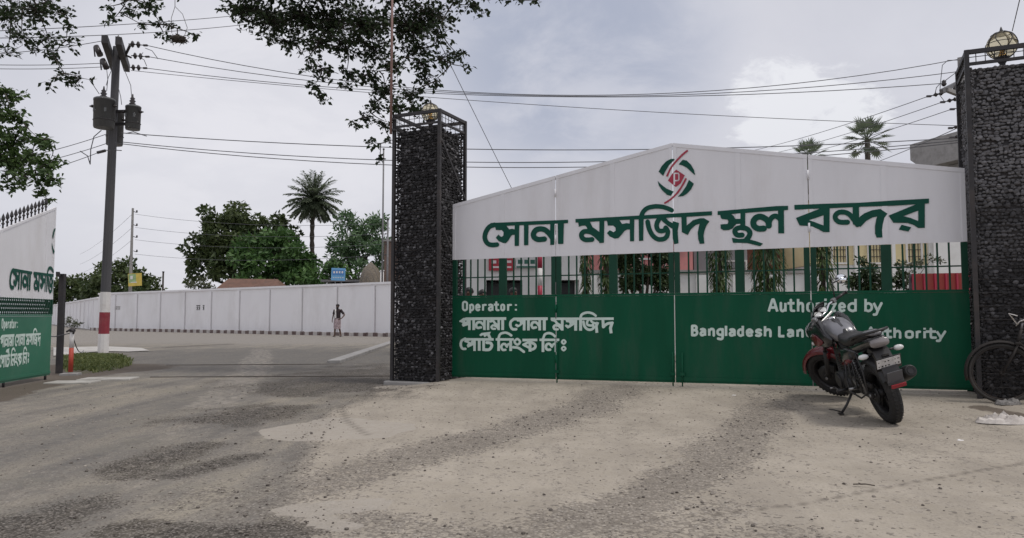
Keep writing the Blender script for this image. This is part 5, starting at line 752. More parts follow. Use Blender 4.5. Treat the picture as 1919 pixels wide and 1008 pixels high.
def date_palm():
    rg = random.Random(31); b = Vector((at(586, 592, 63).x, 63, 0)); c = at(588, 378, 63); root = thing('date_palm', 'tall date palm with a feathery crown above the boundary wall', 'palm tree', b)
    t = MB(); n = 26; pts = [b.lerp(c, i / n) + Vector((.12 * math.sin(i * .25), 0, 0)) for i in range(n + 1)]; t.tube(pts, [.22 + (.03 if i % 2 else -.02) - .05 * i / n for i in range(n + 1)], 9, smooth=False); t.build('trunk', M['palm_bark'], root)
    m = MB(); tone = []
    for k in range(72):
        a = k * 2.399; el = R(88 - 132 * (k / 72) ** .9); L = rg.uniform(2.3, 2.8) * (1 if el > -.3 else .85); p = c + Vector((0, 0, .1)); d = Vector((math.cos(a) * math.cos(el), math.sin(a) * math.cos(el), math.sin(el))); prev = p; seg = 11; t0 = rg.uniform(.2, .7) - (.15 if el < -.2 else 0)
        for i in range(seg):
            d = (d + Vector((0, 0, -.085))).normalized(); q = prev + d * L / seg; m.tube([prev, q], [.035 * (1 - i / seg) + .006, .035 * (1 - (i + 1) / seg) + .006], 4, False); tone += [t0] * 4
            if i > 0:
                s = d.cross(Vector((0, 0, 1))); s = s.normalized() if s.length > .05 else Vector((1, 0, 0)); ll = .62 * math.sin(math.pi * min(1, (i + 1.2) / (seg + 1.5))) + .10
                for sg in (-1, 1):
                    for jj in (0, .33, .66): leaf(m, tone, prev.lerp(q, jj), s * sg + d * .75 + Vector((0, 0, rg.uniform(-.6, .05))), Vector((0, 0, 1)), ll * rg.uniform(.8, 1.1), .12, t0 + rg.uniform(-.1, .15))
            prev = q
    m.build('crown', M['palm_leaf'], root, tone=[min(1, max(0, x)) for x in tone])
date_palm()
def fan_palm(label, u, v, Y, r, seed):
    rg = random.Random(seed); c = at(u, v, Y); b = Vector((c.x, Y, 0)); root = thing('fan_palm', label, 'palm tree', b, 0, 'fan palms beyond the gate')
    t = MB(); t.tube([b, b.lerp(c, .5), c], [.26, .19, .17], 9); t.build('trunk', M['palm_bark'], root); m = MB(); tone = []
    for k in range(30):
        a = k * 2.399; el = R(80 - 130 * k / 30); d = Vector((math.cos(a) * math.cos(el), math.sin(a) * math.cos(el), math.sin(el))); pl = r * rg.uniform(.55, .68); q = c + d * pl; m.tube([c, q], [.03, .02], 4, False); t0 = rg.uniform(.1, .6); tone += [t0] * 4
        s = d.cross(Vector((0, 0, 1))); s = s.normalized() if s.length > .05 else Vector((1, 0, 0)); up = s.cross(d)
        for j in range(15):
            f = R(-125 + 250 * j / 14); leaf(m, tone, q, d * math.cos(f) + s * math.sin(f) + up * .15 * abs(math.sin(f)) + Vector((0, 0, -.12)), up, r * .42 * (.75 + .25 * math.cos(f)), .12, t0 + rg.uniform(-.08, .12))
    m.build('crown', M['palm_leaf'], root, tone=[min(1, max(0, x)) for x in tone])
fan_palm('tall fan palm rising over the right half of the gate', 1625, 262, 50, 1.75, 41)
fan_palm('distant fan palm of which only the crown tip shows over the gate', 1515, 296, 66, 1.9, 42)

# overhanging trees in the foreground: sprays of leaves at the ends of drooping boughs
SPRAY_C = [(450, 15, 45, 25), (500, 35, 60, 38), (560, 30, 60, 38), (620, 40, 60, 42), (680, 45, 50, 48), (540, 78, 45, 22), (600, 80, 50, 28), (645, 80, 40, 32), (700, 90, 45, 38), (760, 45, 60, 48), (800, 25, 50, 32), (822, 62, 32, 22), (785, 90, 42, 28), (828, 108, 32, 15), (858, 104, 18, 11), (868, 126, 11, 8), (574, 124, 14, 8), (603, 128, 30, 17), (590, 160, 22, 12), (603, 182, 24, 10), (650, 138, 25, 20), (690, 138, 30, 26), (720, 170, 34, 30), (700, 200, 22, 20), (748, 200, 24, 22), (720, 230, 24, 12), (688, 220, 22, 10), (662, 230, 12, 6), (700, 268, 14, 9), (712, 298, 10, 12), (770, 178, 32, 22), (798, 150, 26, 16), (790, 120, 32, 18), (778, 205, 20, 18), (815, 152, 12, 8), (742, 120, 36, 28), (850, 4, 20, 9), (882, 10, 28, 12), (902, 24, 8, 8), (958, -4, 38, 6), (1003, 1, 12, 4), (470, -30, 90, 30), (600, -30, 100, 30), (740, -30, 100, 30), (880, -40, 90, 26), (650, 165, 14, 8), (732, 262, 12, 8)]
SPRAY_L = [(18, 25, 38, 38), (68, 18, 48, 32), (108, 18, 28, 18), (130, 45, 10, 9), (40, 68, 28, 18), (90, 72, 28, 13), (125, 75, 22, 11), (14, 100, 22, 10), (70, 90, 14, 10), (105, 110, 14, 11), (120, 138, 18, 10), (150, 146, 26, 9), (95, 155, 11, 5), (140, 160, 11, 6), (100, 98, 13, 9), (200, 14, 11, 8), (240, 20, 23, 17), (280, 14, 23, 16), (215, 35, 10, 9), (262, 45, 11, 4), (300, 45, 13, 7), (322, 45, 9, 4), (306, 66, 7, 11), (335, 72, 17, 8), (361, 65, 7, 5), (40, -25, 80, 25), (250, -25, 80, 22), (340, -30, 60, 16)]
SPRAY_T = [(8, 175, 33, 18), (20, 212, 33, 18), (42, 226, 13, 9), (28, 265, 43, 27), (70, 262, 22, 16), (95, 270, 11, 11), (60, 300, 38, 24), (95, 302, 20, 18), (92, 332, 22, 18), (45, 330, 28, 18), (14, 350, 18, 10), (74, 358, 14, 9), (18, 305, 24, 28), (84, 372, 8, 5), (-30, 200, 60, 50), (-40, 290, 70, 60)]
def spray_tree(name, label, trunk, forks, sprays, depth, m, seed, L, w, dens, tr_r, tone0):
    rg = random.Random(seed); root = thing(name, label, 'tree', trunk); mb = MB(); tone = []; br = MB(); nodes_ = [Vector(f) for f in forks]
    prev = Vector(trunk); rr = tr_r
    limb(br, prev, nodes_[0], tr_r, tr_r * .6, rg, .05, 8, 10)
    for a, b_ in zip(nodes_, nodes_[1:]): limb(br, a, b_, tr_r * .45, tr_r * .22, rg, .06, 6, 8)
    for (u, v, ru, rv) in sorted(sprays, key=lambda s: s[1]):
        Y = depth + 1.3 * mnoise.noise((u * .008, v * .008, seed)) + rg.uniform(-.5, .5); c = at(u, v, Y); rx, rz = ru / F_PX * Y, rv / F_PX * Y
        near = min(nodes_, key=lambda q: (q - c).length + (2.0 if q.z < c.z - .05 else 0)); dl = (near - c).length
        pts = limb(br, near, c + Vector((0, 0, rz * .3)), min(.045, .010 + .009 * dl), .006, rg, .13, 6, 5); nodes_ += [c] + pts[3:5]
        n = int(dens * (ru * rv) / 38) + 8; sub = max(4, int(ru * rv / 26)); t0 = tone0 + rg.uniform(-.15, .2)
        for k in range(sub):
            v_ = rnd_dir(rg); q = c + Vector((v_.x * rx, v_.y * min(rx, .7), v_.z * rz)) * (rg.random() ** .6); e = q + Vector((rg.uniform(-.16, .16), rg.uniform(-.12, .12), rg.uniform(-.13, .08)))
            br.tube([c.lerp(q, .1), q, e], [.006, .004, .003], 4, False)
            for j in range(max(4, n // sub)):
                d = Vector((rg.uniform(-1, 1), rg.uniform(-1, 1), rg.uniform(-.9, .45))); kk = rg.uniform(.7, 1.25); leaf(mb, tone, q.lerp(e, rg.random()) + rnd_dir(rg) * .05, d, rnd_dir(rg) + Vector((0, 0, .8)), L * kk, w * kk, min(1, max(0, t0 + rg.uniform(-.3, .3))))
    mb.build('crown', m, root, tone=tone); br.build('trunk', M['bark'], root)
SPRAY_C += [(u + 14, v + 4, ru * .85, rv * .8) for (u, v, ru, rv) in SPRAY_C if ru >= 45 and v < 60]
spray_tree('overhanging_tree', 'big tree with dark drooping boughs hanging above the left stone pillar', (-12.5, 8.5, 0), [(-11.2, 9.6, 6.2), (-8.0, 12.0, 8.6), (-5.0, 13.8, 9.3), (-2.2, 14.4, 8.9), (.6, 14.6, 8.4)], SPRAY_C + SPRAY_L, 14.2, M['dark_leaf'], 51, .105, .060, 6.8, .42, .3)
spray_tree('roadside_tree', 'green leafy tree reaching in from the left edge above the open gate leaf', (-15.2, 16.5, 0), [(-14.4, 16.6, 3.6), (-13.0, 16.4, 5.0)], SPRAY_T, 16.5, M['mid_leaf'], 52, .13, .068, 13.0, .3, .5)

# ------------------------------------------------------------------ houses, signs and poles beyond the wall
def far_things():
    up = Vector((0, 0, 1))
    # brown tiled roof
    h = thing('house', 'low house with a brown hipped roof showing over the boundary wall', 'house', (at(470, 592, 54).x, 54, 0)); a, b_ = at(428, 522, 54), at(520, 523, 54.6); e0, e1 = at(392, 548, 52), at(532, 546, 52.3); z = 2.6
    m = MB(); m.box(((e0.x + e1.x) / 2, 54.2, 1.28), (e1.x - e0.x - .8, 3.4, 2.56)); m.build('wall', M['white_wall'], h)
    m = MB(); vs = [(e0.x, 52, z), (e1.x, 52, z), (e1.x, 56.5, z), (e0.x, 56.5, z), tuple(a), tuple(b_)]; m.add(vs, [(0, 1, 5, 4), (1, 2, 5), (2, 3, 4, 5)]); m.build('roof', mat('brown_roof_tiles', (.155, .085, .062), .85, var=.25, scale=3, dirt=(.09, .07, .06), dirt_amt=.5), h)
    m = MB(); rg = 14
    for i in range(rg):
        t0, t1 = i / rg, (i + .5) / rg; P0 = Vector(vs[0]).lerp(Vector(vs[3]), t0); P1 = Vector(vs[0]).lerp(Vector(vs[3]), t1); P2 = Vector(vs[0]).lerp(Vector(vs[3]), (i + 1) / rg); m.add([P0, P1 + Vector((-.02, 0, .06)), P2, vs[4]], [(0, 1, 3), (1, 2, 3)])
    m.build('gable_sheet', mat('pale_corrugated_sheet', (.34, .33, .27), .7, var=.25, scale=4, dirt=(.16, .12, .09), dirt_amt=.5), h)
    # low shed roof
    h = thing('shed', 'low flat-roofed shed behind the blue signboard', 'shed', (at(675, 592, 54).x, 54, 0)); c = at(675, 528, 54); m = MB(); m.box((c.x, 54, c.z / 2 - .1), (4.3, 3, c.z - .2)); m.build('wall', M['concrete'], h); m = MB(); m.box((c.x, 54, c.z), (4.8, 3.6, .14)); m.build('roof', M['steel_grey'], h)
    # thatch heap
    h = thing('straw_stack', 'grey brown straw heap under netting near the left stone pillar', 'heap', (at(692, 592, 51).x, 51, 0)); c = at(694, 592, 51); zt = at(694, 490, 51).z; m = MB(); rgn = random.Random(6); vs = []; n = 28
    for i in range(11):
        t = i / 10; r = (1 - t ** 2.6) ** .5
        for k in range(n): q = 2 * math.pi * k / n; w = 1 + .10 * mnoise.noise((math.cos(q) * 2, math.sin(q) * 2, t * 5)); vs.append((c.x + 1.05 * r * w * math.cos(q), 51 + 1.2 * r * w * math.sin(q), zt * t))
    m.add(vs, [(i * n + k, i * n + (k + 1) % n, (i + 1) * n + (k + 1) % n, (i + 1) * n + k) for i in range(10) for k in range(n)], True); m.build('heap', mat('old_straw', (.17, .145, .115), .95, var=.4, scale=6, bump=1, bscale=12, stretch=(1, 1, 3)), h)
    m = MB()
    for k in range(7): m.tube([(c.x + 1.1 * math.cos(q_) * math.cos(k * .45), 51 - 1.22 * abs(math.sin(q_)) - .02, zt * (.15 + .85 * math.sin(q_)) * (.4 + .09 * k) + .1) for q_ in np.linspace(.25, 2.9, 14)], .012, 4)
    m.build('netting', M['steel_grey'], h)
    h = thing('brick_outhouse', 'small brown brick outhouse just left of the left stone pillar', 'outhouse', (at(745, 592, 52).x, 52, 0)); c = at(750, 455, 52); m = MB(); m.box((c.x, 52, c.z / 2), (1.9, 2, c.z)); m.build('wall', mat('old_brick', (.15, .105, .085), .9, var=.3, scale=8, bump=.4), h); m = MB(); m.box((c.x, 52, c.z + .06), (2.2, 2.3, .12)); m.build('roof', M['concrete'], h)
    h = thing('water_pipe', 'short white standpipe sticking up over the wall beside the straw heap', 'pipe', (at(716, 592, 46).x, 46, 0)); c = at(716, 508, 46); m = MB(); m.cyl((c.x, 46, 0), (c.x, 46, c.z), .11, n=12); m.build('pipe', M['paint_white'], h); m = MB(); m.cyl((c.x, 46, c.z), (c.x, 46, c.z + .06), .14, n=12); m.build('cap', M['paint_white'], h)
    # blue signboard
    h = thing('signboard', 'small pale blue signboard on a post above the boundary wall', 'sign', (at(634, 592, 49).x, 49, 0)); c = at(634, 514, 49); rot = Matrix.Rotation(.03, 3, 'Y')
    m = MB(); m.cyl((c.x - .2, 49.05, 0), (c.x - .2, 49.05, c.z), .03, n=8); m.cyl((c.x + .2, 49.05, 0), (c.x + .2, 49.05, c.z), .03, n=8); m.build('post', M['steel_grey'], h)
    m = MB(); m.box(c, (.92, .04, .82), rot); m.build('board', mat('sign_sky_blue', (.16, .38, .62), .5, var=.1), h)
    m = MB(); m.box(c + Vector((0, -.024, .12)), (.78, .006, .36), rot); m.build('lettering_panel', mat('sign_blue', (.07, .22, .50), .5, var=.1), h)
    m = MB()
    for k in range(4): m.box(c + Vector((-.27 + .18 * k, -.030, .14)), (.10, .006, .14), rot)
    for k in range(5): m.box(c + Vector((-.3 + .15 * k, -.026, -.22)), (.09, .006, .05), rot)
    m.build('lettering', M['paint_white'], h)
    # slender far pole with side insulators and a poster
    h = thing('line_pole', 'slender concrete line pole with a poster on it, behind the wall at the left', 'pole', (at(249, 592, 64).x, 64, 0)); t = at(249, 390, 64); m = MB(); m.tube([(t.x, 64, 0), (t.x, 64, t.z)], [.17, .10], 4, smooth=False); m.build('shaft', M['concrete'], h)
    for v in (396, 421, 443, 470):
        q = at(250, v, 64); m = MB(); m.cyl(q, q + Vector((.28, 0, -.10)), .03, n=6); m.lathe(q + Vector((.30, 0, -.10)), [(.05, 0), (.09, .06), (.05, .11), (.08, .16), (.01, .22)], n=8); m.build('insulator', M['insulator'], h)
    h = thing('poster', 'yellow and green poster hanging askew on the slender pole', 'poster', at(253, 524, 63.7)); c = at(253, 524, 63.7); rot = Matrix.Rotation(-.06, 3, 'Y')
    m = MB(); m.box(c, (1.15, .03, 1.08), rot); m.build('sheet', mat('poster_yellow', (.62, .47, .10), .6, var=.25, scale=2), h)
    m = MB(); m.box(c + rot @ Vector((-.22, -.018, .12)), (.62, .006, .74), rot); m.build('picture', mat('poster_green', (.30, .44, .22), .6, var=.45, scale=2.5), h)
    m = MB(); m.box(c + rot @ Vector((-.28, -.024, .20)), (.22, .006, .30), rot); m.box(c + rot @ Vector((-.1, -.024, -.22)), (.5, .006, .08), rot); m.build('printed_block', M['paint_white'], h)
    for nm, lab, u, v, Y, r in (('line_pole', 'thin dark line pole just left of the left stone pillar, carrying four wires', 727, 412, 47, .055), ('cable_mast', 'tall thin mast rising behind the wall into the hanging leaves', 719, 280, 44, .045), ('fence_post', 'short dark post sticking up over the wall right of the utility pole', 306, 510, 60, .07)):
        t = at(u, v, Y); h = thing(nm, lab, 'pole', (t.x, Y, 0)); m = MB(); m.tube([(t.x, Y, 0), (t.x, Y, t.z)], [r * 1.3, r], 8); m.build('shaft', M['steel_grey'] if r < .06 else M['bark'], h)
        m = MB(); m.lathe((t.x, Y, t.z), [(r * 1.5, 0), (r * 1.5, .05), (.01, .08)], n=8); m.build('cap', M['black_steel'], h)
        if nm == 'line_pole':
            for vv in (419, 438, 457, 477): q = at(u, vv, Y); m = MB(); m.cyl(q, q + Vector((-.14, 0, 0)), .025, n=6); m.lathe(q + Vector((-.16, 0, -.05)), [(.03, 0), (.05, .05), (.01, .10)], n=6); m.build('insulator', M['insulator'], h)
far_things()

# ------------------------------------------------------------------ the yard behind the gate
def window(m_wall_root, c, w, h, n_=( 0, -1, 0)):
    f = MB(); c = Vector(c)
    for dx in (-w / 2, w / 2): f.box(c + Vector((dx, -.02, 0)), (.06, .08, h + .06))
    for dz in (-h / 2, h / 2): f.box(c + Vector((0, -.02, dz)), (w - .06, .08, .06))
    fo = f.build('window', M['paint_white'], m_wall_root); g = MB(); g.box(c + Vector((0, .015, 0)), (w - .06, .02, h - .06)); g.build('pane', DARKGLASS, fo)
    b = MB()
    for k in range(1, 5): b.box(c + Vector((-w / 2 + w * k / 5, -.012, 0)), (.018, .02, h - .07))
    for k in range(1, 4): b.box(c + Vector((0, -.034, -h / 2 + h * k / 4)), (w - .07, .02, .018))
    b.build('grille', M['black_steel'], fo)
def mk_glass():
    m, nt, b = nodes('dark_window_glass'); b.inputs['Base Color'].default_value = (.03, .035, .04, 1); b.inputs['Roughness'].default_value = .08; return m
DARKGLASS = mk_glass()
def yard():
    up = Vector((0, 0, 1)); Y = 21.0
    x0, x1 = at(862, 520, Y).x, at(1092, 520, Y).x; h = thing('office_building', 'white single-storey office with notice boards, behind the left part of the gate', 'building', ((x0 + x1) / 2, Y + 2, 0))
    wm = mat('office_whitewash', (.74, .74, .72), .8, var=.05, scale=1, dirt=(.5, .48, .44), dirt_amt=.25)
    doors = [(at(945, 592, Y).x, 1.02, 2.0), (at(1065, 592, Y).x, .62, 2.08)]; xs = [x0]
    m = MB()
    for dx, dw, dh in doors: m.box(((xs[-1] + dx - dw / 2) / 2, Y + .1, 1.05), (dx - dw / 2 - xs[-1], .2, 2.1)); xs.append(dx + dw / 2)
    m.box(((xs[-1] + x1) / 2, Y + .1, 1.05), (x1 - xs[-1], .2, 2.1)); m.box(((x0 + x1) / 2, Y + .1, 2.78), (x1 - x0, .2, 1.36)); m.box((x0 + .1, Y + 2.2, 1.73), (.2, 4, 3.46)); m.box((x1 - .1, Y + 2.2, 1.73), (.2, 4, 3.46)); m.box(((x0 + x1) / 2, Y + 4.1, 1.73), (x1 - x0 - .4, .2, 3.46)); m.build('wall', wm, h)
    m = MB(); m.box(((x0 + x1) / 2, Y + 2, 3.53), (x1 - x0 + .7, 5, .14)); m.build('roof', M['concrete'], h)
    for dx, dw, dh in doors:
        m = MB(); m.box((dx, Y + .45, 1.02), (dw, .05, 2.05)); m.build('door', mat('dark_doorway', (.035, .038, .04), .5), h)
    def board(u0, u1, v0, v1, label, colr, bars, barc):
        a, b_ = at(u0, v0, Y - .06), at(u1, v1, Y - .06); c = (a + b_) / 2; r = thing('notice_board', label, 'sign', c); m = MB(); m.box(c, (b_.x - a.x, .04, a.z - b_.z)); m.build('board', mat(label.split()[0] + '_board_paint', colr, .5), r)
        m = MB(); W, H_ = b_.x - a.x, a.z - b_.z
        for (fx, fz, fw, fh) in bars: m.box(c + Vector((fx * W, -.024, fz * H_)), (fw * W, .006, fh * H_))
        m.build('lettering', mat(label.split()[0] + '_board_lettering', barc, .5), r)
    board(916, 963, 484, 507, 'red notice board with white writing on the white office wall', (.42, .03, .05), [(-.3, .2, .2, .25), (0, .2, .2, .25), (.3, .22, .2, .2), (-.2, -.22, .35, .14), (.25, -.22, .3, .14)], (.75, .68, .68))
    board(967, 1006, 483, 502, 'white notice board with dark green writing, right of the red board', (.72, .73, .72), [(-.3, .1, .22, .4), (0, .1, .2, .4), (.3, .1, .22, .4), (0, -.4, .96, .16)], (.03, .14, .10))
    c = at(1012, 592, Y - .4); z1 = at(1012, 470, Y - .4).z; r = thing('banded_post', 'red and white banded post in front of the white office', 'post', (c.x, Y - .4, 0))
    for k in range(6): m = MB(); z0 = z1 * k / 6; m.cyl((c.x, Y - .4, z0), (c.x, Y - .4, z0 + z1 / 6), .065, n=12); m.build('band', M['letter_red'] if k % 2 == 1 else M['paint_white'], r)
    # shaded scrub and wall at the far left of the yard
    c = at(885, 500, 24); r = crown_tree('yard_shrub', 'brown green shrub seen through the leftmost gate bars', (c.x, 24.6, 0), [(c, (.5, .5, .55)), (c + Vector((-.2, 0, .5)), (.5, .5, .5))], M['dry_leaf'], 61, .2, .1, 120, .06, 'plants in the yard', 'shrub')
    # low white yard wall with caps
    Y2 = 19.0; xa, xb = at(1094, 592, Y2).x, at(1535, 592, Y2).x; zt = at(1300, 512, Y2).z; r = thing('yard_wall', 'low white capped wall behind the hanging greenery in the yard', 'wall', ((xa + xb) / 2, Y2, 0)); m = MB(); m.box(((xa + xb) / 2, Y2 + .1, zt / 2), (xb - xa, .2, zt)); m.build('wall', wm, r)
    m = MB(); m.box(((xa + xb) / 2, Y2 + .1, zt + .04), (xb - xa + .1, .34, .08)); m.build('coping', M['concrete'], r)
    for k in range(7): x = xa + .2 + (xb - xa - .4) * k / 6; m = MB(); m.box((x, Y2 - .02, zt / 2 - .02), (.26, .10, zt - .06)); m.build('pilaster', wm, r)
    # pink, grey and brown houses
    for (nm, lab, u0, u1, v1, Yh, colr) in (('house', 'pink house wall behind the yard wall', 1094, 1298, 468, 27, (.56, .23, .22)), ('house', 'grey house between the pink house and the brown one', 1300, 1400, 466, 28, (.30, .30, .31)), ('house', 'red brown house front behind the hanging trees', 1400, 1520, 455, 29, (.24, .09, .06))):
        a, b_ = at(u0, v1, Yh), at(u1, v1, Yh); zt_ = 4.0; r = thing(nm, lab, 'house', ((a.x + b_.x) / 2, Yh + 2, 0)); m = MB(); m.box(((a.x + b_.x) / 2, Yh + 2, zt_ / 2), (b_.x - a.x, 4, zt_)); m.build('wall', mat(lab.split()[0] + '_house_plaster', colr, .85, var=.12, scale=1.5, dirt=(.25, .2, .18), dirt_amt=.4), r)
        m = MB(); m.box(((a.x + b_.x) / 2, Yh + 1.9, zt_ + .08), (b_.x - a.x - .02, 4.9, .16)); m.build('roof', M['concrete'], r); window(r, ((a.x + b_.x) / 2 + .5, Yh, 2.6), .9, 1.1)
    # yellow building
    Y3 = 26.0; xa, xb = at(1522, 592, Y3).x, at(1850, 592, Y3).x; zt_ = 5.1; r = thing('yellow_building', 'pale yellow building with barred windows behind the right part of the gate', 'building', ((xa + xb) / 2, Y3 + 3, 0)); zb = at(1650, 496, Y3).z
    m = MB(); m.box(((xa + xb) / 2, Y3 + 3, zb + (zt_ - zb) / 2), (xb - xa, 6, zt_ - zb)); m.build('wall', mat('pale_yellow_plaster', (.68, .58, .33), .85, var=.08, scale=1, dirt=(.5, .45, .36), dirt_amt=.35), r)
    m = MB(); m.box(((xa + xb) / 2, Y3 + 3.02, zb / 2), (xb - xa - .1, 6, zb)); m.build('base_wall', wm, r); m = MB(); m.box(((xa + xb) / 2, Y3 + 3, zt_ + .1), (xb - xa + .6, 6.6, .2)); m.build('roof', M['concrete'], r)
    for u in (1572, 1640, 1712): p = at(u, 468, Y3); window(r, (p.x, Y3, p.z), .52, .95)
    for u in (1606, 1676, 1745): p = at(u, 592, Y3); m = MB(); m.box((p.x, Y3 - .05, zt_ / 2), (.12, .12, zt_)); m.build('column', wm, r)
    p = at(1790, 470, Y3 - .4); m = MB(); m.box((p.x, Y3 - .1, 2.6), (1.3, .3, 5.1)); m.build('stair_tower', wm, r)
    # tall concrete building with the projecting roof slab
    a, b_ = at(1705, 271, 35.0), at(1830, 252, 31.5); zt_ = a.z; d = Vector((b_.x - a.x, b_.y - a.y, 0)).normalized(); n_ = Vector((-d.y, d.x, 0)); n_ = n_ if n_.y > 0 else -n_; r = thing('concrete_building', 'grey concrete building with a projecting roof slab behind the right pillar', 'building', a + d * 5)
    o = Vector((a.x, a.y, 0)); m = MB(); L = 11.0
    m.prism([(0, zt_), (L, zt_), (L, zt_ - 1.25), (.65, zt_ - 1.25), (0, zt_ - .75)], 7, o, d, up, n_); m.build('roof', M['concrete'], r)
    m = MB(); c = o + d * (1.4 + 4.8) + n_ * 4.3; m.box((c.x, c.y, (zt_ - 1.25) / 2), (9.6, 6.2, zt_ - 1.27), Matrix.Rotation(math.atan2(d.y, d.x), 3, 'Z')); m.build('wall', mat('grey_render', (.33, .33, .33), .85, var=.1, scale=1.5, dirt=(.2, .2, .2), dirt_amt=.4), r)
    m = MB(); c = o + d * 4 + n_ * .9; m.box((c.x, c.y, zt_ - 1.45), (5, .5, .36), Matrix.Rotation(math.atan2(d.y, d.x), 3, 'Z')); m.build('beam', M['concrete'], r)
    # red steel panel
    a, b_ = at(1709, 513, 17), at(1832, 511, 16.6); r = thing('red_barrier', 'red ribbed steel panel behind the rightmost gate bars', 'barrier', ((a.x + b_.x) / 2, 16.8, 0)); m = MB(); m.span((a.x, a.y, a.z - .5), (b_.x, b_.y, b_.z - .5), up, .06, 1.0); m.build('sheet', mat('red_oxide_paint', (.33, .045, .035), .6, var=.15, scale=2, dirt=(.2, .08, .06), dirt_amt=.4), r)
    for k in range(7): q = Vector(a).lerp(Vector(b_), k / 6); m = MB(); m.box((q.x, q.y - .05, a.z - .5), (.04, .05, 1.0)); m.build('rib', M['letter_red'], r)
    for q in (a, b_): m = MB(); m.cyl((q.x, q.y + .06, 0), (q.x, q.y + .06, a.z), .04, n=8); m.build('post', M['black_steel'], r)
    # hanging columnar trees, ficus and bush
    rows = [(1098, 5, .12, 'thin leafy column beside the white office'), (1138, 15.6, .17, 'narrow leafy column right of the pink wall gap'), (1350, 15.8, .27, 'columnar weeping tree right of the gate centre'), (1440, 15.2, .42, 'broadest columnar weeping tree in the yard'), (1545, 14.6, .24, 'columnar weeping tree beside the hinge seam right of the brown house')]
    for k, (u, Yc, rad, lab) in enumerate(rows):
        Yc = max(Yc, 15.9); c = at(u, 592, Yc); rg = random.Random(70 + k); r = thing('columnar_tree', lab, 'tree', (c.x, Yc, 0), 0, 'columnar trees in the yard'); t = MB(); t.tube([(c.x, Yc, 0), (c.x, Yc, 3.5)], [.07, .02], 7); t.build('trunk', M['bark'], r); m = MB(); tone = []
        for i in range(int(1500 * rad / .3)):
            z = .35 + 3.35 * rg.random(); w = rad * min(1, (3.9 - z) / .9) * (.8 + .35 * mnoise.noise((z * 2.5, k, 3))); a_ = rg.random() * 6.28; q = w * rg.random() ** .35; leaf(m, tone, Vector((c.x + q * math.cos(a_), Yc + q * math.sin(a_), z)), Vector((math.cos(a_) * .45, math.sin(a_) * .45, -1)) + rnd_dir(rg) * .35, Vector((math.cos(a_), math.sin(a_), .3)), rg.uniform(.13, .22), .042, min(1, max(0, .45 + .5 * mnoise.noise((c.x + q, z * 3, a_)) + rg.uniform(-.3, .3))))
        m.build('crown', M['ashoka_leaf'], r, tone=tone)
    c = at(1208, 592, 16.5); crown_tree('ficus_tree', 'broad dark clipped tree just left of the gate centre', (c.x, 16.5, 0), [B(1200, 505, 16.5, .42, .42), B(1232, 500, 16.5, .36, .45), B(1175, 515, 16.5, .30, .36), B(1215, 470, 16.5, .5, .4), B(1240, 530, 16.5, .22, .25), B(1165, 480, 16.5, .3, .4)], M['ficus_leaf'], 81, .10, .055, 2600, .09, 'plants in the yard', sub=12)
    c = at(1630, 592, 19); crown_tree('yard_bush', 'loose green bush in front of the yellow building', (c.x, 19, 0), [B(1630, 510, 19, .40, .38), B(1615, 525, 19, .35, .32), B(1650, 525, 19, .35, .32), B(1690, 520, 19, .25, .35), B(1630, 545, 19, .5, .3)], M['ficus_leaf'], 82, .11, .06, 1500, .05, 'plants in the yard', 'shrub', shell=.2, sub=10)
    c = at(1700, 592, 18); crown_tree('leafy_vine', 'sprawling thin stems with sparse leaves above the red panel', (c.x, 18, 0), [B(1700, 495, 18, .3, .22), B(1745, 488, 18, .35, .12), B(1710, 525, 18, .12, .3)], M['dry_leaf'], 83, .09, .05, 700, .03, 'plants in the yard', 'plant', shell=.1, sub=8)
yard()
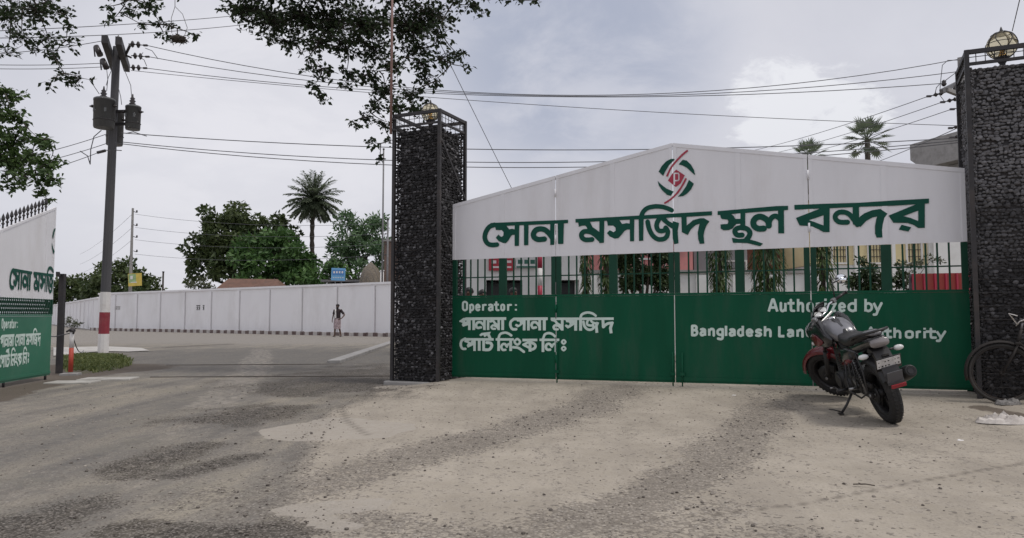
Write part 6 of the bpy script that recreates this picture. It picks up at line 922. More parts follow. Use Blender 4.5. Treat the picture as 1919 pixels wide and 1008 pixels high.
# ------------------------------------------------------------------ utility pole with transformers
UP = Vector((0, 0, 1)); PY = 22.27
def insul(m, a, d, n=2, r=.10, gap=.17):
    a, d = Vector(a), Vector(d).normalized()
    for k in range(n):
        c = a + d * (.10 + gap * k); m.lathe(c, [(.022, -.05), (.03, -.02), (r, .015), (r * .9, .03), (.035, .05), (.022, .08)], d, 10)
    m.cyl(a, a + d * (.10 + gap * n), .014, n=6); m.box(a + d * (.16 + gap * n), (.12, .05, .05), Matrix.Rotation(math.atan2(d.y, d.x), 3, 'Z'))
    return a + d * (.22 + gap * n)
def utility_pole():
    b = gnd(193, 661); x, y = b.x, b.y; zt = at(216, 88, y).z; root = thing('utility_pole', 'tall concrete utility pole with red and white painted foot and three transformers', 'pole', (x, y, 0))
    rad = lambda z: .130 - .034 * z / zt
    tilt = lambda z: x + .10 * z / zt
    def seg(z0, z1, ex=0): m = MB(); m.tube([(tilt(z0), y, z0), (tilt(z1), y, z1)], [rad(z0) * 1.12 + ex, rad(z1) * 1.12 + ex], 10, smooth=False); return m
    seg(1.80, zt).build('shaft', M['pole_concrete'], root)
    seg(0.0, .56, .004).build('painted_band', M['paint_white'], root); seg(.56, 1.20, .004).build('painted_band', M['paint_red'], root); seg(1.20, 1.80, .004).build('painted_band', M['paint_white'], root)
    for (p, q) in (((196, 73, 21.1), (213, 125, 23.5)), ((222, 76, 21.1), (238, 128, 23.5))):
        m = MB(); m.span(at(*p), at(*q), UP, .17, .24, .01); m.build('crossarm', M['black_steel'], root)
    m = MB(); m.cyl((x + .15, y - .02, zt - .02), (x + .15, y - .02, zt + .12), .02, n=8); m.lathe((x + .15, y - .02, zt + .1), [(.03, 0), (.08, .04), (.05, .09), (.07, .14), (.03, .22), (.01, .26)], n=10); m.build('pin_insulator', M['insulator'], root)
    ends = []
    for (u, v, Y, dv) in ((241, 82, 21.3, (1, -.02, -.10)), (246, 104, 22.3, (1, -.02, -.08)), (243, 126, 23.3, (1, -.02, -.06))):
        m = MB(); e = insul(m, at(u, v, Y), dv, 2); m.build('strain_insulator', M['insulator'], root); ends.append(e)
    m = MB(); p = at(237, 105, 22.3); m.span(at(232, 110, 22.3), at(244, 84, 21.9), UP, .06, .06); m.span(at(228, 100, 22.3), at(246, 108, 22.3), UP, .05, .05); m.build('bracket', M['black_steel'], root)
    for (a, c) in (((180, 86), (188, 104)), ((192, 111), (200, 128))):
        m = MB(); m.cyl(at(*a, 21.6), at(*c, 21.6), .075, .085, 10); m.span(at(a[0] - 4, a[1] + 2, 21.6), at(a[0] - 2, a[1] + 20, 21.6), UP, .03, .03); m.span(at(a[0] - 3, a[1] + 1, 21.6), at(a[0] + 3, a[1] + 1, 21.6), UP, .03, .03); m.span(at(a[0] + 6, a[1] + 14, 21.6), at(a[0] + 12, a[1] + 13, 21.8), UP, .03, .03); m.build('fuse_cutout', M['insulator'], root)
    m = MB()
    for pts in ([(212, 125), (203, 145), (199, 160)], [(232, 128), (245, 160), (247, 186)], [(200, 130), (202, 150), (200, 170)], [(186, 176), (172, 155), (168, 150)], [(222, 165), (226, 180), (228, 196)], [(272, 90), (285, 95), (296, 110)], [(263, 108), (270, 112), (275, 124)], [(268, 98), (262, 108), (263, 112)]):
        m.tube([at(u, v, 21.9) for u, v in pts], .010, 4)
    m.build('jumper_cable', M['wire'], root)
    m = MB()
    for pts in ([(190, 244), (176, 256), (170, 280), (169, 308)], [(169, 308), (164, 292), (150, 283)], [(190, 205), (205, 212), (216, 222)], [(236, 250), (250, 247), (262, 251), (275, 255)], [(228, 282), (214, 281)], [(183, 286), (196, 281), (206, 282)]):
        m.tube([at(u, v, 21.85) for u, v in pts], .014, 5)
    m.build('service_cable', M['wire'], root)
    m = MB(); p = at(190, 284, 21.9); m.cyl(p + Vector((-.12, 0, -.03)), p + Vector((.12, 0, .03)), .045, n=8); m.build('cable_clamp', M['insulator'], root)
    for lab, u0, u1, v0, v1, Y in (('largest grey drum transformer on the left side of the utility pole', 177, 215, 184, 240, 21.75), ('grey drum transformer hanging on the right side of the utility pole', 236, 264, 198, 243, 22.2), ('grey drum transformer mounted lowest on the utility pole, half hidden by the shaft', 201, 232, 208, 272, 22.75)):
        u = (u0 + u1) / 2; t, c = at(u, v0, Y), at(u, v1, Y); r = (u1 - u0) / 2 / F_PX * Y; H_ = t.z - c.z; tr = thing('transformer', lab, 'transformer', (t.x, Y, c.z), 0, 'transformers on the utility pole'); o = (t.x, Y, c.z)
        m = MB(); m.lathe(o, [(r * .90, 0), (r * .90, .03), (r * .94, .035), (r * .98, H_ * .9), (r * 1.0, H_ * .9), (r * 1.0, H_ * .96), (r * .9, H_ * .985), (r * .4, H_ * 1.01), (.001, H_ * 1.02)], n=26); m.build('tank', M['transformer'], tr)
        m = MB(); m.lathe((t.x - .03, Y, c.z + H_), [(.06, 0), (.10, .06), (.055, .09), (.095, .14), (.05, .18), (.075, .22), (.03, .26), (.015, .36)], n=10); m.build('bushing', M['insulator'], tr)
        for sx in (-1, 1): m = MB(); m.lathe((t.x + sx * r, Y - .05, c.z + H_ * .72), [(.03, 0), (.05, .03), (.03, .07), (.012, .12)], (sx, 0, 0), 8); m.build('terminal', M['insulator'], tr)
        m = MB(); pm = Vector((x, y, 0)); d = Vector((x - t.x, y - Y, 0)); dl = d.length; d = d / dl
        for f in (.25, .78): q = Vector((t.x, Y, c.z + H_ * f)); m.span(q + d * r * .9, q + d * max(dl - .05, r + .05), UP, .10, .07)
        m.torus((t.x, Y, c.z + H_ * .25), (0, 0, 1), r * .97, .012, 26, 5); m.build('mounting_bracket', M['black_steel'], tr)
        for k in range(2): m = MB(); m.box((t.x + (-.5 + k) * r * 1.1, Y - r * .80, c.z + H_ * .55), (.05, .05, .12)); m.build('lifting_lug', M['transformer'], tr)
    return ends
ENDS = utility_pole()
def wire(label, a, b, sag, r=.011, group='overhead wires', n=24):
    a, b = Vector(a), Vector(b); o = thing('overhead_wire', label, 'wire', a, 0, group) if False else None
    m = MB(); m.tube([a.lerp(b, i / n) - UP * sag * 4 * (i / n) * (1 - i / n) for i in range(n + 1)], r, 5, False); w = m.build('overhead_wire', M['wire']); props(w, label, 'wire', group); return w
# right hand pole
def right_pole():
    Y = 20.0; p = at(1812.5, 592, Y); zt = at(1812, 108, Y).z; root = thing('utility_pole', 'concrete utility pole with crossarms, mostly hidden behind the right stone pillar', 'pole', (p.x + .1, Y, 0)); m = MB(); m.tube([(p.x + .1, Y, 0), (p.x + .1, Y, zt)], [.16, .10], 4, smooth=False); m.build('shaft', M['concrete'], root)
    m = MB(); m.span(at(1764, 171, 19.4), at(1822, 142, 20.6), UP, .09, .11); m.build('crossarm', M['steel_grey'], root); m = MB(); m.span(at(1774, 168, 19.5), at(1815, 184, 20), UP, .10, .10); m.build('crossarm', M['concrete'], root); m = MB(); m.span(at(1789, 163, 19.8), at(1822, 178, 20.2), UP, .10, .10); m.build('crossarm', M['steel_grey'], root)
    es = []
    for (u, v, d) in ((1772, 173, (-1, .1, -.22)), (1798, 184, (-1, .1, -.22)), (1806, 200, (-1, .1, -.2))):
        m = MB(); es.append(insul(m, at(u, v, 19.7), d, 2 if u < 1800 else 1, .06, .14)); m.build('strain_insulator', M['insulator'], root)
    m = MB(); m.lathe(at(1769, 158, 19.5), [(.03, -.05), (.07, 0), (.05, .04), (.06, .08), (.02, .12)], n=8); m.build('pin_insulator', M['insulator'], root)
    m = MB()
    for pts in ([(1810, 112), (1776, 113), (1766, 122), (1762, 160), (1761, 178), (1770, 190)], [(1795, 133), (1770, 152)], [(1762, 156), (1755, 164), (1752, 176)], [(1800, 185), (1804, 198)]): m.tube([at(u, v, 19.6) for u, v in pts], .010, 4)
    m.build('jumper_cable', M['wire'], root)
    for (u, v) in ((1800, 236), (1802, 254)):
        m = MB(); insul(m, at(u, v, 19.8), (-1, .1, -.2), 1, .05, .1); m.build('service_insulator', M['insulator'], root)
    return es
RE = right_pole()
W_ = lambda lab, p, q, sag, r=.011, **k: wire(lab, p if isinstance(p, Vector) else at(*p), q if isinstance(q, Vector) else at(*q), sag, r, **k)
W_('topmost wire between the two utility poles, ending at the top of the right one', ENDS[0], (1812, 108, 20), 1.25)
W_('second highest wire between the two utility poles', ENDS[1], (1812, 132, 20), .95)
W_('third highest wire between the two utility poles', ENDS[2], (1770, 156, 19.5), .62)
W_('lone thin wire sagging below the three top ones toward the gate', (246, 132, 23.3), (1806, 236, 20), .22, .009)
W_('upper thick service cable running right from below the transformers', (228, 249, 22), (1806, 258, 20), .42, .013)
W_('middle service cable running right from below the transformers', (228, 266, 22), (1806, 262, 20), .62, .012)
W_('lowest service cable running right from below the transformers', (216, 268, 22), (1806, 266, 20), .72, .012)
W_('wire leaving the crossarm of the right utility pole nearest the gate peak', RE[0], (1330, 296, 45), .25, .010)
W_('middle wire falling left from the crossarm of the right utility pole', RE[1], (1370, 300, 45), .25, .010)
W_('lower wire falling left from the right utility pole over the fan palm', RE[2], (1400, 306, 45), .25, .010)
W_('slack service wire dropping left in front of the roof slab', (1798, 238, 19.8), (1560, 330, 40), .12, .012)
W_('upper of two wires crossing the leaves at the top left', (-120, 62, 16), (640, 5, 30), .18, .010)
W_('lower of two wires crossing the leaves at the top left', (-120, 72, 16), (640, 18, 30), .30, .010)
W_('wire leaving the left utility pole top toward the left edge', (205, 74, 21.2), (-200, 100, 20), .2, .010)
W_('upper of two wires leaving the left utility pole crossarm toward the left edge', (196, 118, 22), (-200, 112, 20), .1, .010)
W_('lower of two wires leaving the left utility pole crossarm toward the left edge', (198, 125, 22.6), (-200, 120, 20), .1, .010)
W_('low service wire running left from the pole just under the transformers', (200, 251, 22), (-200, 330, 18), .2, .010)
W_('second low service wire running left from the utility pole', (202, 268, 22), (-200, 345, 18), .2, .010)
W_('lowest service wire running left from the cable clamp on the utility pole', (184, 286, 22), (-200, 375, 18), .2, .010)
W_('guy wire slanting down from the hanging leaves to behind the gate', (790, 10, 16), (985, 405, 20), .02, .008, group='guy wires')
W_('short guy wire slanting up past the amber lamp at the right', (1897, 58, 12), (1925, -60, 9), .0, .007, group='guy wires')
for k, (v0, v1) in enumerate(((398, 419), (423, 438), (446, 457), (473, 477))):
    W_(['topmost', 'second highest', 'second lowest', 'lowest'][k] + ' of the four wires between the slender pole and the line pole', (253, v0 + 3, 64), (725, v1, 47), .45, .012, group='wires in front of the far trees')
for k, v in enumerate((398, 423, 446)):
    W_(['highest', 'middle', 'lowest'][k] + ' of three wires running left from the slender pole to the distance', (248, v + 3, 64), (150, v + 78 - 6 * k, 120), .4, .012, group='wires leading to the far left')

def nest():
    c = at(335, 72, 13.6); rg = random.Random(12); root = thing('hanging_nest', 'dark bowl-shaped clump of twigs hanging under the leaves near the top left', 'nest', c); m = MB()
    for k in range(60):
        a = rg.random() * 6.28; r = .05 + .10 * rg.random(); z = rg.uniform(-.05, .05); p = c + Vector((r * math.cos(a), r * .7 * math.sin(a), z - .05 * (1 - (r / .15) ** 2))); q = p + Vector((-math.sin(a) * .13, math.cos(a) * .09, rg.uniform(-.02, .02))); m.tube([p, (p + q) / 2 + Vector((0, 0, .015)), q], .007, 4, False)
    m.lathe(c + Vector((0, 0, -.07)), [(.02, 0), (.10, .02), (.13, .07), (.11, .10), (.08, .06), (.001, .03)], n=14); m.build('bowl', M['bark'], root)
    m = MB(); t = at(328, -2, 13.8); f = at(328, 12, 13.7)
    m.tube([t, f], .006, 5); m.tube([f, at(321, 34, 13.6), at(322, 62, 13.6)], .005, 5); m.tube([f, at(342, 26, 13.6), at(351, 52, 13.6), at(346, 66, 13.6)], .005, 5); m.build('stem', M['bark'], root)
nest()
def bollard():
    b = gnd(132, 703); x, y = b.x, b.y; root = thing('bollard', 'thin red and white post on a small concrete base beside the open gate leaf', 'bollard', (x, y, 0))
    m = MB(); m.box((x, y, .01), (.30, .26, .06), Matrix.Rotation(.2, 3, 'Z'), .012); m.build('base', M['concrete'], root)
    m = MB(); m.cyl((x, y, .06), (x, y, .50), .040, .039, 12); m.build('red_section', M['bollard_red'], root); m = MB(); m.cyl((x, y, .50), (x, y, .82), .038, .035, 12); m.build('white_section', M['paint_white'], root)
    m = MB(); m.lathe((x, y, .80), [(.055, 0), (.06, .02), (.05, .05), (.02, .07)], n=12); m.tube([(x - .10, y, .80), (x, y - .05, .84), (x + .06, y - .04, .80), (x + .02, y, .76)], .018, 6); m.build('cap', M['black_steel'], root)
    q = gnd(175, 663); m = MB(); a, c = Vector((x, y, .78)), Vector((q.x, q.y - .5, .12)); m.tube([a.lerp(c, i / 16) - UP * .18 * 4 * (i / 16) * (1 - i / 16) for i in range(17)], .010, 5); m.tube([Vector((x, y, .78)), Vector((x - .5, y + .3, .70)), Vector((x - .95, y + .45, .72))], .010, 5)
    props(m.build('rope', M['wire']), 'dark rope tied from the red and white post to the ground by the utility pole', 'rope')
bollard()

# ------------------------------------------------------------------ motorcycle
MB_BLACK = mat('gloss_black_paint', (.012, .012, .013), .22, var=.1, coat=.5, dirt=(.05, .045, .04), dirt_amt=.25)
MB_PLASTIC = mat('black_plastic', (.020, .019, .020), .45, var=.15, dirt=(.06, .053, .046), dirt_amt=.3)
MB_TYRE = mat('dusty_tyre', (.020, .0195, .0195), .8, var=.2, scale=10, bump=.5, bscale=60, dirt=(.055, .048, .040), dirt_amt=.45)
MB_RED = mat('deep_red_paint', (.12, .006, .012), .25, var=.1, coat=.5)
MB_SILVER = mat('silver_paint', (.19, .19, .205), .30, .35, var=.06, coat=.4)
MB_METAL = mat('dull_alloy', (.32, .32, .32), .35, .8, var=.15, dirt=(.08, .07, .06), dirt_amt=.5)
MB_CHROME = mat('chrome', (.65, .65, .66), .12, 1.0, var=.03)
MB_LENS = mat('clear_lens', (.62, .62, .61), .2, var=.08, coat=.6)
MB_ENGINE = mat('engine_black', (.025, .025, .026), .5, .3, var=.2)
def arc_guard(m, c, r, a0, a1, w, n=14, drop=.035):
    """curved mudguard round an axle: a rounded strip with real thickness"""
    prof = [(-w / 2, -drop), (-w * .42, -.006), (0, .006), (w * .42, -.006), (w / 2, -drop)]; vs = []; k = len(prof)
    for lay in (0, -.005):
        for i in range(n + 1):
            a = a0 + (a1 - a0) * i / n
            for y, dr in prof: rr = r + dr + lay; vs.append((c[0] + rr * math.cos(a), y, c[2] + rr * math.sin(a)))
    o = (n + 1) * k; fs = []
    for i in range(n):
        for j in range(k - 1):
            q = (i * k + j, (i + 1) * k + j, (i + 1) * k + j + 1, i * k + j + 1); fs += [q, tuple(o + t for t in reversed(q))]
        for j in (0, k - 1): fs.append((i * k + j, (i + 1) * k + j, o + (i + 1) * k + j, o + i * k + j))
    for i in (0, n):
        for j in range(k - 1): fs.append((i * k + j, i * k + j + 1, o + i * k + j + 1, o + i * k + j))
    m.add(vs, fs, True)
def motorcycle():
    cR = gnd(1672, 792, .01); root = thing('motorcycle', 'black motorcycle with red front mudguard and grey tank, on its side stand before the gate', 'motorcycle', (cR.x, cR.y, gz(cR.x, cR.y) + .0))
    sc = 1.06; root.scale = (sc, sc, sc); root.rotation_euler = Euler((R(-16.5), R(-4.0), R(86.5)), 'XYZ')
    bd = lambda mb, n, m, p=root: mb.build(n, m, p, local=True)
    st_o, st_ax = Vector((1.0, 0, .95)), Vector((-.44, 0, .90)).normalized(); SR = Matrix.Rotation(R(38), 3, st_ax)
    def steer(mb): mb.v = [tuple(SR @ (Vector(v) - st_o) + st_o) for v in mb.v]; return mb
    def wheel(name, c, w, fix):
        t = MB(); t.torus(c, (0, 1, 0), .243, .060 * w, 48, 12, 1.0); tw = bd(fix(t), name, MB_TYRE)
        tr = MB(); rr = random.Random(3)
        for k in range(44):      # tread blocks
            a = 2 * math.pi * k / 44
            for sy in (-1, 1): p = Vector((c[0] + .3005 * math.cos(a + sy * .03), sy * .020 * w, c[2] + .3005 * math.sin(a + sy * .03))); tr.box(p, (.005, .020 * w, .028), Matrix.Rotation(-a, 3, 'Y') @ Matrix.Rotation(sy * .5, 3, 'X'))
        bd(fix(tr), 'tread', MB_TYRE, tw)
        rm = MB(); rm.lathe(c, [(.196, -.042), (.206, -.048), (.206, -.036), (.188, -.02), (.186, 0), (.188, .02), (.206, .036), (.206, .048), (.196, .042), (.180, .012), (.180, -.012), (.196, -.042)], (0, 1, 0), 40)
        for k in range(5):
            a = 2 * math.pi * k / 5 + .3
            for da in (-.10, .10): rm.span((c[0] + .045 * math.cos(a + da * 2), 0, c[2] + .045 * math.sin(a + da * 2)), (c[0] + .186 * math.cos(a + da * .6), 0, c[2] + .186 * math.sin(a + da * .6)), (0, 1, 0), .014, .018)
        rm.cyl((c[0], -.075, c[2]), (c[0], .075, c[2]), .045, n=18); bd(fix(rm), 'rim', MB_PLASTIC, tw)
        ax = MB(); ax.cyl((c[0], -.125, c[2]), (c[0], .125, c[2]), .011, n=10); ax.cyl((c[0], .112, c[2]), (c[0], .130, c[2]), .017, n=6); ax.cyl((c[0], -.130, c[2]), (c[0], -.112, c[2]), .017, n=6); bd(fix(ax), 'axle', MB_METAL, tw); return tw
    ident = lambda mb: mb
    rw = wheel('rear_wheel', (0, 0, .303), 1.0, ident); fw = wheel('front_wheel', (1.32, 0, .303), .92, steer)
    m = MB(); m.lathe((1.32, .055, .303), [(.06, 0), (.13, .0), (.13, .006), (.06, .006)], (0, 1, 0), 28); m.box((1.22, .07, .40), (.07, .05, .10), Matrix.Rotation(-.6, 3, 'Y'), .01); bd(steer(m), 'brake_disc', MB_ENGINE, fw)
    m = MB(); m.lathe((0, -.04, .303), [(.02, -.05), (.070, -.045), (.072, 0), (.05, .02)], (0, 1, 0), 22); bd(m, 'brake_drum', MB_ENGINE, rw)
    m = MB(); m.lathe((0, .07, .303), [(.03, -.006), (.085, -.006), (.085, .006), (.03, .006)], (0, 1, 0), 30); m.span((0, .07, .385), (.50, .085, .40), (0, 1, 0), .02, .012); m.span((0, .07, .225), (.50, .085, .30), (0, 1, 0), .02, .012); bd(m, 'chain', MB_ENGINE, rw)
    # front fork, mudguard, cowl, handlebar
    m = MB()
    for y in (-.088, .088): m.cyl((1.315, y, .30), (1.16, y, .62), .027, .026, 12); m.cyl((1.17, y, .60), (1.0 - .02, y, .99), .0165, n=12); m.box((1.32, y, .31), (.05, .03, .06), None, .008)
    bd(steer(m), 'fork', MB_PLASTIC)
    m = MB()
    for z, x in ((.76, 1.09), (.97, .985)): m.box((x, 0, z), (.07, .23, .03), Matrix.Rotation(.45, 3, 'Y'), .01)
    bd(steer(m), 'fork_clamp', MB_METAL)
    m = MB(); arc_guard(m, (1.32, 0, .303), .335, R(12), R(168), .135, 18, .05); m.span((1.20, .07, .50), (1.13, .088, .60), UP, .05, .012); m.span((1.20, -.07, .50), (1.13, -.088, .60), UP, .05, .012); bd(steer(m), 'front_mudguard', MB_RED)
    m = MB(); m.loft([((1.02, 0, .90), .06, .06), ((1.08, 0, .88), .115, .115), ((1.16, 0, .86), .125, .125), ((1.24, 0, .85), .105, .10), ((1.27, 0, .85), .07, .065)], 18, 2.6); bd(steer(m), 'headlight_cowl', MB_BLACK)
    m = MB(); m.lathe((1.262, 0, .85), [(.06, 0), (.085, .006), (.07, .022), (.001, .034)], (1, 0, 0), 18); bd(steer(m), 'headlight', MB_LENS)
    m = MB(); vs = []; 
    for i in range(7):
        t = i / 6
        for k in range(9): a = (k / 8 - .5) * 1.5; w = .155 * (1 - .35 * t); vs.append((1.20 - .17 * t + .05 * math.cos(a * 2) - .05, w * math.sin(a) / .68, .93 + .17 * t + .035 * math.cos(a) * t))
    fs = [(i * 9 + k, i * 9 + k + 1, (i + 1) * 9 + k + 1, (i + 1) * 9 + k) for i in range(6) for k in range(8)]; n0 = len(vs); vs2 = [(x - .008, y, z - .008) for x, y, z in vs]; m.add(vs + vs2, fs + [tuple(n0 + q for q in reversed(f)) for f in fs] + [(k, k + 1, n0 + k + 1, n0 + k) for k in range(8)] + [(54 + k, 54 + k + 1, n0 + 54 + k + 1, n0 + 54 + k) for k in range(8)], True); bd(steer(m), 'windscreen', MB_BLACK)
    m = MB(); m.box((1.045, 0, 1.02), (.09, .21, .07), Matrix.Rotation(.55, 3, 'Y'), .015); dash = bd(steer(m), 'instrument_panel', MB_PLASTIC); m = MB()
    for y in (-.055, .055): m.lathe((1.018, y, 1.048), [(.042, 0), (.048, .008), (.036, .012), (.001, .012)], (-.53, 0, .85), 18)
    bd(steer(m), 'dial', MB_LENS, dash)
    m = MB(); bar = [(.90, .37, 1.055), (.93, .25, 1.065), (.975, .14, 1.06), (.985, .06, 1.02), (.985, -.06, 1.02), (.975, -.14, 1.06), (.93, -.25, 1.065), (.90, -.37, 1.055)]; m.tube(bar, .0115, 10); hb = bd(steer(m), 'handlebar', MB_CHROME)
    for s in (-1, 1):
        m = MB(); m.tube([(.935, s * .235, 1.064), (.90, s * .365, 1.056)], .017, 12); m.cyl((.897, s * .372, 1.055), (.893, s * .392, 1.054), .019, .016, 12); bd(steer(m), 'grip', MB_PLASTIC, hb)
        m = MB(); m.box((.95, s * .205, 1.064), (.05, .05, .05), None, .01); m.tube([(.965, s * .20, 1.06), (1.0, s * .25, 1.055), (.975, s * .37, 1.04)], .0065, 6); bd(steer(m), 'lever', MB_METAL, hb)
    m = MB(); m.tube([(.95, -.24, 1.07), (.955, -.31, 1.16), (.945, -.365, 1.265)], .007, 8); tip = SR @ (Vector((.945, -.365, 1.265)) - st_o) + st_o; steer(m); cm = tip + Vector((-.02, -.09, -.035)); m.tube([tip + Vector((0, .0, -.06)), cm], .007, 8); ms = bd(m, 'mirror', MB_PLASTIC); nl = (root.rotation_euler.to_matrix().inverted() @ Vector((-.40, -.80, .40))).normalized()
    m = MB(); m.lathe(cm, [(.001, -.030), (.045, -.020), (.060, -.004), (.060, .002), (.054, .002)], nl, 22); bd(m, 'housing', MB_PLASTIC, ms)
    m = MB(); m.lathe(cm, [(.054, .0025), (.001, .0030)], nl, 22); bd(m, 'glass', mat('mirror_glass', (.88, .90, .93), .04, 1.0, var=0), ms)
    m = MB()
    for pts in ([(1.0, .18, 1.06), (1.10, .10, 1.0), (1.08, .03, .85)], [(1.0, -.18, 1.06), (1.12, -.08, 1.0), (1.09, -.02, .82)], [(.99, .15, 1.06), (1.12, .12, .95), (1.10, .08, .70)], [(.98, -.15, 1.06), (1.14, -.1, .96), (1.2, -.09, .60), (1.25, .05, .42)]): m.tube(pts, .0055, 5)
    bd(steer(m), 'cable', MB_PLASTIC)
    for s in (-1, 1): m = MB(); m.cyl((1.14, s * .10, .80), (1.14, s * .17, .79), .010, n=6); m.loft([((1.09, s * .19, .79), .008, .006), ((1.115, s * .19, .79), .024, .02), ((1.15, s * .19, .79), .026, .022), ((1.17, s * .19, .79), .010, .01)], 10); bd(steer(m), 'indicator', MB_LENS)
    # tank and bodywork
    m = MB(); m.loft([((.47, 0, .815), .080, .030), ((.53, 0, .835), .110, .070), ((.63, 0, .855), .130, .098, 2.8), ((.76, 0, .872), .140, .112, 2.8), ((.88, 0, .872), .130, .108, 2.8), ((.97, 0, .86), .11, .09), ((1.03, 0, .845), .07, .055)], 22, 2.6); tank = bd(m, 'fuel_tank', MB_SILVER)
    m = MB(); m.lathe((.80, 0, .984), [(.045, -.01), (.045, .008), (.035, .014), (.001, .015)], (0.05, 0, 1), 18); bd(m, 'filler_cap', MB_CHROME, tank)
    m = MB(); m.loft([((.46, 0, .83), .035, .025), ((.55, 0, .875), .04, .04), ((.70, 0, .945), .045, .045), ((.78, 0, .965), .04, .03)], 14); bd(m, 'tank_stripe', MB_BLACK, tank)
    for s in (-1, 1):
        m = MB(); m.loft([((.58, s * .130, .79), .02, .03), ((.68, s * .140, .80), .038, .080), ((.80, s * .135, .835), .055, .150), ((.94, s * .120, .855), .075, .165), ((1.05, s * .150, .83), .050, .13), ((1.13, s * .180, .82), .012, .06)], 14, 2.2); bd(m, 'tank_shroud', MB_BLACK)
        m = MB(); m.loft([((.72, s * .186, .775), .006, .015), ((.82, s * .200, .785), .012, .060), ((.92, s * .206, .79), .012, .070), ((1.01, s * .203, .80), .006, .025)], 12); bd(m, 'shroud_flash', MB_RED)
        m = MB(); m.loft([((.10, s * .10, .70), .015, .03), ((.22, s * .125, .67), .025, .085), ((.36, s * .135, .64), .026, .105), ((.48, s * .12, .62), .02, .06)], 14, 2.4); bd(m, 'side_panel', MB_BLACK)
        m = MB(); m.loft([((.16, s * .142, .64), .006, .015), ((.28, s * .157, .61), .008, .03), ((.42, s * .150, .57), .007, .018)], 10); bd(m, 'side_flash', MB_RED)
    m = MB(); m.loft([((.52, 0, .835), .085, .03), ((.44, 0, .815), .115, .045), ((.30, 0, .808), .135, .052), ((.14, 0, .822), .145, .052), ((.10, 0, .842), .14, .055), ((-.02, 0, .872), .13, .050), ((-.13, 0, .890), .105, .04), ((-.19, 0, .892), .06, .02)], 18, 3.0); bd(m, 'seat', mat('seat_vinyl', (.017, .0165, .017), .5, var=.2, bump=.15, bscale=120, dirt=(.05, .045, .04), dirt_amt=.3))
    m = MB(); m.loft([((.40, 0, .70), .10, .06), ((.20, 0, .745), .115, .065), ((.0, 0, .79), .120, .065), ((-.15, 0, .825), .105, .062), ((-.25, 0, .845), .085, .050), ((-.285, 0, .85), .07, .035)], 18, 2.6); tail = bd(m, 'tail_cowl', MB_BLACK)
    m = MB(); m.loft([((-.06, 0, .905), .075, .020), ((-.17, 0, .918), .075, .022), ((-.27, 0, .915), .055, .015)], 14); bd(m, 'tail_panel', MB_SILVER, tail)
    m = MB(); m.loft([((-.255, 0, .835), .085, .045), ((-.290, 0, .833), .088, .043), ((-.305, 0, .830), .080, .035)], 16, 3); bd(m, 'tail_light', mat('grey_tail_lens', (.20, .18, .18), .15, var=.15, coat=.7), tail)
    m = MB(); m.tube([(.02, .135, .86), (-.08, .15, .90), (-.20, .135, .93), (-.29, .08, .945), (-.31, 0, .948), (-.29, -.08, .945), (-.20, -.135, .93), (-.08, -.15, .90), (.02, -.135, .86)], .0135, 10); bd(m, 'grab_rail', MB_PLASTIC)
    # rear mudguard, plate, flap, indicators
    m = MB(); m.prism([(-.16, .79), (-.25, .76), (-.34, .62), (-.395, .47), (-.385, .465), (-.325, .61), (-.22, .72), (-.12, .74)], .15, (0, -.075, 0), (1, 0, 0), (0, 0, 1), (0, 1, 0)); bd(m, 'rear_mudguard', MB_PLASTIC)
    m = MB(); arc_guard(m, (0, 0, .303), .345, R(50), R(150), .15, 12, .04); bd(m, 'inner_mudguard', MB_PLASTIC)
    pr = Matrix.Rotation(R(-22), 3, 'Y'); pc = Vector((-.345, 0, .645)); m = MB(); m.box(pc, (.006, .235, .135), pr, .003); m.box(pc + Vector((.02, 0, .05)), (.03, .06, .06)); pl = bd(m, 'number_plate', MB_BLACK)
    m = MB(); m.box(pc + pr @ Vector((-.0055, .0, .012)), (.004, .215, .090), pr); wp = bd(m, 'plate_face', mat('worn_plate_white', (.62, .61, .60), .5, var=.2, scale=14, dirt=(.2, .19, .18), dirt_amt=.6, dscale=16), pl)
    m = MB(); rg = random.Random(8)
    for row, z in ((0, .030), (1, -.014)):
        for k in range(7): 
            if rg.random() < .75: m.box(pc + pr @ Vector((-.0085, -.09 + .03 * k, z)), (.002, rg.uniform(.006, .020), rg.uniform(.006, .016)), pr)
    bd(m, 'plate_characters', MB_PLASTIC, pl)
    m = MB(); fr_ = Matrix.Rotation(R(-20), 3, 'Y'); m.box((-.400, 0, .515), (.008, .14, .13), fr_, .003); fl = bd(m, 'mud_flap', mat('grey_rubber', (.085, .085, .09), .7, var=.15)); m = MB(); m.box((-.428, 0, .445), (.012, .135, .036), fr_, .004); bd(m, 'reflector', mat('red_reflector', (.26, .015, .025), .25, var=.1), fl)
    for s in (-1, 1):
        m = MB(); m.cyl((-.21, s * .05, .735), (-.235, s * .13, .735), .011, n=8); ind = bd(m, 'indicator', MB_PLASTIC); m = MB(); m.loft([((-.27, s * .165, .735), .020, .008), ((-.262, s * .165, .735), .042, .023), ((-.235, s * .165, .735), .045, .025), ((-.21, s * .165, .735), .030, .016), ((-.19, s * .165, .735), .008, .006)], 14, 2.2); bd(m, 'lens', MB_LENS, ind)
    # frame, engine, exhaust
    m = MB()
    for s in (-1, 1):
        m.tube([(1.0, 0, .88), (.90, s * .03, .62), (.86, s * .06, .34), (.72, s * .10, .23), (.46, s * .11, .24), (.42, s * .10, .40), (.46, s * .09, .74)], .016, 8); m.tube([(.98, 0, .92), (.70, s * .05, .80), (.45, s * .09, .74), (.10, s * .09, .74), (-.15, s * .07, .80)], .015, 8); m.tube([(.44, s * .10, .48), (.10, s * .11, .70)], .012, 8)
    bd(m, 'frame', MB_PLASTIC)
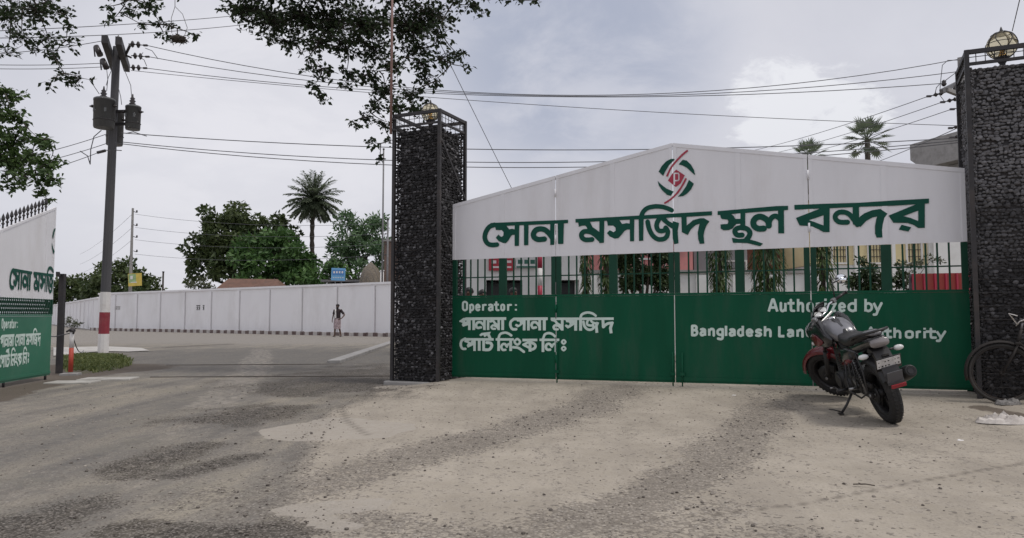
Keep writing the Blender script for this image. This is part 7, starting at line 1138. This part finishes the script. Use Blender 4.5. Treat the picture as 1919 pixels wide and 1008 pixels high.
    m = MB(); m.box((.56, 0, .345), (.36, .25, .21), None, .045); m.cyl((.66, -.15, .36), (.66, .155, .36), .095, n=22); m.cyl((.47, -.14, .34), (.47, .15, .34), .075, n=20); eng = bd(m, 'engine', MB_ENGINE)
    m = MB(); cr = Matrix.Rotation(R(14), 3, 'Y'); ax = cr @ Vector((0, 0, 1)); b0 = Vector((.66, 0, .44))
    for k in range(8): m.box(b0 + ax * (.02 + .021 * k), (.17 - .004 * abs(k - 4), .19 - .004 * abs(k - 4), .009), cr)
    m.box(b0 + ax * .09, (.12, .13, .18), cr); m.box(b0 + ax * .215, (.14, .15, .07), cr, .02); bd(m, 'cylinder_block', MB_ENGINE, eng)
    for p_, q_, r_ in (((.66, .155, .36), (.66, .168, .36), (.085, .07)), ((.66, -.150, .36), (.66, -.168, .36), (.09, .075))): m = MB(); m.cyl(p_, q_, r_[0], r_[1], 22); bd(m, 'crankcase_cover', MB_ENGINE, eng)
    m = MB(); m.tube([(.76, -.03, .58), (.86, -.05, .55), (.92, -.08, .42), (.88, -.12, .27), (.74, -.15, .215), (.50, -.165, .235), (.34, -.175, .275)], .019, 10); ex = bd(m, 'exhaust_pipe', MB_METAL)
    m = MB(); a, c = Vector((.36, -.175, .27)), Vector((-.27, -.185, .50)); d = (c - a).normalized(); m.lathe(a, [(.022, 0), (.048, .07), (.058, .16), (.064, .42), (.066, .60), (.060, .69), (.050, .715), (.034, .715), (.032, .66)], d, 22); bd(m, 'muffler', mat('matt_black_exhaust', (.018, .018, .018), .5, .2, var=.2), ex)
    m = MB(); m.lathe(a + d * .66, [(.036, .055), (.030, .06), (.028, .03), (.001, .02)], d, 18); bd(m, 'tail_pipe', MB_ENGINE, ex)
    m = MB()
    for s in (-1, 1): m.span((.46, s * .115, .37), (-.03, s * .105, .303), UP, .028, .05, .006)
    m.cyl((.45, -.12, .37), (.45, .12, .37), .022, n=12); bd(m, 'swing_arm', MB_PLASTIC)
    m = MB(); m.span((-.05, .098, .40), (.42, .11, .44), UP, .03, .045, .01); bd(m, 'chain_guard', MB_PLASTIC)
    for s in (-1, 1):
        a, c = Vector((.04, s * .135, .33)), Vector((.19, s * .125, .71)); d = (c - a); m = MB(); m.cyl(a, c, .013, n=10); sh = bd(m, 'shock_absorber', MB_METAL); m = MB(); u_, w_ = ortho(d); m.tube([a + d * (.22 + .60 * i / 90) + (u_ * math.cos(i * .7) + w_ * math.sin(i * .7)) * .026 for i in range(91)], .0055, 5); m.cyl(a + d * .84, a + d * .98, .026, .022, 12); bd(m, 'spring', MB_PLASTIC, sh)
    m = MB(); m.tube([(.46, .12, .27), (.44, .22, .16), (.425, .30, .095)], .013, 8); m.box((.42, .31, .094), (.06, .045, .012), Matrix.Rotation(R(16), 3, 'X')); m.tube([(.45, .29, .10), (.47, .36, .14), (.52, .38, .14)], .006, 6); bd(m, 'side_stand', MB_METAL if False else MB_PLASTIC)
    for s in (-1, 1):
        m = MB(); m.cyl((.47, s * .13, .30), (.47, s * .27, .305), .016, n=10); bd(m, 'foot_peg', MB_PLASTIC); m = MB(); m.span((.30, s * .13, .42), (.15, s * .15, .37), UP, .02, .04); m.cyl((.15, s * .15, .37), (.14, s * .25, .38), .014, n=10); bd(m, 'pillion_peg', MB_METAL if s > 0 else MB_PLASTIC)
    m = MB(); m.tube([(.52, .17, .30), (.64, .19, .26), (.72, .20, .29)], .007, 6); m.cyl((.72, .20, .29), (.72, .25, .29), .010, n=8); bd(m, 'gear_lever', MB_METAL)
    m = MB(); m.tube([(.30, .155, .62), (.28, .20, .45), (.25, .21, .33), (.02, .20, .30), (-.16, .19, .38), (-.14, .17, .60), (-.02, .15, .74)], .009, 8)
    for t in (.25, .5, .75): m.tube([Vector((.28, .20, .33)).lerp(Vector((-.14, .19, .36)), t), Vector((.28, .17, .62)).lerp(Vector((-.10, .17, .64)), t)], .006, 6)
    bd(m, 'dress_guard', MB_PLASTIC)
    return root
motorcycle()

# ------------------------------------------------------------------ bicycle against the right pillar, and the litter by it
def bicycle():
    rust = mat('rusty_black_frame', (.022, .018, .016), .75, .1, var=.35, scale=10, dirt=(.06, .038, .026), dirt_amt=.5); h = at(1879, 699, 8.36); d = -GD
    x0 = Vector((h.x, h.y, 0)) - d * .55; root = thing('bicycle', 'old rusty bicycle leaning against the dusty stone pillar at the right edge', 'bicycle', (x0.x, x0.y, gz(h.x, h.y) + .0)); root.rotation_euler = Euler((R(6), 0, math.atan2(d.y, d.x)), 'XYZ')
    bd = lambda mb, n, m, p=root: mb.build(n, m, p, local=True)
    for nm, cx in (('front_wheel', .55), ('rear_wheel', -.52)):
        m = MB(); m.torus((cx, 0, .335), (0, 1, 0), .312, .020, 48, 8); w = bd(m, nm, mat(nm + '_tyre', (.028, .026, .024), .85, var=.3, dirt=(.085, .072, .060), dirt_amt=.5)); m = MB(); m.torus((cx, 0, .335), (0, 1, 0), .290, .012, 48, 6); m.cyl((cx, -.045, .335), (cx, .045, .335), .022, n=12); bd(m, 'rim', rust, w)
        m = MB()
        for k in range(28): a = 2 * math.pi * k / 28; m.cyl((cx + .02 * math.cos(a + (.9 if k % 2 else -.9)), .03 * (1 if k % 4 < 2 else -1), .335 + .02 * math.sin(a + (.9 if k % 2 else -.9))), (cx + .285 * math.cos(a), 0, .335 + .285 * math.sin(a)), .0016, n=4, caps=False)
        bd(m, 'spokes', rust, w); m = MB(); arc_guard(m, (cx, 0, .335), .362, R(-15) if cx > 0 else R(10), R(150) if cx > 0 else R(205), .062, 18, .02); bd(m, 'mudguard', rust, root)
    m = MB()
    for a, b_, r in (((-.06, 0, .29), (-.23, 0, .84), .016), ((.385, 0, .66), (.345, 0, .82), .020), ((.375, 0, .67), (-.06, 0, .29), .018), ((.350, 0, .80), (-.21, 0, .77), .016)): m.cyl(a, b_, r, n=10)
    for s in (-1, 1): m.cyl((-.06, s * .04, .29), (-.52, s * .055, .335), .010, n=8); m.cyl((-.205, s * .02, .76), (-.52, s * .055, .335), .009, n=8); m.tube([(.39, s * .035, .655), (.44, s * .045, .54), (.55, s * .05, .335)], [.014, .013, .009], 8)
    m.box((.39, 0, .665), (.06, .11, .03), None, .008); bd(m, 'frame', rust)
    m = MB(); m.cyl((.345, 0, .82), (.33, 0, .90), .012, n=8); m.tube([(.10, .27, .93), (.22, .265, .95), (.32, .17, .96), (.33, .0, .91), (.32, -.17, .96), (.22, -.265, .95), (.10, -.27, .93)], .011, 8); hb = bd(m, 'handlebar', M['steel_grey'])
    m = MB(); m.tube([(.30, .22, .93), (.38, .15, .90), (.40, .05, .86)], .006, 6); m.tube([(.40, .16, .96), (.47, .12, .99), (.39, .05, .88)], .007, 6); bd(m, 'brake_rod', M['paint_white'], hb)
    for s in (-1, 1): m = MB(); m.cyl((.19, s * .268, .945), (.08, s * .272, .927), .017, n=10); bd(m, 'grip', MB_PLASTIC, hb)
    m = MB(); m.loft([((-.42, 0, .90), .08, .02), ((-.36, 0, .905), .105, .035), ((-.25, 0, .905), .07, .03), ((-.12, 0, .90), .025, .018)], 14); m.cyl((-.24, 0, .80), (-.27, 0, .89), .012, n=8); bd(m, 'saddle', MB_PLASTIC)
    m = MB()
    for s in (-1, 0, 1): m.cyl((-.25, s * .06, .70), (-.70, s * .07, .71), .006, n=6)
    for s in (-1, 1): m.cyl((-.52, s * .06, .335), (-.62, s * .07, .71), .006, n=6)
    bd(m, 'carrier', rust); m = MB(); m.lathe((-.06, -.04, .29), [(.02, -.005), (.095, -.005), (.095, .005), (.02, .005)], (0, 1, 0), 26); m.span((-.06, -.06, .29), (.08, -.07, .20), UP, .014, .022); m.box((.09, -.12, .195), (.09, .09, .025)); m.span((-.06, .06, .29), (-.20, .07, .38), UP, .014, .022); m.box((-.21, .12, .385), (.09, .09, .025)); bd(m, 'crank', rust)
    m = MB(); m.prism([(.02, .215), (.05, .30), (-.02, .385), (-.50, .385), (-.54, .30), (-.02, .20)], .03, (0, -.065, 0), (1, 0, 0), (0, 0, 1), (0, 1, 0)); bd(m, 'chain_case', rust)
bicycle()
def crumpled(name, label, cat, c, rx, ry, hgt, m, seed, rot):
    bm = MB(); n, k = 40, 9; vs = []; rg = random.Random(seed); ca, sa = math.cos(rot), math.sin(rot)
    for i in range(k):
        t = i / (k - 1)
        for j in range(n):
            a = 2 * math.pi * j / n; e = 1 + .22 * mnoise.noise((math.cos(a) * 2.2, math.sin(a) * 2.2, seed)) + .10 * mnoise.noise((math.cos(a) * 6, math.sin(a) * 6, seed)); r = (1 - t) * e; x, y = rx * r * math.cos(a), ry * r * math.sin(a)
            z = hgt * (t ** .35 if t < .999 else 1) * (.35 + 1.5 * abs(mnoise.noise((x * 11, y * 16, seed))) + .45 * mnoise.noise((x * 26, y * 30, seed))) if i else .0
            vs.append((c[0] + x * ca - y * sa, c[1] + x * sa + y * ca, c[2] + z))
    bm.add(vs, [(i * n + j, i * n + (j + 1) % n, (i + 1) * n + (j + 1) % n, (i + 1) * n + j) for i in range(k - 1) for j in range(n)], False); o = bm.build(name, m); return props(o, label, cat)
p = gnd(1880, 776, .11); crumpled('plastic_sack', 'flattened dirty white sack lying on the ground in front of the bicycle', 'sack', (p.x, p.y, gz(p.x, p.y)), .27, .13, .10, mat('dirty_white_sack', (.56, .52, .48), .7, var=.15, scale=12, dirt=(.20, .16, .13), dirt_amt=.5, dscale=9), 3, -.15)
p = gnd(1890, 757, .12); crumpled('net_bag', 'small grey checked bag crumpled between the bicycle wheel and the white sack', 'bag', (p.x, p.y, gz(p.x, p.y)), .15, .07, .09, mat('grey_net', (.19, .18, .17), .8, var=.5, scale=45), 5, .1)
for k, (u, v, r, lab) in enumerate(((1800, 819, .020, 'small white paper scrap right of the motorcycle'), (1376, 750, .018, 'tiny white scrap left of the motorcycle near the gate'))):
    p = gnd(u, v, .03); crumpled('paper_scrap', lab, 'litter', (p.x, p.y, gz(p.x, p.y)), r * 1.5, r, .012, M['paint_white'], 11 + k, .3)
def twig():
    p = gnd(1622, 912); m = MB(); m.tube([(p.x - .07, p.y + .02, .012), (p.x, p.y + .008, .016), (p.x + .05, p.y - .02, .012)], .004, 5); m.tube([(p.x - .02, p.y + .01, .014), (p.x - .02, p.y + .05, .013)], .003, 5); props(m.build('twig', M['palm_bark']), 'broken dry twig on the bare forecourt below the motorcycle', 'twig')
twig()

# ------------------------------------------------------------------ people
SKIN = mat('brown_skin', (.11, .058, .038), .55, var=.06); HAIR = mat('black_hair', (.010, .009, .009), .5, var=.1)
def skinned(name, joints, bones, m, parent):
    me = bpy.data.meshes.new(name); keys = list(joints); idx = {k: i for i, k in enumerate(keys)}
    me.from_pydata([joints[k][0] for k in keys], [(idx[a], idx[b]) for a, b in bones], []); o = bpy.data.objects.new(name, me); COL.objects.link(o)
    md = o.modifiers.new('skin', 'SKIN'); md.use_smooth_shade = True
    for k in keys:
        r = joints[k][1]; sv = me.skin_vertices[0].data[idx[k]]; sv.radius = r if isinstance(r, tuple) else (r, r); sv.use_root = (k == 'pelvis')
    sb = o.modifiers.new('sub', 'SUBSURF'); sb.levels = 2; sb.render_levels = 2
    dg = bpy.context.evaluated_depsgraph_get(); dg.update(); me2 = bpy.data.meshes.new_from_object(o.evaluated_get(dg)); o.modifiers.clear(); o.data = me2; me2.materials.clear(); me2.materials.append(m)
    for pl in me2.polygons: pl.use_smooth = True
    o.parent = parent; return o
def vloft(m, secs, n=20):
    vs = []
    for (cx, cy, cz, rx, ry) in secs:
        for k in range(n): a = 2 * math.pi * k / n; vs.append((cx + rx * math.cos(a), cy + ry * math.sin(a), cz))
    m.add(vs, [(i * n + k, i * n + (k + 1) % n, (i + 1) * n + (k + 1) % n, (i + 1) * n + k) for i in range(len(secs) - 1) for k in range(n)], True); return m
def person(label, loc, rz, pose, shirt, lower, hem, scarf=None, group=None, beard=False):
    root = thing('person', label, 'person', loc, rz, group); J = dict(pelvis=((0, 0, .93), (.13, .095)), spine=((0, 0, 1.10), (.115, .085)), chest=((0, .0, 1.29), (.135, .095)), neck=((0, 0, 1.46), .052), jaw=((0, .022, 1.535), (.062, .068)), skull=((0, .012, 1.625), (.076, .092)), crown=((0, .0, 1.690), .052))
    bones = [('pelvis', 'spine'), ('spine', 'chest'), ('chest', 'neck'), ('neck', 'jaw'), ('jaw', 'skull'), ('skull', 'crown')]
    J['nose'] = ((0, .112, 1.59), .012); bones.append(('skull', 'nose'))
    for s, nm in ((1, 'a'), (-1, 'b')):
        J['ear' + nm] = ((s * .082, .0, 1.60), .014); bones.append(('skull', 'ear' + nm)); P_ = pose[nm]
        for k, (q, r) in dict(sh=((s * .165, 0, 1.405), .060), el=(P_['el'], .038), wr=(P_['wr'], .026), pa=(P_['pa'], (.034, .018)), hip=((s * .085, 0, .87), .088), kn=(P_['kn'], .058), an=(P_['an'], .036), hl=(tuple(Vector(P_['an']) + Vector((0, -.03, -.045))), .032), to=(P_['to'], (.036, .024))).items(): J[k + nm] = (q, r)
        J['bic' + nm] = (tuple(Vector(J['sh' + nm][0]).lerp(Vector(P_['el']), .4)), .047); J['fo' + nm] = (tuple(Vector(P_['el']).lerp(Vector(P_['wr']), .3)), .037); J['ca' + nm] = (tuple(Vector(P_['kn']).lerp(Vector(P_['an']), .35) + Vector((0, -.012, 0))), .052); J['th' + nm] = (tuple(Vector(J['hip' + nm][0]).lerp(Vector(P_['kn']), .5)), .075)
        bones += [('chest', 'sh' + nm), ('sh' + nm, 'bic' + nm), ('bic' + nm, 'el' + nm), ('el' + nm, 'fo' + nm), ('fo' + nm, 'wr' + nm), ('wr' + nm, 'pa' + nm), ('pelvis', 'hip' + nm), ('hip' + nm, 'th' + nm), ('th' + nm, 'kn' + nm), ('kn' + nm, 'ca' + nm), ('ca' + nm, 'an' + nm), ('an' + nm, 'hl' + nm), ('an' + nm, 'to' + nm)]
        d = (Vector(P_['pa']) - Vector(P_['wr'])).normalized(); sd_ = d.cross(Vector((s, 0, 0))); sd_ = sd_.normalized() if sd_.length > .1 else Vector((0, 1, 0)); inn = Vector((-s, 0, 0))
        for i, (off, ln) in enumerate(((.027, .066), (.009, .076), (-.009, .070), (-.026, .054))):
            b_ = Vector(P_['pa']) + d * .03 + sd_ * off; J[f'f{i}{nm}'] = (tuple(b_), .010); J[f'g{i}{nm}'] = (tuple(b_ + d * ln * .55 + inn * .006), .009); J[f'h{i}{nm}'] = (tuple(b_ + d * ln * .95 + inn * .024), .008); bones += [('pa' + nm, f'f{i}{nm}'), (f'f{i}{nm}', f'g{i}{nm}'), (f'g{i}{nm}', f'h{i}{nm}')]
        b_ = Vector(P_['pa']) - d * .01 + sd_ * .034; J['t0' + nm] = (tuple(b_), .012); J['t1' + nm] = (tuple(b_ + sd_ * .022 + d * .035 + inn * .008), .010); bones += [('pa' + nm, 't0' + nm), ('t0' + nm, 't1' + nm)]
    body = skinned('body', J, bones, SKIN, root)
    m = MB(); vloft(m, [(0, -.006, 1.600, .094, .085), (0, -.012, 1.63, .098, .108), (0, -.008, 1.67, .090, .102), (0, -.004, 1.705, .066, .078), (0, 0, 1.724, .028, .035), (0, 0, 1.727, .002, .002)]); m.build('hair', HAIR, root, local=True)
    m = MB()
    for s in (-1, 1): m.lathe((s * .032, .098, 1.615), [(.012, 0), (.008, .005), (.001, .007)], (0, 1, 0), 8)
    m.build('eyes', HAIR, root, local=True); m = MB(); m.box((0, .089, 1.548), (.045, .012, .010), None, .003); m.build('mouth', MB_RED, root, local=True)
    if beard: m = MB(); vloft(m, [(0, .05, 1.42, .02, .016), (0, .058, 1.46, .045, .034), (0, .045, 1.51, .066, .052), (0, .035, 1.555, .070, .058), (0, .030, 1.575, .074, .058)]); m.build('beard', HAIR, root, local=True)
    m = MB(); vloft(m, [(0, 0, .90, .170, .125), (0, 0, .98, .165, .120), (0, 0, 1.12, .158, .112), (0, 0, 1.28, .172, .120), (0, -.005, 1.38, .178, .108), (0, -.005, 1.44, .130, .085), (0, 0, 1.475, .068, .062)])
    for s, nm in ((1, 'a'), (-1, 'b')): a, e = Vector((s * .15, 0, 1.405)), Vector(pose[nm]['el']); m.tube([a, a.lerp(e, .35), a.lerp(e, .80)], [.076, .068, .062], 12, False)
    m.build('shirt', shirt, root, local=True)
    if hem is not None:
        m = MB(); rg = random.Random(3); n = 28; vs = []; Ls = [(.97, .160, .118), (.88, .185, .140), (.72, .190, .155), (.58, .185, .165), (hem, .178, .165)]
        for i, (z, rx, ry) in enumerate(Ls):
            for k in range(n): a = 2 * math.pi * k / n; f = 1 + .07 * i / 4 * math.sin(7 * a); vs.append((rx * f * math.cos(a), ry * f * math.sin(a) + .02 * i / 4, z + (.03 * math.sin(2 * a + 1) if i == 4 else 0)))
        m.add(vs, [(i * n + k, i * n + (k + 1) % n, (i + 1) * n + (k + 1) % n, (i + 1) * n + k) for i in range(4) for k in range(n)], True); m.build('lungi', lower, root, local=True)
    else:
        m = MB(); vloft(m, [(0, 0, .99, .150, .112), (0, 0, .90, .160, .12), (0, 0, .80, .165, .12)])
        for s, nm in ((1, 'a'), (-1, 'b')): h_ = Vector((s * .08, 0, .84)); k_ = Vector(pose[nm]['kn']); a_ = Vector(pose[nm]['an']); m.tube([h_, h_.lerp(k_, .5), k_, k_.lerp(a_, .5), a_ + Vector((0, 0, .03))], [.10, .095, .085, .080, .078], 12, False)
        m.build('trousers', lower, root, local=True)
    if scarf:
        m = MB(); pts = [(.06, -.10, 1.30), (.075, -.06, 1.46), (.08, .05, 1.455), (.075, .128, 1.36), (.06, .135, 1.20), (.05, .14, .98)]
        for a, b_ in zip(pts, pts[1:]): m.span(a, b_, (0, 1, .3), .07, .014)
        m.build('scarf', scarf, root, local=True)
    m = MB()
    for s, nm in ((1, 'a'), (-1, 'b')): a_, t_ = Vector(pose[nm]['an']), Vector(pose[nm]['to']); m.span((a_.x, a_.y - .06, a_.z - .072), (t_.x, t_.y + .05, t_.z - .022), UP, .09, .018, .006)
    m.build('sandals', MB_PLASTIC, root, local=True); return root
walk = dict(a=dict(el=(.235, -.01, 1.13), wr=(.262, .05, .90), pa=(.262, .075, .83), kn=(.105, .07, .50), an=(.125, .05, .085), to=(.14, .17, .035)), b=dict(el=(-.37, -.04, 1.15), wr=(-.27, .11, .97), pa=(-.20, .15, .93), kn=(-.10, .02, .49), an=(-.15, -.12, .10), to=(-.16, -.01, .035)))
stand = dict(a=dict(el=(.22, -.02, 1.12), wr=(.23, .04, .88), pa=(.23, .06, .80), kn=(.10, .02, .48), an=(.11, -.01, .085), to=(.13, .11, .035)), b=dict(el=(-.22, -.02, 1.12), wr=(-.23, .04, .88), pa=(-.23, .06, .80), kn=(-.10, .02, .48), an=(-.11, -.01, .085), to=(-.13, .11, .035)))
CHK = mat('checked_lungi', (.34, .27, .28), .85, var=.65, scale=14); DK = mat('dark_maroon_shirt', (.022, .012, .014), .8, var=.2)
p = gnd(632, 631); person('man in dark shirt and short checked lungi walking along the white wall', (p.x, p.y, .0), R(172), walk, DK, CHK, .43, M['paint_white'], None, True)
for k, (u, v, Y, sh, lab) in enumerate(((879, 541, 15.2, (.30, .29, .28), 'nearest person standing inside the gate at its left end, dark hair, pale shirt'), (904, 545, 17.5, (.10, .11, .13), 'person in a dark shirt standing inside the gate, second from the left pillar'), (962, 541, 18.2, (.62, .60, .58), 'person in a white shirt standing at the dark office doorway inside the gate'))):
    q = at(u, v, Y); sc = (q.z) / 1.69; r = person(lab, (q.x, Y, .0), R(170 + 25 * k), stand, mat('person_shirt', sh, .8, var=.1), DK, None, None, 'people inside the gate'); r.scale = (sc, sc, sc)
